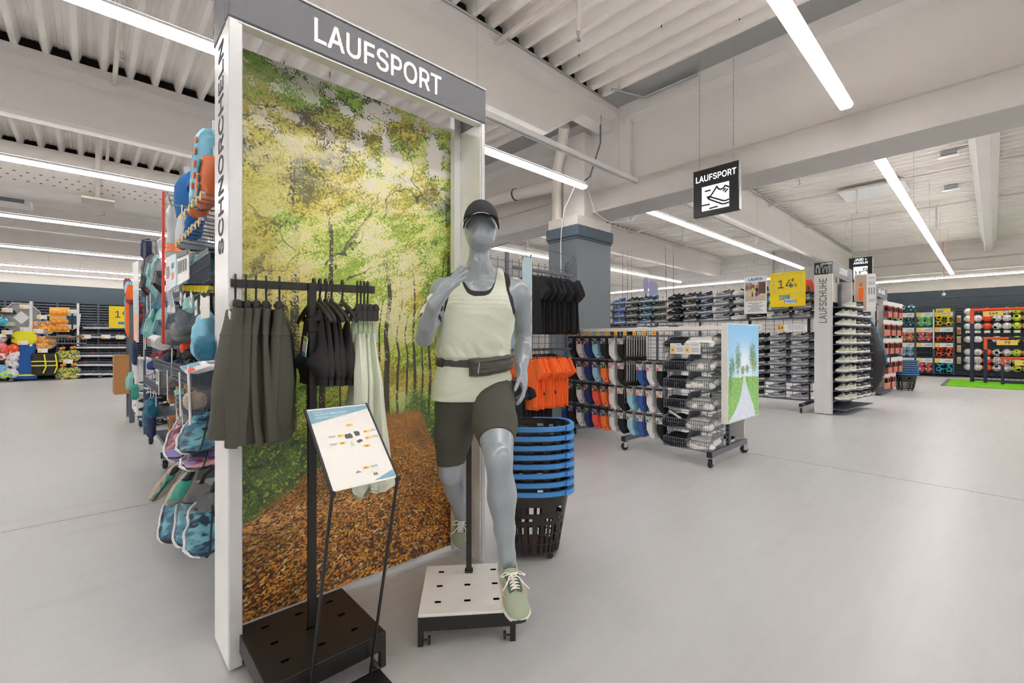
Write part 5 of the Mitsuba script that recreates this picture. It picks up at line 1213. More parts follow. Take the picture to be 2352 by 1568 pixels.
k = flat_sign('info_poster', 8.80, 2.76, 3.14, 1.72, 2.40, 'label_white', 'white poster headed LAUFEN with a photo of two runners', 'poster')
part('lettering', ntx('LAUFEN', .045, 8.798, 2.95, 2.325), 'sky_blue', k, label='blue lettering LAUFEN')
def _run(p, n, uv):
    u, v = (p.y - 2.78) / .34, (p.z - 1.95) / .35
    c = mikit.mix(_c(226, 206, 186), _c(120, 92, 72), mikit.smoothstep(.3, .7, mikit.fbm(u * 5, v * 4, 1.0, 3))); c = mikit.mix(c, _c(96, 66, 50), mikit.smoothstep(.42, .30, u) * mikit.smoothstep(.35, .4, v)); c = mikit.mix(c, _c(206, 184, 170), mikit.smoothstep(.32, .25, v))
    for a, col in ((.62, (214, 196, 80)), (.42, (40, 40, 48))):
        c = mikit.mix(c, _c(*col), mikit.smoothstep(1.1, .9, dr.sqrt(dr.square((u - a) / .07) + dr.square((v - .58) / .13)))); c = mikit.mix(c, _c(60, 44, 40), mikit.smoothstep(1.1, .9, dr.sqrt(dr.square((u - a - .03) / .035) + dr.square((v - .36) / .14)))); c = mikit.mix(c, _c(90, 60, 50), mikit.smoothstep(1.1, .9, dr.sqrt(dr.square((u - a) / .035) + dr.square((v - .77) / .05))))
    return c
mat('run_photo', (0, 0, 0), rough=.5, tex=mikit.proc(_run))
part('photo', bx(8.799, 8.80, 2.78, 3.12, 1.95, 2.29), 'run_photo', k, label='photo of two runners')
part('print', join([bx(8.799, 8.80, 2.95 - w / 2, 2.95 + w / 2, 1.91 - i * .024, 1.922 - i * .024) for i, w in enumerate((.24, .12, .28, .22, .15, .2, .26))]), 'mid_print', k, kind='stuff')
SG = Proto().add('card', bx(-.002, .002, 0, .26, 0, .115), 'label_white').add('amber_field', bx(-.0035, -.002, .16, .258, .004, .05), 'chip').add('print', join([bx(-.003, -.002, .02, .15, z, z + .007) for z in (.03, .05, .07)] + [bx(-.003, -.002, .18, .24, .075, .082)]), 'mid_print').add('price', bx(-.0042, -.0035, .19, .23, .018, .034), 'dark_print')
for i, y in enumerate((5.15, 4.66, 4.18, 3.72, 3.25, 2.86)): SG.put('shelf_label', f'white shelf label with amber field, {ORD[i]} from the column on the shoe rack', 'price label', at(8.86, y, 1.42), 'shelf labels of the shoe rack')
k = flat_sign('shelf_label', 8.86, 2.16, 2.62, 1.40, 1.52, 'label_white', 'long white shelf label with price 14 beside the LAUFSCHUHE post', 'price label'); part('amber_field', bx(8.858, 8.86, 2.50, 2.62, 1.402, 1.518), 'chip', k); part('price', ntx('14', .05, 8.8575, 2.56, 1.44), 'ink', k); part('print', join([bx(8.858, 8.86, 2.2, 2.45, z, z + .008) for z in (1.43, 1.46, 1.49)]), 'mid_print', k, kind='stuff')
# shirts hanging deep in the rack
for i, (y, b, n_) in enumerate(((3.1, 'mint_shirt', 'mint'), (2.75, 'mint_shirt', 'mint'), (2.35, 'coral_shirt', 'coral'))):
    single('folded_shirt', mv(bundle(i + 20, .06, .16, .30), (9.5, y, 2.05)), b, f'{n_} shirt hanging behind the posters, {ORD[i]} from the column side', 'shirt', smooth=True)
rr = thing('rod_stand', 'dark stand for fishing rods and paddles behind the shoe rack', 'display stand')
part('shelf', bx(11.1, 11.45, 5.6, 8.7, 1.60, 1.64), 'steel', rr)
for y in (5.65, 8.6): part('leg', bx(11.12, 11.4, y, y + .05, 0, 1.6), 'steel', rr)
# fishing rods and paddles sticking up behind
RD = Proto().add('blank', cyl((0, 0, 0), (.02, .02, 1.55), .007, 6, .0025), 'black').add('grip', cyl((0, 0, -.62), (0, 0, .02), .014, 8), 'brown').add('wrap', join(*[cyl((.0005 + z * .013, .0005 + z * .013, z), (.001 + z * .013, .001 + z * .013, z + .03), .009, 6) for z in (.3, .5, .8, 1.1)]), 'coral_shirt')
for i, y in enumerate((8.5, 8.2, 7.9, 7.75, 7.3, 7.15, 7.0, 5.95, 5.75)): RD.put('fishing_rod', f'black fishing rod standing behind the shoe rack, {ORD[i]} from the column', 'fishing rod', at(11.2, y, 2.25, rz=rng.uniform(0, 360)), 'fishing rods behind the shoe rack')
mat('paddle', (188, 190, 228), rough=.4)
PDm = Proto().add('shaft', cyl((0, 0, -.84), (0, 0, .1), .014, 8), 'black').add('blade', loft([[(.012 * w, -h * w, z), (.012 * w, h * w, z), (-.012 * w, h * w, z), (-.012 * w, -h * w, z)] for z, h, w in ((.05, .02, 1), (.12, .05, 1), (.3, .075, 1), (.45, .07, 1), (.52, .03, .8))]), 'paddle', 40)
for i, y in enumerate((6.62, 6.45, 6.33)): PDm.put('paddle', f'pale lilac paddle standing upright behind the shoe rack, {ORD[i]} from the column', 'paddle', at(11.3, y, 2.45 - .08 * i, rz=20), 'paddles behind the shoe rack')
# ---- shoe tower inside the second portal
tw = thing('shoe_tower', 'shoe tower of twelve dark shelves inside the LAUFSCHUHE portal', 'display rack')
ZS = [1.795 - i * .1543 for i in range(12)]
part('back_panel', bx(9.02, 10.4, 2.03, 2.045, .1, 1.95), 'foam', tw)
part('base_plate', bx(9.05, 10.4, 1.8, 2.03, .02, .035), 'steel', tw)
for x in (9.1, 10.35): part('upright', bx(x, x + .05, 1.97, 2.02, .03, 2.3), 'steel', tw)
CS, DS = ('cream', 'white', 'olive', 'white', 'white'), ('charcoal', 'white', 'black', 'black', 'white')
for i, z in enumerate(ZS):
    v, f = extr(Polygon([(9.01, 2.02), (9.01, 1.66), (10.42, 1.50), (10.42, 2.02)]), .012); part('shelf', (v + [0, 0, z - .012], f), 'steel', tw)
    if i == 11: continue
    for j, (x, y, st, n_) in enumerate(((9.10, 1.70, CS, 'cream'), (9.36, 1.65, CS, 'cream'), (9.72, 1.61, DS, 'charcoal'), (10.08, 1.57, DS, 'charcoal'), (9.86, 1.75, DS, 'charcoal'))):
        if i == 0 and j == 0: continue
        h = 150 + rng.uniform(-8, 8); a = math.radians(h)
        put_shoe(at(x - .145 * math.cos(a), y - .145 * math.sin(a) + .02, z, rz=h, s=.94), st, f'{n_} running shoe, {ORD[j]} on the {ORD[i]} shelf of the shoe tower', f'shoes on tower shelf {i + 1}')
mat('orange_cloth', (250, 116, 50), rough=.85); mat('skin_print', (214, 176, 150), rough=.8)
k = thing('tower_poster', 'white poster with a runner in an orange shirt hanging before the shoe tower', 'poster')
tpo = at(9.9, 1.537, 1.74, rz=14)
part('sheet', bx(-.002, .002, -.15, .15, 0, .66), 'label_white', k, to=tpo); part('photo', bx(-.0035, -.002, -.02, .14, .02, .64), 'poster_tan', k, to=tpo)
part('figure', join(bx(-.005, -.0035, .02, .09, .20, .42, .01), bx(-.005, -.0035, .04, .08, .44, .50, .01)), 'orange_cloth', k, to=tpo)
part('spot', mv(cyl((0, 0, 0), (.002, 0, 0), .05, 20), (-.0055, .10, .10)), 'yellow_sign', k, to=tpo); part('print', join([bx(-.0035, -.002, -.135, -.05, z, z + .012) for z in (.58, .5, .47, .2, .17)] + [bx(-.0035, -.002, -.135 + .035 * i, -.115 + .035 * i, .30, .42) for i in range(3)]), 'mid_print', k, to=tpo, kind='stuff')
# ---- inflatable
mat('pvc', (22, 22, 24), rough=.32, spec=.5); mat('pvc_teal', (28, 98, 126), rough=.4)
ik_ = thing('inflatable_kayak', 'black inflatable kayak end with teal edge hanging beside the JAGD + ANGELN portal', 'inflatable')
zr = [.10, .129, .24, .359, .597, .784, 1.0, 1.297, 1.55, 1.678, 1.80, 1.84]; yr = [1.80, 1.77, 1.70, 1.648, 1.582, 1.568, 1.60, 1.684, 1.77, 1.833, 1.93, 1.97]; yl = [1.83, 1.86, 1.90, 1.94, 1.98, 2.0, 2.0, 2.0, 2.0, 2.0, 1.99, 1.98]
R = []
for i, z in enumerate(np.linspace(.10, 1.84, 40)):
    a_r, a_l = np.interp(z, zr, yr), np.interp(z, zr, yl); c, w = (a_r + a_l) / 2, (a_l - a_r) / 2; d = min(.17, .03 + w * .7); wr_ = .006 * math.sin(i * 2.3)
    R.append([(12.73 - d * math.cos(a + 1.57) + wr_, (c + (w + wr_) * math.cos(a)) * 1.0184, 1.25 + (z - 1.25) * 1.0184) for a in np.linspace(0, 2 * np.pi, 25)[:-1]])
part('tube', loft(R), 'pvc', ik_, smooth=60)
part('edge_strip', tube([np.array(min(r, key=lambda q: q[1])) + [-.02, .018, 0] for r in R[14:39]], [.034] * 20 + [.026, .02, .016, .012, .01], 8), 'pvc_teal', ik_, smooth=50)
part('grab_handle', tube([(12.70, 1.63, .92), (12.68, 1.53, .88), (12.68, 1.53, .74), (12.70, 1.61, .70)], .012, 8), 'black', ik_)
# ---------------------------------------------------------------- clothes rail in front of the slate column
mat('black_shirt', (28, 28, 32), rough=.85); mat('orange_shirt', (252, 112, 44), rough=.8); mat('sky_shirt', (176, 200, 222), rough=.85); mat('poster_blue', (206, 230, 240), rough=.5)
ck = thing('clothes_gondola', 'wire clothes rack with a slotted post in front of the slate column', 'clothes rack')
uprights(ck, [(4.86, 4.08), (3.75, 4.10)], 2.33)
o = [bx(x - .003, x + .003, 4.087, 4.093, .35, 2.26) for x in np.arange(3.35, 4.86, .12)] + [bx(3.3, 4.86, 4.087, 4.093, z - .003, z + .003) for z in np.arange(.35, 2.28, .085)]
part('wire_grid', join(o), 'steel', ck, kind='stuff')
part('top_wire', join(tube([(3.4, 4.09, 2.30), (3.4, 3.7, 2.34), (4.6, 3.72, 2.33), (4.84, 4.06, 2.30)], .005, 5), tube([(4.4, 4.09, 1.7), (4.6, 3.7, 2.30)], .005, 5)), 'steel', ck)
for z in (2.05, 1.12, .80): part('arm', bx(3.45, 4.5, 3.66, 3.69, z, z + .03), 'steel', ck)
part('base_shelf', bx(3.3, 4.86, 3.75, 4.1, .10, .14), 'steel', ck)
for x in (3.4, 4.7): caster(ck, x, 3.8, 30)
def shirt_mesh(seed, W=.235, L=.66, slv=.20, th=.018):
    """Hangs in the y-z plane from z=0, shoulders at z=-.06."""
    r = random.Random(seed); R = []; ph = r.uniform(0, 6)
    for i, t in enumerate(np.linspace(0, 1, 16)):
        z = -.055 - L * t; w = W * (.52 + .48 * min(t * 9, 1)) if t < .12 else W * (1 - .04 * math.sin(t * 3)); tt = th * (.6 + .9 * t)
        R.append([((tt + .012 * t * math.sin(a * 5 + ph)) * math.sin(a) + .012 * t * math.sin(ph + 3 * t), w * math.copysign(abs(math.cos(a)) ** .7, math.cos(a)), z + .010 * math.sin(a * 3 + ph) * t) for a in np.linspace(0, 2 * np.pi, 25)[:-1]])
    sl = []
    for s_ in (-1, 1):
        q = []
        for t in np.linspace(0, 1, 6):
            c = A3((.006 * math.sin(t * 5 + ph), s_ * (W * .86 + slv * .42 * t), -.10 - slv * t * .95)); ww = .075 + .012 * t
            q.append([(c[0] + (.014 + .010 * t) * math.sin(a), c[1] + s_ * ww * .62 * math.cos(a), c[2] + ww * .55 * math.cos(a)) for a in np.linspace(0, 2 * np.pi, 17)[:-1]])
        sl.append(loft(q))
    return loft(R), sl
SHP = []
for i in range(4):
    b, sl = shirt_mesh(i); P = Proto().add('body', b, 'CLOTH', 60)
    for q in sl: P.add('sleeve', q, 'CLOTH', 60)
    P.add('hanger', join(tube([(0, -.15, -.075), (0, 0, -.02), (0, .15, -.075)], .006, 6), tube([(0, 0, -.02), (0, 0, .01), (0, .016, .03), (0, .012, .05), (0, -.012, .05)], .003, 5)), 'black'); SHP.append(P)
def shirts(n, x0, dx, y, z, b, nm, where, grp, s=1.0, yaw=0):
    for i in range(n):
        SHP[i % 4].put('shirt', f'{nm} hanging {where}, {ORD[i]} from the mannequin side', 'shirt', at(x0 + i * dx, y + rng.uniform(-.012, .012), z, rz=yaw + rng.uniform(-9, 9), s=s), grp, {'CLOTH': b})
shirts(9, 3.72, .085, 3.72, 2.04, 'black_shirt', 'black running shirt', 'on the upper arm before the column', 'black shirts by the column')
shirts(16, 3.52, .036, 3.62, 1.10, 'orange_shirt', 'bright orange running shirt', 'beside the sock stand', 'orange shirts by the sock stand', (1.0, .98, .86))
shirts(8, 3.42, .075, 3.70, .82, 'black_shirt', 'black garment', 'below the orange shirts', 'black garments below the orange shirts', (1, .9, .72))
shirts(4, 3.18, .06, 3.75, 1.60, 'sky_shirt', 'pale blue shirt', 'behind the mannequin arm', 'pale blue shirts', (1, .9, .62))
k = thing('hang_tag', 'green and white tag at the neck of the first orange shirt', 'tag'); part('card', bx(3.488, 3.491, 3.52, 3.56, .93, 1.03), 'label_white', k); part('stripe', bx(3.4865, 3.488, 3.52, 3.56, .985, 1.03), 'tag_green', k)
k = thing('aisle_poster', 'narrow pale blue poster with a small runner hanging before the black shirts', 'poster')
part('sheet', bx(3.36, 3.365, 3.29, 3.43, 1.05, 2.12), 'label_white', k); part('blue_field', bx(3.358, 3.36, 3.29, 3.43, 1.78, 2.12), 'poster_blue', k); part('blue_field', bx(3.358, 3.36, 3.29, 3.43, 1.05, 1.2), 'poster_blue', k)
part('lettering', join([bx(3.357, 3.36, 3.31, 3.41, z, z + .018) for z in (1.735, 1.705, 1.675)]), 'board_blue', k, kind='stuff')
part('figure', join(bx(3.357, 3.36, 3.305, 3.335, 1.42, 1.50, .001), bx(3.357, 3.36, 3.308, 3.332, 1.35, 1.42, .001), bx(3.357, 3.36, 3.31, 3.33, 1.505, 1.53, .001)), 'skin_print', k); part('clip', join(bx(3.35, 3.37, 3.30, 3.305, 2.10, 2.14), bx(3.35, 3.37, 3.42, 3.425, 2.10, 2.14)), 'steel', k)
for i, (x, y) in enumerate(((5.3, 5.6), (6.2, 5.9))): pass
# ---------------------------------------------------------------- balls and goals along the far right wall
BC = dict(teal=(30, 66, 78), green=(84, 204, 84), yellow=(244, 224, 40), orange=(246, 130, 44), red=(236, 70, 62), flame=(250, 84, 44), sky=(130, 196, 234), pink=(244, 150, 160), cyan=(50, 186, 214), white=(236, 236, 238), lime=(214, 236, 70), mint=(170, 220, 170))
for n_, c in BC.items(): mat('ball_' + n_, c, rough=.35)
ico = trimesh.creation.icosahedron().vertices; ico = ico / np.linalg.norm(ico, axis=1)[:, None]
def ball_proto(kind, r=.125):
    P = Proto().add('skin', sphere(r, 2), 'SKIN', True); o = []
    for d in ico:
        u = nrm(np.cross(d, [.3, .2, .9])); w = np.cross(d, u); rr = r * (.36 if kind == 0 else .2)
        ring = lambda k, h: [d * h + (u * math.cos(a) + w * math.sin(a)) * rr * k for a in np.linspace(0, 2 * np.pi, 6)[:-1]]
        if kind == 0: o.append(loft([ring(1, r * .93), ring(.96, r * .958), ring(.4, r * 1.005)]))
        elif d[0] < .6 or True: o.append(loft([ring(2.4, r * .86)[:5], [q * 1.0 for q in ring(1.9, r * .945)], ring(.9, r * 1.0)]) if kind == 1 and d[2] > .4 else loft([ring(.9, r * .96), ring(.5, r * 1.004)]))
    return P.add('print', join(o), 'PATCH')
BP = [ball_proto(0), ball_proto(1)]
def put_ball(x, y, z, c, pc, kind, label, group, s=1.0): return BP[kind].put('ball', label, 'ball', at(x, y, z, rz=rng.uniform(0, 360), rx=rng.uniform(0, 180), s=s), group, {'SKIN': 'ball_' + c, 'PATCH': pc})
BIN = {}
bins = [(2.32, 1.88, ['teal', 'orange', 'sky', 'pink']), (1.845, 1.412, ['green', 'red', None, 'red']), (1.379, .912, ['yellow', 'flame', 'flame', 'cyan'])]
CNAME = ['dark', 'middle', 'yellow']
levels = [(1.70, 2.04, 2.19), (1.19, 1.51, 1.67), (.65, 1.0, 1.145), (.12, .47, .62)]
mat('dotted', (150, 200, 205), rough=.4)
for ci, (ya, yb, cols) in enumerate(bins):
    bn = thing('ball_rack', f'wire ball rack, {["dark teal balls on top", "green balls on top", "yellow balls on top"][ci]}', 'display rack')
    for y in (ya, yb): part('post', bx(21.0, 21.03, y - .012, y + .012, .08, 2.25), 'steel', bn); part('post', bx(21.5, 21.53, y - .012, y + .012, .08, 2.25), 'steel', bn)
    for li, (z0, z1, z2) in enumerate(levels):
        part('bin_floor', bx(20.98, 21.5, yb, ya, z0 - .012, z0), 'steel', bn)
        part('bin_wire', join([bx(20.98, 20.987, y - .003, y + .003, z0, z1) for y in np.linspace(yb, ya, 7)] + [bx(20.98, 20.987, yb, ya, z0 + .16, z0 + .168)]), 'steel', bn, kind='stuff')
        sg = part('sign', bx(20.965, 20.97, yb + .01, ya - .01, z1, z2), 'label_white', bn); part('amber_field', bx(20.962, 20.965, ya - .14, ya - .012, z1 + .01, z2 - .01), 'chip', sg); part('print', join(bx(20.962, 20.965, yb + .05, yb + .22, z1 + .05, z1 + .065), bx(20.962, 20.965, yb + .05, yb + .18, z1 + .085, z1 + .1)), 'mid_print', sg)
        c = cols[li]
        if not c: continue
        pc = 'hole' if c in ('yellow', 'flame', 'cyan') else ('dotted' if c == 'teal' else 'ball_white')
        n = 0
        for zz in range(2):
            for yy in range(2):
                for xx in range(2):
                    if zz and xx and li == 1 and ci == 2: continue
                    if li == 1 and ci == 2 and zz: continue
                    n += 1; put_ball(21.10 + .25 * xx, ya - .115 - (ya - yb - .23) * yy + rng.uniform(-.012, .012), z0 + .115 + .20 * zz, c, pc, 0, f'{c if c != "flame" else "orange red"} ball, {"upper" if zz else "lower"} {"near" if not xx else "rear"} {"first" if not yy else "second"}, {RN[li]} bin below {CNAME[ci]} rack head', f'{c} balls in {RN[li]} bin of the {CNAME[ci]} rack', .92)
    if ci == 0:
        for i, y in enumerate((2.22, 1.98)): put_ball(21.12, y, 2.36, 'teal', 'dotted', 0, f'dark teal spotted ball on top of the first ball rack, {ORD[i]} from the shoe tower', 'balls on top of the rack')
    if ci == 2: k = thing('price_poster', 'small yellow poster reading BEST-PREIS above the yellow balls', 'poster'); part('sheet', bx(20.95, 20.955, .98, 1.34, 2.03, 2.30), 'yellow_sign', k); part('field', bx(20.945, 20.95, 1.16, 1.31, 2.17, 2.24), 'sky_blue', k); part('field', bx(20.945, 20.95, 1.0, 1.2, 2.09, 2.16), 'label_white', k); part('lettering', ntx('BEST-', .045, 20.944, 1.235, 2.185), 'yellow_sign', k); part('lettering', ntx('PREIS', .045, 20.944, 1.10, 2.105), 'sky_blue', k)
part('post_strip', bx(20.9, 20.94, 1.375, 1.41, .95, 2.28), 'white', bn)
wl = thing('ball_wall', 'dark slatted wall display carrying rows of footballs', 'display wall')
part('back_panel', bx(21.55, 21.6, -2.2, .95, .05, 2.35), 'navywall', wl)
for z in np.arange(.15, 2.32, .09): part('slat', bx(21.52, 21.55, -2.2, .95, z, z + .06, .004), 'navywall', wl)
for i, (y, z) in enumerate(((.80, 1.95), (.80, 1.55), (.80, 1.25), (.80, .95), (.80, .55))):
    k = thing('blister_pack', f'small hanging pack beside the footballs, {ORD[i]} from the top', 'package', 'small packs beside the footballs'); part('card', bx(21.44, 21.45, y - .05, y + .05, z - .12, z + .12), 'label_white', k); part('item', bx(21.42, 21.44, y - .035, y + .035, z - .10, z + .05, .006), 'orange_cloth' if i < 2 else 'chip', k)
RB = [('white', 'label_white', 'plain white'), ('white', 'label_white', 'white'), ('flame', 'ball_red', 'orange red'), ('white', 'hole', 'white and black'), ('white', 'ball_red', 'white and red'), ('lime', 'hole', 'lime green'), ('pink', 'ball_red', 'pink'), ('white', 'hole', 'white')]
for r, z in enumerate((2.18, 1.95, 1.69, 1.26, .84, .575, .345)):
    for c in range(8):
        y = .57 - c * .215; yb = RB[c][2]
        if r == 3 and c in (2, 4): continue
        if r == 0 and c == 1: continue
        put_ball(21.33, y, z, RB[c][0], RB[c][1], 1, f'{yb} football on the slatted wall, {ORD[c]} column from the racks, {RNM[r]} row', f'{yb} footballs, row {r + 1}', .92)
        if r in (2, 4): part('price_card', bx(21.16, 21.165, y - .07, y + .07, z - .22, z - .14), 'label_white', wl)
        part('hook', bx(21.2, 21.55, y - .004, y + .004, z - .125, z - .118), 'steel', wl)
mat('turf', (118, 190, 50), rough=1, tex=mikit.proc(lambda p, n, uv: mi.Color3f(*lin((118, 190, 50))) * (.75 + .5 * mikit.noise(p.x * 90, p.y * 90)))); mat('goal_red', (236, 86, 50), rough=.4); mat('goal_navy', (36, 42, 66), rough=.4); mat('mat_edge', (96, 92, 90), rough=.8); mat('net', (40, 42, 44), rough=.9)
k = thing('turf_mat', 'bright green turf mat under the goals', 'mat'); part('turf', bx(16.9, 19.6, -3.0, .90, .002, .02), 'turf', k); part('edge', bx(16.88, 19.62, .90, .99, .001, .014), 'mat_edge', k)
for i, (x, y, h, d, nm) in enumerate(((18.9, .43, 2.12, .75, 'tallest'), (18.8, .16, 1.29, .6, 'middle'), (18.4, -.17, .745, .5, 'smallest'))):
    k = thing('football_goal', f'{nm} football goal with red corner and navy posts on the turf mat', 'football goal'); w = 2.6 - .4 * i; r = .045 - .006 * i; zc = h - .62 * h * (.30 + .1 * (i > 0))
    part('post', cyl((x, y, .02), (x, y, zc), r, 10), 'goal_navy', k, smooth=50); part('post', cyl((x, y, zc), (x, y, h), r, 10), 'goal_red', k, smooth=50)
    part('crossbar', cyl((x, y + r, h), (x, y - (w if i == 0 else .45), h), r, 10), 'goal_red', k, smooth=50)
    if i: part('crossbar', cyl((x, y - .45, h), (x, y - w, h), r, 10), 'goal_navy', k, smooth=50)
    part('post', cyl((x, y - w, .02), (x, y - w, h), r, 10), 'goal_navy', k, smooth=50)
    part('ground_bar', join(cyl((x, y, .04), (x + d, y, .04), .02, 8), cyl((x + d, y, .04), (x + d, y - w, .04), .02, 8), cyl((x, y, h - .05), (x + d, y, .04), .008, 5)), 'goal_navy', k)
    ne = []
    for j in range(int(w / .12) + 1): yy = y - j * .12; ne.append(bar((x + .02, yy, h - .05), (x + d, yy, .05), .004, .004))
    for t in np.arange(0, 1.01, .12 / h): ne.append(bar((x + d * t, y, h - (h - .05) * t), (x + d * t, y - w, h - (h - .05) * t), .004, .004))
    part('net', join(ne), 'net', k, kind='stuff')
    pc = part('price_card', bx(x - .07, x - .065, y - .62, y - .22, h - .19, h - .05), 'chip', k); part('price', ntx(('149', '79', '49')[i], .07, x - .072, y - .42, h - .155), 'ink', pc)
# bait packs, balls and baskets beside the third portal
BT = Proto().add('card', bx(-.05, .05, -.003, 0, -.10, 0), 'label_white').add('pouch', bx(-.045, .045, -.02, .0, -.36, -.09, .008), 'POUCH').add('label', bx(-.03, .03, -.0215, -.02, -.22, -.12), 'foam')
mat('copper', (214, 140, 116), rough=.35); mat('wine', (120, 40, 52), rough=.5)
tb = thing('bait_gondola', 'dark rack of hanging bait packs inside the JAGD + ANGELN portal', 'display rack'); part('back_panel', bx(12.95, 14.55, 2.02, 2.04, .1, 2.1), 'foam', tb); part('base', bx(12.95, 14.55, 1.7, 2.02, .03, .06), 'steel', tb)
for r, z in enumerate((2.12, 1.70, 1.28, .84, .5)):
    part('rail', bx(12.95, 14.55, 1.98, 2.0, z + .01, z + .03), 'steel', tb)
    for c in range(9):
        if r == 4 and c > 4: continue
        BT.put('bait_pack', f'{"copper" if (c + r) % 3 else "wine red"} bait pack, {ORD[c]} from the inflatable, {RN[r] if r < 4 else "lowest"} hook row', 'package', at(13.10 + c * .17, 1.66 - .012 * c, z, rz=-58 + 6 * (c % 2)), f'bait packs row {r + 1}', {'POUCH': 'copper' if (c + r) % 3 else 'wine'})
for i, (y, z) in enumerate(((1.62, 2.0), (1.56, 1.76), (1.62, 1.52), (1.58, 1.28))): put_ball(14.7, y + .1, z, "mint", 'hole', 0, f'mint green and black ball, {ORD[i]} from the top beside the bait packs', 'mint balls beside the bait packs', 1.0)
for i in range(7): BK[0 if i == 0 else 1].put('shopping_basket', f'far black and blue basket, {ORD[i]} from the floor below the bait packs', 'basket', at(14.75, 1.50, .036 + i * .0535, rz=-60), 'far stack of shopping baskets')
single('ceiling_sensor', join(sphere(.05, 2), cyl((0, 0, 0), (0, 0, .5), .006, 6)), 'label_white', 'small white round sensor hanging before the far right wall', 'sensor', to=at(20.2, 1.1, 2.72), smooth=True)
single('drop_cable', tube([(20.2, 1.1, 3.2), (20.2, 1.1, 4.0), (20.22, 1.12, 4.45)], .008, 5), 'coral_shirt', 'thin orange cable dropping from the roof to the white sensor', 'cable')
# ---------------------------------------------------------------- wall displays on the far left
def ray(px, py):
    r, u = (px - 1176) / 1035, (780 - py) / 1035
    return A3((SA * r + CA, -CA * r + SA, u))
def LW(px, py, Y=20.2): d = ray(px, py); t = Y / d[1]; return A3((d[0] * t, Y, CAM_H + d[2] * t))
lk = thing('wall_display', 'long dark slatted wall display below the slate blue band', 'display wall')
a, b = LW(-10, 700), LW(330, 872); xa, xb = a[0] - .4, 1.6
part('back_panel', bx(xa, xb, 20.40, 20.46, .04, 2.42), 'foam', lk)
for z in np.arange(.12, 2.4, .085): part('slat', bx(xa, xb, 20.375, 20.40, z, z + .055, .004), 'navywall' if z < 1.6 else 'steel', lk)
for px in (12, 28, 132, 226): x = LW(px, 780, 20.35)[0]; part('upright', bx(x - .025, x + .025, 20.32, 20.38, .04, 2.42), 'steel', lk)
for px in (71, 179): x = LW(px, 780, 20.0)[0]; part('divider', bx(x - .03, x + .03, 19.98, 20.38, 1.05, 2.42), 'white', lk)
for px in (26, 132, 230): x = LW(px, 868, 19.95)[0]; part('foot', bx(x - .04, x + .04, 19.9, 20.4, .02, .09), 'steel', lk)
def tagcard(px, py, w=.22, h=.13, c='label_white', Y=19.95):
    p = LW(px, py, Y); k = numbered('price_card'); sc = part('price_card', bx(p[0] - w / 2, p[0] + w / 2, Y - .004, Y, p[2] - h / 2, p[2] + h / 2), c, lk); part('amber_field', bx(p[0] - w / 2, p[0] - w * .15, Y - .007, Y - .004, p[2] - h / 2 + .005, p[2] + h * .1), 'chip', sc)
for px, py in ((17, 712), (57, 704), (58, 756), (52, 787), (33, 812), (25, 832), (24, 850), (96, 728), (88, 760), (98, 805), (166, 715), (156, 830), (198, 773), (243, 773), (276, 774), (16, 763)): tagcard(px, py)
for ox, py, c, pc, kd, n_ in ((6, 737, 'cyan', 'ball_white', 1, 'turquoise and white'), (4, 776, 'white', 'ball_orange', 1, 'white and orange'), (3, 795, 'pink', 'ball_red', 1, 'pink'), (9, 804, 'flame', 'ball_white', 1, 'red'), (5, 818, 'white', 'ball_red', 1, 'white and red'), (4, 846, 'sky', 'ball_white', 1, 'blue and white'), (8, 860, 'lime', 'ball_sky', 1, 'lime')):
    p = LW(ox, py, 20.0); put_ball(p[0], p[1], p[2], c, pc, kd, f'{n_} beach volleyball in the far left ball rack', 'volleyballs in the far left rack', 1.0)
for py, c, pc, n_ in ((800, 'flame', 'ball_white', 'red, white and blue'), (822, 'white', 'ball_red', 'white with red'), (838, 'white', 'goal_navy', 'white with navy'), (858, 'white', 'ball_green', 'white with green')):
    p = LW(29, py, 20.0); put_ball(p[0], p[1], p[2], c, pc, 1, f'{n_} volleyball in the column below the caps, far left wall', 'volleyballs below the caps', 1.1)
capm = join(loft([[(.13 * math.cos(e) * math.cos(a), .13 * math.cos(e) * math.sin(a), .12 * math.sin(e)) for a in np.linspace(0, 6.283, 17)[:-1]] for e in np.linspace(0, 1.5, 6)]), mv(bx(-.10, .10, -.24, -.08, -.005, .01, .004), (0, 0, 0)))
for i, (py, b, n_) in enumerate(((721, 'black', 'black'), (748, 'up_cream', 'pale beige'), (776, 'black', 'black and white'))):
    p = LW(20, py, 20.1); single('sun_cap', mv(capm, p, s=1.25), b, f'{n_} cap on the far left wall, {ORD[i]} from the top', 'cap', 'caps on the far left wall', smooth=50)
mat('grey_plastic', (150, 152, 154), rough=.4); mat('bib', (236, 226, 40), rough=.7); mat('royal', (26, 84, 158), rough=.7); mat('pizza', (240, 176, 96), rough=.5); mat('racket_blue', (120, 150, 206), rough=.5); mat('duck', (240, 160, 60), rough=.5); mat('leafy', (150, 176, 70), rough=.5, tex=mikit.proc(lambda p, n, uv: mikit.mix(_c(60, 110, 70), _c(232, 214, 90), mikit.smoothstep(.4, .6, mikit.fbm(p.x * 40, p.z * 40, 1.0, 2)))))
def _pz(p, n, uv): return mikit.mix(_c(244, 200, 96), _c(224, 100, 60), mikit.smoothstep(.5, .6, mikit.fbm(p.x * 30, p.z * 30, 2.0, 2)))
mat('pizza', (240, 176, 96), rough=.5, tex=mikit.proc(_pz))
p = LW(49, 729, 20.1); k = thing('target_board', 'grey eight-sided game board on the far left wall', 'game board')
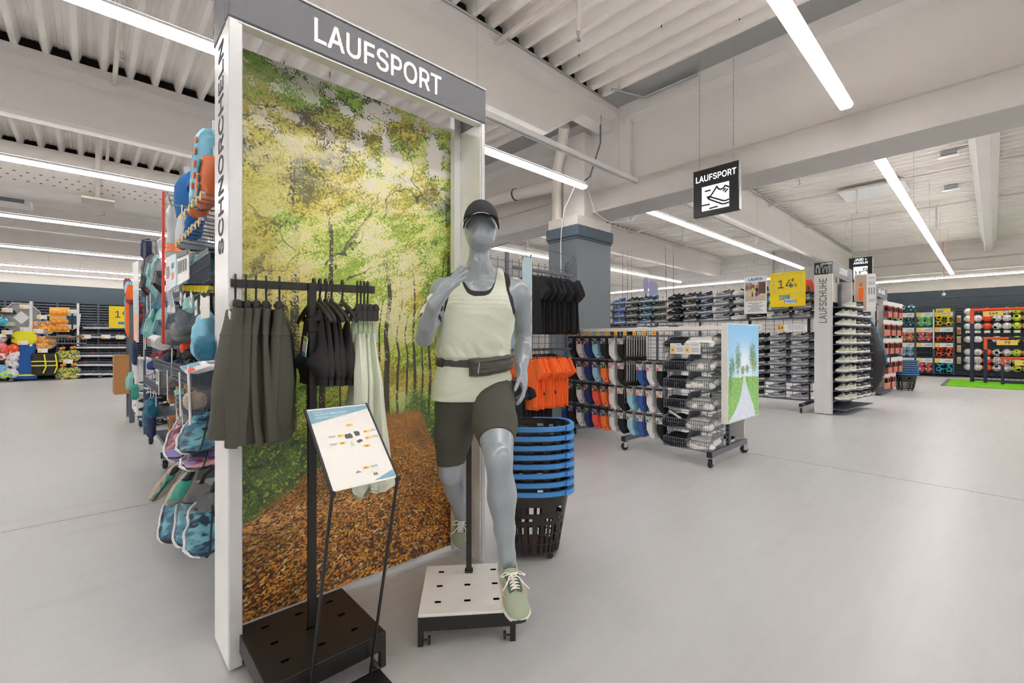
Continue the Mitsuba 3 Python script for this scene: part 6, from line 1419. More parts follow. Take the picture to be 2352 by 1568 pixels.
oc = [(p[0] + .42 * math.cos(a), p[2] + .46 * math.sin(a)) for a in np.linspace(0, 2 * np.pi, 9)[:-1] + .39]; part('board', extr_y(oc, p[1], p[1] + .06), 'grey_plastic', k); part('rim', tube([(x, p[1] - .01, z) for x, z in oc], .03, 6, closed=True), 'galv', k); part('centre', extr_y([(p[0] - .17, p[2]), (p[0], p[2] - .2), (p[0] + .17, p[2]), (p[0], p[2] + .2)], p[1] - .012, p[1]), 'label_white', k)
p = LW(55, 775, 20.0); k = thing('sports_bib', 'yellow training bib hanging above the blue bags', 'bib'); part('cloth', mv(bundle(3, .27, .06, .2), p), 'bib', k, smooth=True); part('hook', bx(p[0] - .1, p[0] + .1, p[1], 20.37, p[2] + .18, p[2] + .2), 'steel', k)
for i, px in enumerate((48, 58, 69)):
    q, r = LW(px, 787, 20.05), LW(px, 870, 20.05); k = thing('long_bag', f'long royal blue net bag on the far left wall, {ORD[i]} from the left ball column', 'bag', 'long blue bags'); part('bag', loft([[(q[0] + .14 * w * math.cos(a) + .03 * math.sin(t * 5 + i), q[1] + .08 * w * math.sin(a), q[2] + (r[2] - q[2]) * t) for a in np.linspace(0, 6.283, 13)[:-1]] for t, w in ((0, .35), (.06, .8), (.3, .9), (.7, 1.05), (.95, 1.1), (1, .9))]), 'royal', k, smooth=60); part('stripe', bx(q[0] - .13, q[0] + .13, q[1] - .10, q[1] - .08, r[2] + .1, r[2] + .14), 'bib', k)
rkm = Proto().add('face', mv(lathe([(0, -.02), (.19, -.02), (.2, 0), (.19, .02), (0, .02)], 22), rx=90), 'pizza', 40).add('frame', tube([(.2 * math.sin(a), 0, .2 * math.cos(a)) for a in np.linspace(0, 6.283, 25)[:-1]], .016, 6, closed=True), 'racket_blue', True).add('handle', join(cyl((0, 0, .2), (0, 0, .40), .025, 8), cyl((-.03, 0, .3), (.03, 0, .3), .018, 8)), 'racket_blue').add('ball', mv(sphere(.035, 1), (.05, -.03, .36)), 'bib', True)
for i, (px, py) in enumerate(((86, 752), (106, 752), (84, 786), (108, 786))): p = LW(px, py, 20.1); rkm.put('beach_racket', f'pizza-print beach racket, {["upper first", "upper second", "lower first", "lower second"][i]} of four on the far left wall', 'racket', at(*p, s=1.05), 'pizza rackets')
rkg = Proto().add('face', mv(lathe([(0, -.02), (.19, -.02), (.2, 0), (.19, .02), (0, .02)], 22), rx=90), 'leafy', 40).add('frame', tube([(.2 * math.sin(a), 0, .2 * math.cos(a)) for a in np.linspace(0, 6.283, 25)[:-1]], .018, 6, closed=True), 'black', True).add('handle', cyl((0, 0, .2), (0, 0, .42), .025, 8), 'black').add('ball', join(mv(sphere(.05, 1), (.03, -.05, .27)), mv(sphere(.05, 1), (-.03, -.06, .25))), 'duck', True)
for i, (px, py) in enumerate(((143, 818), (168, 816), (145, 857), (170, 855))): p = LW(px, py, 20.1); rkg.put('round_racket', f'leaf-print round racket, {["upper first", "upper second", "lower first", "lower second"][i]} of four on the far left wall', 'racket', at(*p, s=1.0), 'leaf-print rackets')
for i, px in enumerate((89, 115)):
    q, r = LW(px, 812, 20.0), LW(px, 862, 20.0); k = thing('net_set', f'black bag with yellow straps on the far left wall, {["nearest the blue bags", "nearest the leaf-print rackets"][i]}', 'bag', 'black bags with yellow straps'); part('bag', loft([[(q[0] + .17 * w * math.cos(a), q[1] + .09 * w * math.sin(a), q[2] + (r[2] - q[2]) * t) for a in np.linspace(0, 6.283, 13)[:-1]] for t, w in ((0, .9), (.1, 1.1), (.6, .95), (.95, .9), (1, .6))]), 'charcoal_bag', k, smooth=60); part('strap', join([bx(q[0] - .15, q[0] + .15, q[1] - .115, q[1] - .09, z, z + .035) for z in (q[2] - .25, q[2] - .38)] + [tube([(q[0] + .12, q[1] - .1, q[2] - .02), (q[0] + .16, q[1] - .1, q[2] - .4), (q[0] + .1, q[1] - .1, q[2] - .6)], .02, 5)]), 'bib', k)
mat('charcoal_bag', (46, 46, 44), rough=.7)
for r in range(3):
    for c in range(3):
        p = LW((124, 137, 150)[c], (716, 736, 752)[r], 20.1); k = thing('duck_pack', f'small orange and yellow toy pack, {ORD[c]} in the {RN[r]} row on the far left wall', 'package', 'toy packs on the far left wall'); part('card', bx(p[0] - .1, p[0] + .1, p[1], p[1] + .01, p[2] - .14, p[2] + .14), 'chip', k); part('toy', mv(sphere(.085, 2), (p[0], p[1] - .05, p[2] - .03)), 'duck', k, smooth=True)
p = LW(166, 738, 20.1); k = thing('racket_cover', 'white and black racket cover hanging beside the toy packs', 'racket bag'); part('cover', extr_y([(p[0] - .2, p[2] + .25), (p[0] + .2, p[2] + .25), (p[0] + .17, p[2] - .15), (p[0], p[2] - .28), (p[0] - .17, p[2] - .15)], p[1], p[1] + .05), 'label_white', k); part('print', extr_y([(p[0] - .14, p[2] + .18), (p[0] + .14, p[2] + .18), (p[0] + .1, p[2] - .1), (p[0] - .1, p[2] - .1)], p[1] - .006, p[1]), 'up_teal', k); part('strap', bx(p[0] - .02, p[0] + .02, p[1] - .02, p[1] - .006, p[2] - .25, p[2] + .25), 'black', k)
p = LW(156, 776, 20.0); k = thing('racket_basket', 'wire basket heaped with orange-handled rackets', 'wire basket'); part('wires', join([bx(p[0] - .42 + .07 * i, p[0] - .412 + .07 * i, 19.95, 19.96, p[2] - .17, p[2] + .05) for i in range(13)] + [bx(p[0] - .42, p[0] + .43, 19.95, 19.96, z, z + .012) for z in (p[2] - .17, p[2] - .06, p[2] + .05)]), 'wire', k, kind='stuff'); part('tray', bx(p[0] - .42, p[0] + .43, 19.95, 20.37, p[2] - .19, p[2] - .17), 'steel', k)
for i in range(4): single('beach_bat', mv(bundle(i + 40, .2, .12, .05), (p[0] - .28 + .19 * i, 20.12, p[2] + .02 + .03 * (i % 2)), rz=30 * i), 'brown', f'brown wooden bat lying in the racket basket, {ORD[i]} from the blue bags', 'bat', 'bats in the basket', smooth=True)
# wire bins with cards on the right part of the wall
BW, BF = wire_basket(.42, .30, .15, .2, .004, .06); BQ = Proto().add('wires', mv(BW, rz=90), 'wire').add('rim', mv(BF, rz=90), 'wire').add('label', bx(-.40, -.02, -.008, -.002, .02, .06), 'label_white')
for r, py in enumerate((750, 771, 795, 814, 835, 856)):
    for c in range(6 if r else 4):
        px = 194 + 20 * c if r else 211 + 25 * c
        p = LW(px, py, 20.03); BQ.put('small_bin', f'small wire bin of table tennis goods, {ORD[c]} in the {RNM[r]} row by the yellow sign', 'wire basket', at(p[0] + .2, 20.03, p[2] - .08), 'small bins on the far left wall')
        single('pack_heap', mv(bundle(r * 7 + c, .17, .11, .07), (p[0], 20.17, p[2] + .01)), pick('up_navy', 'up_navy', 'up_charcoal', 'wine'), f'dark boxed goods in the {ORD[c]} small bin of the {RNM[r]} row', 'goods', 'goods in the small bins', smooth=True)
p = LW(276, 728, 19.9); k = thing('price_poster', 'yellow price poster reading 19 on the far left wall', 'poster'); part('sheet', bx(p[0] - .28, p[0] + .36, 19.9, 19.905, p[2] - .36, p[2] + .36), 'yellow_sign', k); part('price', (lambda m: (arr(m)[0][:, [0, 2, 1]] * [1, -1, 1] + [p[0] + .02, 19.899, p[2] - .02], arr(m)[1]))(text('19', .22, .002, False)), 'ink', k); part('field', bx(p[0] - .05, p[0] + .2, 19.897, 19.9, p[2] - .24, p[2] - .16), 'sky_blue', k)
# ---------------------------------------------------------------- the snorkelling gondola behind the portal frame
def SX(px, py, X=.42): d = ray(px, py); t = X / d[0]; return A3((X, d[1] * t, CAM_H + d[2] * t))
mat('red_post', (216, 60, 44), rough=.4); mat('aqua', (140, 204, 200), rough=.45); mat('petrol', (52, 110, 130), rough=.45); mat('fin_teal', (38, 140, 120), rough=.45); mat('fin_sand', (176, 164, 146), rough=.5); mat('fin_grey', (110, 112, 112), rough=.5); mat('maroon', (130, 36, 50), rough=.5); mat('violet', (132, 120, 176), rough=.45); mat('blue_cloth', (20, 92, 156), rough=.7); mat('deep_blue', (24, 52, 122), rough=.6); mat('carton', (176, 126, 76), rough=.8); mat('yellow_band', (240, 220, 40), rough=.5); mat('neon', (196, 226, 50), rough=.5); mat('grey_bag', (148, 148, 146), rough=.6); mat('torso_grey', (186, 192, 196), rough=.35); mat('ring_orange', (240, 128, 78), rough=.35); mat('ring_blue', (130, 200, 226), rough=.35); mat('cool_white', (232, 233, 234), rough=.4)
def _mesh_bag(p, n, uv):
    a = mikit.fbm(p.x * 16, p.y * 16, p.z * 11, 3); c = mikit.mix(_c(34, 96, 124), _c(112, 178, 190), mikit.smoothstep(.40, .62, a)); c = mikit.mix(c, _c(30, 52, 76), mikit.smoothstep(.44, .34, mikit.fbm(p.x * 22 + 5, p.y * 22, p.z * 14, 2)))
    g = mikit.smoothstep(.55, .9, dr.sin(p.z * 1500) * dr.sin((p.y + p.x) * 1500)); return c * (1 - .35 * g)
mat('net_blue', (0, 0, 0), rough=.35, spec=.6, tex=mikit.proc(_mesh_bag))
def _mesh_bag2(p, n, uv):
    a = mikit.fbm(p.x * 16, p.y * 16, p.z * 11, 3); return mikit.mix(mikit.mix(_c(96, 40, 56), _c(200, 150, 160), mikit.smoothstep(.4, .6, a)), _c(130, 120, 180), mikit.smoothstep(.50, .62, mikit.fbm(p.x * 9 + 3, p.y * 9, p.z * 7, 2)))
mat('net_wine', (0, 0, 0), rough=.35, spec=.6, tex=mikit.proc(_mesh_bag2))
sk = thing('snorkel_gondola', 'long wheeled snorkelling rack with wire panels running behind the portal frame', 'display rack')
for i in range(6): uprights(sk, [(1.0, 2.4 + i * 1.5)], 2.42)
wires(sk, .985, 2.3, 10.0, .25, 2.4, .12, .06, .0028)
for y in (2.5, 4.0, 5.5, 6.9, 8.4): foot(sk, .50, 1.5, y, (100, -30))
for px, y0, y1 in ((296, 690, 930), (303, 700, 945)):
    q = SX(px, y1, .46); part('end_post', bx(q[0] - .03, q[0] + .03, q[1] - .05, q[1] + .05, .0, CAM_H + (780 - y0) / 1035 * (CA * q[0] + SA * q[1])), 'steel', sk)
def shelf(px0, px1, py, X=.46, d=.5, lip=.035):
    a, b = SX(px0, py, X), SX(px1, py, X); z = a[2]; part('shelf', join(bx(X, X + d, b[1], a[1], z - .004, z), bx(X - .004, X, b[1], a[1], z - lip, z + .004)), 'steel', sk); return z
def wbin(px0, px1, py, X, label, hf=.10):
    a, b = SX(px0, py, X), SX(px1, py, X); W = max(abs(a[1] - b[1]), .12); w, f = wire_basket(W, .34, hf, hf * 1.7, .0024, .035)
    k = thing('wire_basket', label, 'wire basket', 'wire baskets of the snorkelling rack'); t = at(X, b[1], b[2]); part('wires', w, 'wire', k, to=t); part('rim', f, 'wire', k, to=t); return k
# portal-side end: hanging net bags with flippers
def drape(P0, P1, W, D, prof, seed, lean=0.0):
    """A limp bag from P0 (hook) to P1 (tip); W wide along y, D deep along x."""
    P0, P1 = A3(P0), A3(P1); R = []
    for i, t in enumerate(np.linspace(0, 1, 22)):
        c = P0 + (P1 - P0) * t; w = np.interp(t, *zip(*prof)); n = meshkit.fbm(A3([[math.cos(a) * 1.6 + seed, math.sin(a) * 1.6, t * 4] for a in np.linspace(0, 6.283, 21)[:-1]]), 3, seed) - .5
        R.append([(c[0] + D * w * math.cos(a) * (1 + .5 * n[j]), c[1] + W * w * math.sin(a) * (1 + .5 * n[j]), c[2] + .02 * n[j]) for j, a in enumerate(np.linspace(0, 6.283, 21)[:-1])])
    return R
BAGP = [(0, .25), (.10, .62), (.3, .9), (.6, 1.0), (.85, .9), (.95, .6), (1, .15)]
def net_bag(px0, py0, px1, py1, X, W, D, cloth, body, label, seed):
    a = SX(px0, py0, X + .12); b = A3(SX(px1, py1, X)); b[1] = b[1] * .5 + a[1] * .5 if False else b[1]
    k = thing('net_bag', label, 'net bag', 'net bags with flippers'); R = drape(a, b, W, D, BAGP, seed)
    part('net', loft(R[5:]), body, k, smooth=60); part('top_flap', loft(R[:7]), cloth, k, smooth=60)
    part('piping', tube([np.array(r[10]) * 1.0 + [-.006, 0, 0] for r in R[3:]], .0065, 6), 'cool_white', k, smooth=50); part('piping', tube([np.array(r[15]) + [-.003, -.004, 0] for r in R[4:]], .004, 6), 'black', k)
    part('strap', tube([a + A3((.08, 0, .10)), a + A3((.02, 0, .05)), a], .012, 6), 'black', k); part('base_edge', tube([r_ for r_ in R[19]], .006, 5, closed=True), 'black', k); return k
net_bag(432, 1105, 398, 1245, .34, .10, .09, 'grey_bag', 'net_blue', 'teal net bag with grey flap, lowest and furthest from the portal frame', 1)
net_bag(462, 1110, 440, 1255, .36, .09, .09, 'grey_bag', 'net_blue', 'teal net bag with grey flap, lowest and second from the portal frame', 2)
net_bag(486, 1130, 474, 1275, .37, .08, .09, 'fin_grey', 'net_blue', 'teal net bag with dark flap, lowest and nearest the portal frame', 3)
net_bag(442, 940, 412, 1058, .36, .085, .08, 'grey_bag', 'net_wine', 'wine red and violet net bag hanging above the sand-coloured flippers', 4)
net_bag(476, 945, 448, 1040, .37, .11, .09, 'net_blue', 'net_blue', 'teal blue net bag in the middle tier nearest the portal frame', 5)
net_bag(480, 1010, 456, 1075, .36, .09, .08, 'violet', 'net_wine', 'violet net bag below the teal one in the middle tier', 6)
def flipper(px0, py0, px1, py1, X, wide, b1, b2, label, grp=None, th=.035):
    a, b = SX(px0, py0, X + .10), SX(px1, py1, X); k = thing('flipper', label, 'flipper', grp); d = b - a; L = np.linalg.norm(d); d = d / L; s = nrm(A3((.35, 1, 0)) - d * np.dot(A3((.35, 1, 0)), d)); n = np.cross(d, s)
    wide *= .62 if wide > .085 or 'pole' in label else 1; blade, foot_ = [], []
    for t in np.linspace(.36, 1, 9):
        w = wide * (.55 + .45 * (t - .36) / .64); c = a + d * L * t; blade.append([c + s * w * u + n * th * .35 * v for u, v in ((-1, -1), (-.85, .4), (0, -.2), (.85, .4), (1, -1), (0, -1.2))])
    for t in np.linspace(0, .55, 9):
        w = wide * (.42 + .25 * math.sin(min(t / .4, 1) * 1.57)); c = a + d * L * t; hh = th * (1.3 - 1.6 * abs(t - .22)); foot_.append([c + s * w * math.cos(q) + n * hh * math.sin(q) for q in np.linspace(0, 6.283, 13)[:-1]])
    part('blade', loft(blade), b1, k, smooth=40); part('foot_pocket', loft(foot_), b2, k, smooth=60); part('heel_strap', tube([foot_[0][0], a - d * .05, foot_[0][6]], .010, 6), 'black', k)
    part('rail', tube([q[4] for q in blade], .009, 6), b2, k); part('rail', tube([q[0] for q in blade], .009, 6), b2, k); return k
def fin_pouch(px0, py0, px1, py1, X, label, seed):
    a, b = SX(px0, py0, X + .14), SX(px1, py1, X); k = thing('flipper', label, 'flipper', 'sand-coloured flippers in nets'); prof = [(0, .30), (.12, .55), (.35, .80), (.65, 1.0), (.88, .92), (.97, .6), (1, .25)]
    R = drape(a, b, .062, .050, prof, seed); part('pouch', loft(R), 'fin_sand', k, smooth=60)
    c = nrm(A3((0, 0, CAM_H)) - b); part('insert', loft([[np.mean(r, 0) + (np.array(q) - np.mean(r, 0)) * .70 + c * .024 for q in r] for r in R[8:20]]), 'fin_teal', k, smooth=60)
    part('toe_pad', loft([[np.mean(r, 0) + (np.array(q) - np.mean(r, 0)) * .66 + c * .028 for q in r] for r in R[18:22]]), 'fin_grey', k, smooth=60); part('opening', loft([[np.mean(r, 0) + (np.array(q) - np.mean(r, 0)) * .62 + c * .026 for q in r] for r in R[4:9]]), 'black', k, smooth=60)
    part('piping', tube([r[14] for r in R[3:]], .004, 5), 'black', k); part('strap', tube([a + A3((.10, -.02, .12)), a + A3((.03, 0, .05)), a], .016, 6), 'black', k)
fin_pouch(425, 1050, 352, 1150, .30, 'sand and teal flipper in a net, outermost of the low pair', 21)
fin_pouch(450, 1068, 394, 1160, .31, 'sand and teal flipper in a net, inner of the low pair', 22)
# tier of shelves and boxes
for i, (px0, px1, py) in enumerate(((362, 455, 934), (362, 440, 995), (375, 470, 790), (365, 470, 874), (378, 480, 648), (395, 480, 690), (385, 470, 746))): shelf(px0, px1, py, .50)
BOXP = Proto().add('carton', bx(0, .14, 0, .11, 0, .12, .003), 'carton').add('window', bx(-.002, .001, .03, .075, .035, .10), 'deep_blue').add('logo', bx(-.003, -.001, .035, .065, .10, .108), 'cool_white')
for r, py in enumerate((926, 991)):
    for c, px in enumerate((388, 408, 427)):
        p = SX(px, py, .48); BOXP.put('mask_box', f'brown carton with a window, {ORD[c]} on the {["upper", "lower"][r]} carton shelf', 'box', at(.48, p[1] - .02, p[2] - .004, s=(1, 1.1, 1.05)), 'brown cartons', {'deep_blue': 'deep_blue' if r == 0 else 'black'})
# price flags hanging off the shelves
FL = Proto().add('flag', bx(-.0015, .0015, -.012, .012, -.16, 0), 'cool_white').add('print', bx(-.002, -.0015, -.008, .006, -.12, -.05), 'label_grey')
mat('label_grey', (206, 206, 204), rough=.6)
for i, (px, py, rx, X, s_) in enumerate(((395, 800, 8, .40, 1.2), (412, 855, -12, .38, 1.6), (432, 840, -14, .37, 1.9), (384, 850, -4, .39, 1.3), (404, 905, -14, .40, 1.0), (346, 870, -4, .42, 1.4), (352, 872, -4, .42, 1.4), (358, 874, -4, .42, 1.4), (311, 812, -8, .43, 1.6), (321, 815, -8, .43, 1.6), (365, 852, 0, .40, 1.2), (337, 680, -8, .42, 1.5), (345, 672, -8, .42, 1.5), (333, 740, -8, .42, 1.8), (375, 690, 4, .4, 1.6), (418, 470, 4, .42, 1.1), (418, 940, -18, .39, .9), (330, 765, -6, .42, 1.8))):
    p = SX(px, py, X); FL.put('price_flag', f'narrow white price flag on the snorkelling rack, {ORD[i]} of the hanging flags', 'price label', at(*p, rx=rx, s=s_), 'white price flags')
# upper tier: rings in foil, shirt torsos, hooks with tags
RINGP = [(0, .5), (.1, .9), (.5, 1), (.9, .95), (1, .4)]
for i, (a, b, w, d_, bd, lb_, sd) in enumerate(((( 476, 300), (462, 480), .075, .06, 'ring_blue', 'light blue foil-packed swim ring hanging highest beside the vertical SCHNORCHELN lettering', 7), ((482, 360), (470, 480), .05, .05, 'ring_orange', 'orange patterned foil-packed swim ring hanging highest', 8), ((476, 400), (452, 500), .05, .05, 'ring_orange', 'orange foil pack hanging below the light blue ring', 9))):
    k = thing('swim_ring_pack', lb_, 'swim ring'); R = drape(SX(*a, .46), SX(*b, .44), w, d_, RINGP, sd); part('foil', loft(R), bd, k, smooth=60)
    part('print', join([mv(sphere(.016, 1), np.array(R[4 + 3 * q][12]) * [1, 1, 1] + [-.004, 0, 0], s=(.4, 1, 1.3)) for q in range(5)]), 'ring_orange' if bd == 'ring_blue' else 'petrol', k, kind='stuff'); part('header', tube([R[0][0], A3(R[0][0]) + [0, 0, .06]], .01, 5), 'label_white', k)
def torso(px, py, X, h, cloth, label, lower):
    p = SX(px, py, X); k = thing('torso_form', label, 'torso form'); R = []
    for t, a_, b_ in ((0, .055, .05), (.06, .05, .045), (.10, .06, .05), (.16, .15, .075), (.25, .19, .10), (.45, .165, .10), (.62, .135, .085), (.8, .16, .10), (.93, .165, .10), (1.0, .14, .09)): R.append([(p[0] + b_ * math.cos(q), p[1] + a_ * math.sin(q), p[2] - h * t) for q in np.linspace(0, 6.283, 25)[:-1]])
    part('body', loft(R), 'torso_grey', k, smooth=60); C = [[(p[0] + (x - p[0]) * 1.06, p[1] + (y - p[1]) * 1.05, z + .006 * math.sin(j)) for j, (x, y, z) in enumerate(r)] for r in (R[2:7] if not lower else R[7:9])]
    sh_ = part('garment', loft(C, cap=False), cloth, k, smooth=60)
    if not lower:
        for s_ in (-1, 1): part('sleeve', loft([[(p[0] + .055 * w * math.cos(q), p[1] + s_ * (.165 + .06 * t) + .05 * w * math.sin(q), p[2] - h * (.17 + .18 * t) + .03 * math.sin(q) * s_) for q in np.linspace(0, 6.283, 13)[:-1]] for t, w in ((0, 1), (.5, 1.05), (1, 1.1))]), cloth, sh_, smooth=60)
    else: part('waist_tie', join([mv(sphere(.012, 1), (p[0] - .11, p[1] + o, p[2] - h * .84)) for o in (-.02, .0, .02)]), 'ring_orange', sh_)
torso(440, 388, .56, .60, 'blue_cloth', 'grey torso form in a blue swim shirt above the snorkelling rack', False)
torso(408, 455, .66, .62, 'ring_orange', 'grey torso form in patterned orange swimwear behind the blue shirt', True)
k = thing('shirt_tail', 'blue shirt hem hanging below the hooks at the portal frame', 'shirt'); R = drape(SX(455, 470, .50), SX(440, 552, .50), .11, .05, RINGP, 12); part('cloth', loft(R), 'blue_cloth', k, smooth=60)
HT = Proto().add('wire', tube([(.55, 0, -.03), (0, 0, 0), (-.01, 0, .018)], .004, 5), 'wire').add('tag', bx(-.022, -.018, -.011, .011, -.034, 0), 'chip').add('clip', bx(-.02, .0, -.008, .008, -.004, .008), 'cool_white')
for i, (px, py) in enumerate(((472, 445), (462, 456), (452, 463), (444, 474), (434, 484), (426, 492), (468, 505), (460, 512), (450, 520), (443, 527), (436, 534), (428, 542), (420, 548), (414, 556))): p = SX(px, py, .40); HT.put('display_hook', f'wire display hook with a small amber tag, {ORD[i]} counted down from the portal frame', 'hook', at(*p), 'tagged wire hooks')
for i, (px, py) in enumerate(((385, 447), (388, 458), (392, 470))): p = SX(px, py, .42); part('long_hook', tube([p + A3((.6, -.35, -.06)), p, p + A3((0, 0, .02))], .005, 5), 'wire', sk)
# red pole, white info boards, mirror
a, b = SX(375, 440, .36), SX(375, 790, .36); k = thing('red_pole', 'slim red sign pole at the front of the snorkelling rack', 'pole'); part('pole', bx(.353, .367, a[1] - .012, a[1] + .012, b[2], a[2]), 'red_post', k); part('bracket', bx(.36, .99, a[1] - .006, a[1] + .006, 1.5, 1.512), 'steel', k)
def board(name, c4, b, label, cat='sign', th=.004):
    P = [A3(q) for q in c4]; n = nrm(np.cross(P[1] - P[0], P[3] - P[0])) * th; k = thing(name, label, cat); v = A3(P + [q + n for q in P]); part('sheet', (v, A3([[0, 1, 2, 3], [7, 6, 5, 4], [0, 4, 5, 1], [1, 5, 6, 2], [2, 6, 7, 3], [3, 7, 4, 0]])), b, k); return k, P
def on_board(k, P, u0, u1, v0, v1, b, name='print', lift=.003):
    q = lambda u, v: P[0] * (1 - u) * (1 - v) + P[1] * u * (1 - v) + P[2] * u * v + P[3] * (1 - u) * v
    n = nrm(np.cross(P[1] - P[0], P[3] - P[0])); c = nrm(A3((0, 0, CAM_H)) - P[0]); n = n if np.dot(n, c) > 0 else -n; L = [q(u0, v0), q(u1, v0), q(u1, v1), q(u0, v1)]
    part(name, (A3([x + n * (lift + .003) for x in L] + [x + n * .001 for x in L]), A3([[0, 1, 2, 3], [7, 6, 5, 4], [0, 4, 5, 1], [1, 5, 6, 2], [2, 6, 7, 3], [3, 7, 4, 0]])), b, k)
k, P = board('info_board', (SX(381, 592, .38), SX(433, 572, .34), SX(433, 640, .34), SX(381, 672, .38)), 'cool_white', 'white information board with a snorkelling chart on the rack front')
on_board(k, P, .62, 1, .0, .16, 'header'); on_board(k, P, .32, .58, .0, 1, 'poster_blue'); on_board(k, P, .38, .52, .25, .42, 'dark_print'); on_board(k, P, .38, .52, .55, .75, 'coral_shirt')
for i in range(4): on_board(k, P, .66 + i * .085, .685 + i * .085, .28, .66, 'mid_print')
for i in range(5): on_board(k, P, .08, .22, .3 + i * .07, .325 + i * .07, 'mid_print')
k, P = board('wall_mirror', (SX(360, 555, .40), SX(374, 540, .38), SX(379, 592, .38), SX(370, 600, .40)), 'cool_white', 'small white framed mirror beside the red pole', 'mirror'); on_board(k, P, .15, .85, .1, .9, 'chrome', 'glass')
k, P = board('tilted_mirror', (SX(382, 672, .40), SX(393, 664, .38), SX(402, 716, .37), SX(388, 722, .39)), 'cool_white', 'tilted white mirror below the information board', 'mirror'); on_board(k, P, .15, .9, .08, .75, 'grey_trim', 'glass')
single('mirror_tray', cb(*SX(400, 710, .40), .06, .14, .05, .006), 'cool_white', 'small white tray below the tilted mirror', 'tray')
k, P = board('hanging_poster', (SX(304, 604, .44), SX(318, 598, .40), SX(318, 786, .40), SX(308, 786, .44)), 'cool_white', 'tall white poster hanging far down the snorkelling rack', 'poster'); on_board(k, P, .1, .9, .35, .65, 'poster_blue'); on_board(k, P, .1, .9, .65, .98, 'peach')
# yellow-banded snorkels with white tags
SN_ = Proto().add('tube', tube([(0, 0, 0), (0, 0, -.10), (.01, 0, -.16)], .016, 8), 'black').add('band', lathe([(.018, -.045), (.019, -.045), (.019, -.01), (.018, -.01)], 10), 'yellow_band').add('tip', mv(sphere(.018, 1), (.01, 0, -.17), s=(1, 1, 1.6)), 'TIP', True)
for i, px in enumerate((428, 437, 446, 455, 464, 473, 481)): p = SX(px, 652, .43); SN_.put('snorkel', f'black snorkel with yellow band, {ORD[i]} from the information board', 'snorkel', at(*p), 'yellow-banded snorkels', {'TIP': ('coral_shirt', 'neon', 'black')[i % 3]})
for i, (px, py, rx) in enumerate(((416, 672, 20), (424, 676, -15), (440, 672, 25), (450, 690, -5), (464, 680, 15), (478, 684, 20))): p = SX(px, py, .39); k = thing('swing_tag', f'white diamond-hung product tag, {ORD[i]} below the yellow-banded snorkels', 'tag', 'white product tags'); part('card', bx(-.0015, .0015, -.035, .035, -.075, .0), 'cool_white', k, to=at(*p, rx=rx)); part('print', bx(-.0025, -.0015, -.02, .02, -.05, -.03), 'mid_print', k, to=at(*p, rx=rx))
wbin(432, 482, 642, .44, 'wire basket of aqua masks above the snorkels', .14); wbin(405, 480, 742, .42, 'wire basket with grey goods in the middle of the rack', .16)
for i, (px, py, b_, s_) in enumerate(((440, 640, 'aqua', .07), (455, 634, 'aqua', .07), (470, 628, 'aqua', .08), (442, 612, 'aqua', .05), (462, 604, 'petrol', .06), (474, 600, 'aqua', .06))): p = SX(px, py, .55); single('dive_mask', mv(bundle(50 + i, .06, s_, .05), p), b_, f'{"aqua" if b_ == "aqua" else "petrol"} dive mask in the basket above the snorkels, {ORD[i]} counted from its lower end', 'dive mask', 'masks in the basket', smooth=True)
# big bags and boxes in the middle
for i, (px, py, w, h, b_, n_) in enumerate(((430, 760, .16, .07, 'fin_grey', 'grey moulded fin box'), (405, 775, .14, .06, 'fin_grey', 'grey rubber pad'), (445, 735, .12, .08, 'steel', 'dark grey padded bag'), (465, 700, .08, .05, 'aqua', 'aqua swim buoy'))): p = SX(px, py, .47); single('stowed_gear', mv(bundle(60 + i, .09, w, h), p), b_, f'{n_} lying in the middle tier of the snorkelling rack', 'gear', smooth=True)
k = thing('mask_bag', 'clear bag with a blue snorkelling mask hanging nearest the portal frame', 'bag'); R = drape(SX(476, 716, .40), SX(466, 826, .38), .055, .055, BAGP, 14); part('bag', loft(R), 'ring_blue', k, smooth=60); part('mask', mv(bundle(71, .035, .04, .05), SX(470, 800, .34)), 'pvc_teal', k, smooth=True); part('card', bx(.36, .364, *(SX(470, 715, .36)[1] + A3((-.09, .10))), *(SX(470, 715, .36)[2] + A3((-.03, .06)))), 'cream', k)
k, P = board('tilted_case', (SX(412, 842, .40), SX(470, 826, .36), SX(484, 840, .34), SX(428, 858, .38)), 'label_white', 'light blue and white flat case lying tilted on the middle shelf', 'case', .05); on_board(k, P, .1, .8, .1, .5, 'ring_blue'); on_board(k, P, .2, .5, .6, .9, 'coral_shirt')
p = SX(362, 786, .40); k = thing('grille_tube', 'white slotted cylinder lying across the rack front', 'tube'); part('shell', tube([p + A3((0, .18, .01)), p + A3((.02, -.14, -.01))], .055, 16), 'cool_white', k, smooth=50); part('slots', join([bx(p[0] - .06, p[0] - .053, p[1] + q, p[1] + q + .02, p[2] - .03, p[2] + .03) for q in (-.1, -.06, -.02, .02, .06)]), 'grey_plastic', k, kind='stuff')
for i, (px0, px1, py) in enumerate(((352, 400, 862), (400, 440, 876), (375, 440, 888), (330, 365, 905), (402, 430, 955))): wbin(px0, px1, py, .40, f'slanted wire basket, {ORD[i]} counted down the lower half of the snorkelling rack', .07)
p = SX(375, 880, .44); k = thing('clear_box', 'clear plastic box of swim goggles on the lower shelf', 'box'); part('box', bx(.40, .56, p[1] - .12, p[1] + .12, p[2] - .03, p[2] + .10, .006), 'grey_bag', k); part('lid', bx(.395, .565, p[1] - .125, p[1] + .125, p[2] + .10, p[2] + .115, .004), 'cool_white', k); part('label', bx(.397, .40, p[1] - .07, p[1] + .03, p[2] - .01, p[2] + .02), 'label_white', k)
p = SX(448, 920, .40); single('aqua_pouch', mv(bundle(81, .05, .045, .045), p), 'fin_sand', 'grey green folded pouch above the teal net bag', 'pouch', smooth=True)
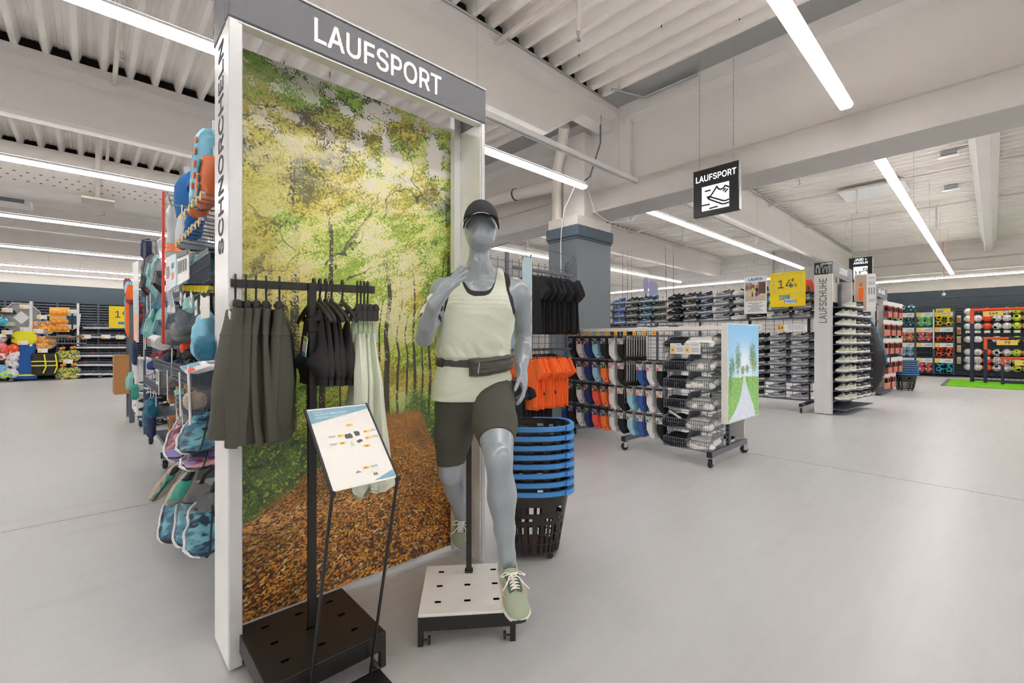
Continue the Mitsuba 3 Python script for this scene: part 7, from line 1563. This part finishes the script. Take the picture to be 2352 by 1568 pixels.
for i, (px, py, b_) in enumerate(((420, 905, 'aqua'), (466, 905, 'grey_bag'), (435, 800, 'coral_shirt'), (400, 815, 'black'), (380, 815, 'maroon'), (392, 822, 'deep_blue'), (362, 818, 'maroon'), (372, 828, 'yellow_band'), (350, 840, 'deep_blue'), (358, 836, 'deep_blue'), (350, 882, 'aqua'), (406, 840, 'up_navy'), (425, 812, 'black'), (440, 815, 'black'), (455, 880, 'grey_bag'))): p = SX(px, py, .50); single('swim_goods', mv(bundle(90 + i, .05, .055, .045), p), b_, f'small packed swim goods on the lower tiers, {ORD[i]} of the loose packs', 'goods', 'loose swim goods', smooth=True)
# column of hanging aqua flippers further along
for i, (px0, py0, px1, py1, w, b1, b2, n_) in enumerate(((350, 580, 346, 640, .10, 'aqua', 'fin_grey', 'aqua'), (342, 576, 338, 640, .09, 'petrol', 'fin_grey', 'petrol'), (356, 590, 352, 668, .10, 'aqua', 'aqua', 'pale aqua'), (336, 600, 334, 668, .09, 'black', 'fin_grey', 'dark'), (364, 690, 352, 742, .12, 'aqua', 'petrol', 'aqua'), (352, 700, 346, 772, .11, 'aqua', 'aqua', 'pale aqua'), (372, 712, 366, 772, .10, 'petrol', 'aqua', 'teal'), (342, 712, 340, 772, .10, 'ring_blue', 'petrol', 'sky blue'), (366, 600, 364, 660, .09, 'black', 'steel', 'dark'), (338, 640, 337, 700, .08, 'petrol', 'steel', 'petrol'))): flipper(px0, py0, px1, py1, .44, w, b1, b2, f'{n_} flipper hanging by the red pole, {ORD[i]} of the long row', 'hanging flippers by the pole', .05)
a, b = SX(332, 556, .44), SX(332, 980, .44)
part('side_post', bx(.43, .45, a[1] - .02, a[1] + .02, .2, a[2]), 'steel', sk)
part('top_frame', join(tube([SX(332, 552, .44), SX(358, 553, .50), SX(358, 580, .50)], .006, 5), tube([SX(320, 585, .44), SX(345, 590, .5)], .006, 5), tube([SX(380, 452, .42), SX(380, 440, .42)], .006, 5)), 'wire', sk)
single('wetsuit_cuff', mv(bundle(120, .05, .07, .12), SX(336, 572, .47)), 'up_navy', 'navy wetsuit folded over the far rack frame', 'wetsuit', smooth=True)
single('red_pole', bx(.45, .462, SX(335, 600, .45)[1] - .012, SX(335, 600, .45)[1] + .012, SX(335, 790, .45)[2], SX(335, 600, .45)[2]), 'red_post', 'thin red pole beside the tall white poster', 'pole')
for i, (px0, py0, px1, py1, w, b_, n_) in enumerate(((296, 648, 298, 770, .3, 'ring_blue', 'light blue'), (299, 655, 299, 775, .14, 'orange_cloth', 'orange'), (292, 640, 300, 700, .2, 'maroon', 'dark red'))): k = thing('folded_float', f'{n_} folded float at the far end of the snorkelling rack', 'float'); part('body', loft(drape(SX(px0, py0, .46), SX(px1, py1, .46), w, .06, RINGP, 130 + i)), b_, k, smooth=60)
p = SX(288, 858, .42); k = thing('cardboard_box', 'brown cardboard box at the far end of the snorkelling rack', 'box'); part('carton', cb(p[0], p[1], p[2], .3, .5, .62, .01), 'carton', k); part('tape', cb(p[0] - .151, p[1], p[2], .004, .06, .6), 'fin_sand', k)
p = SX(312, 850, .46); k = thing('white_cabinet', 'white locker panel at the far foot of the snorkelling rack', 'cabinet'); part('body', bx(.44, .62, p[1] - .45, p[1] + .45, .25, 1.0, .01), 'cool_white', k); part('slot', bx(.434, .44, p[1] - .06, p[1] + .02, .6, .72), 'black', k)
single('swim_board', mv(bundle(140, .03, .14, .16), SX(309, 810, .42)), 'up_navy', 'dark navy swim board leaning at the far end', 'swim board', smooth=True)
for r, py in enumerate((870, 890, 910, 930, 950)):
    for c, px in enumerate((312, 322, 334, 344)):
        if r < 1 and c < 1: continue
        p = SX(px, py + c * 9, .44); put_shoe(at(p[0] + .16, p[1], max(p[2] - .03, .04), rz=168, s=.62), pick(('teal', 'white', 'black', 'black', 'white'), ('black', 'black', 'black', 'black', 'white'), ('charcoal', 'white', 'black', 'white', 'white')), f'water shoe on the lower rack, {ORD[c]} from the far end, {RNM[r]} row down', f'water shoes row {r + 1}')
for i, (px, py, b_, n_) in enumerate(((302, 870, 'aqua', 'aqua'), (296, 880, 'aqua', 'aqua'), (310, 900, 'fin_teal', 'teal'), (352, 935, 'petrol', 'dark petrol'), (343, 925, 'up_navy', 'navy'), (338, 960, 'pvc_teal', 'petrol blue'))): p = SX(px, py, .42); single('aqua_sock', mv(bundle(150 + i, .04, .08, .10), p), b_, f'{n_} rolled water gear on the lower rack, {ORD[i]} from the far end', 'gear', 'rolled water gear', smooth=True)
for i, (px, py) in enumerate(((318, 690), (326, 700), (320, 720), (328, 730), (322, 745))): single('red_mesh_item', mv(bundle(160 + i, .05, .16, .07), SX(px, py, .6)), 'maroon' if i % 2 else 'up_charcoal', f'{"dark red" if i % 2 else "charcoal"} gear behind the wire, {ORD[i]} from the top beside the white poster', 'gear', 'gear behind the wire', smooth=True)
p = SX(352, 968, .40); k = thing('leaning_flipper', 'long navy flipper standing at the rack foot before the cartons', 'flipper'); part('blade', loft(drape(SX(345, 925, .42), SX(347, 1005, .42), .10, .04, RINGP, 170)), 'up_navy', k, smooth=60); part('foot_pocket', mv(bundle(171, .05, .09, .08), SX(347, 935, .40)), 'pvc_teal', k, smooth=True)
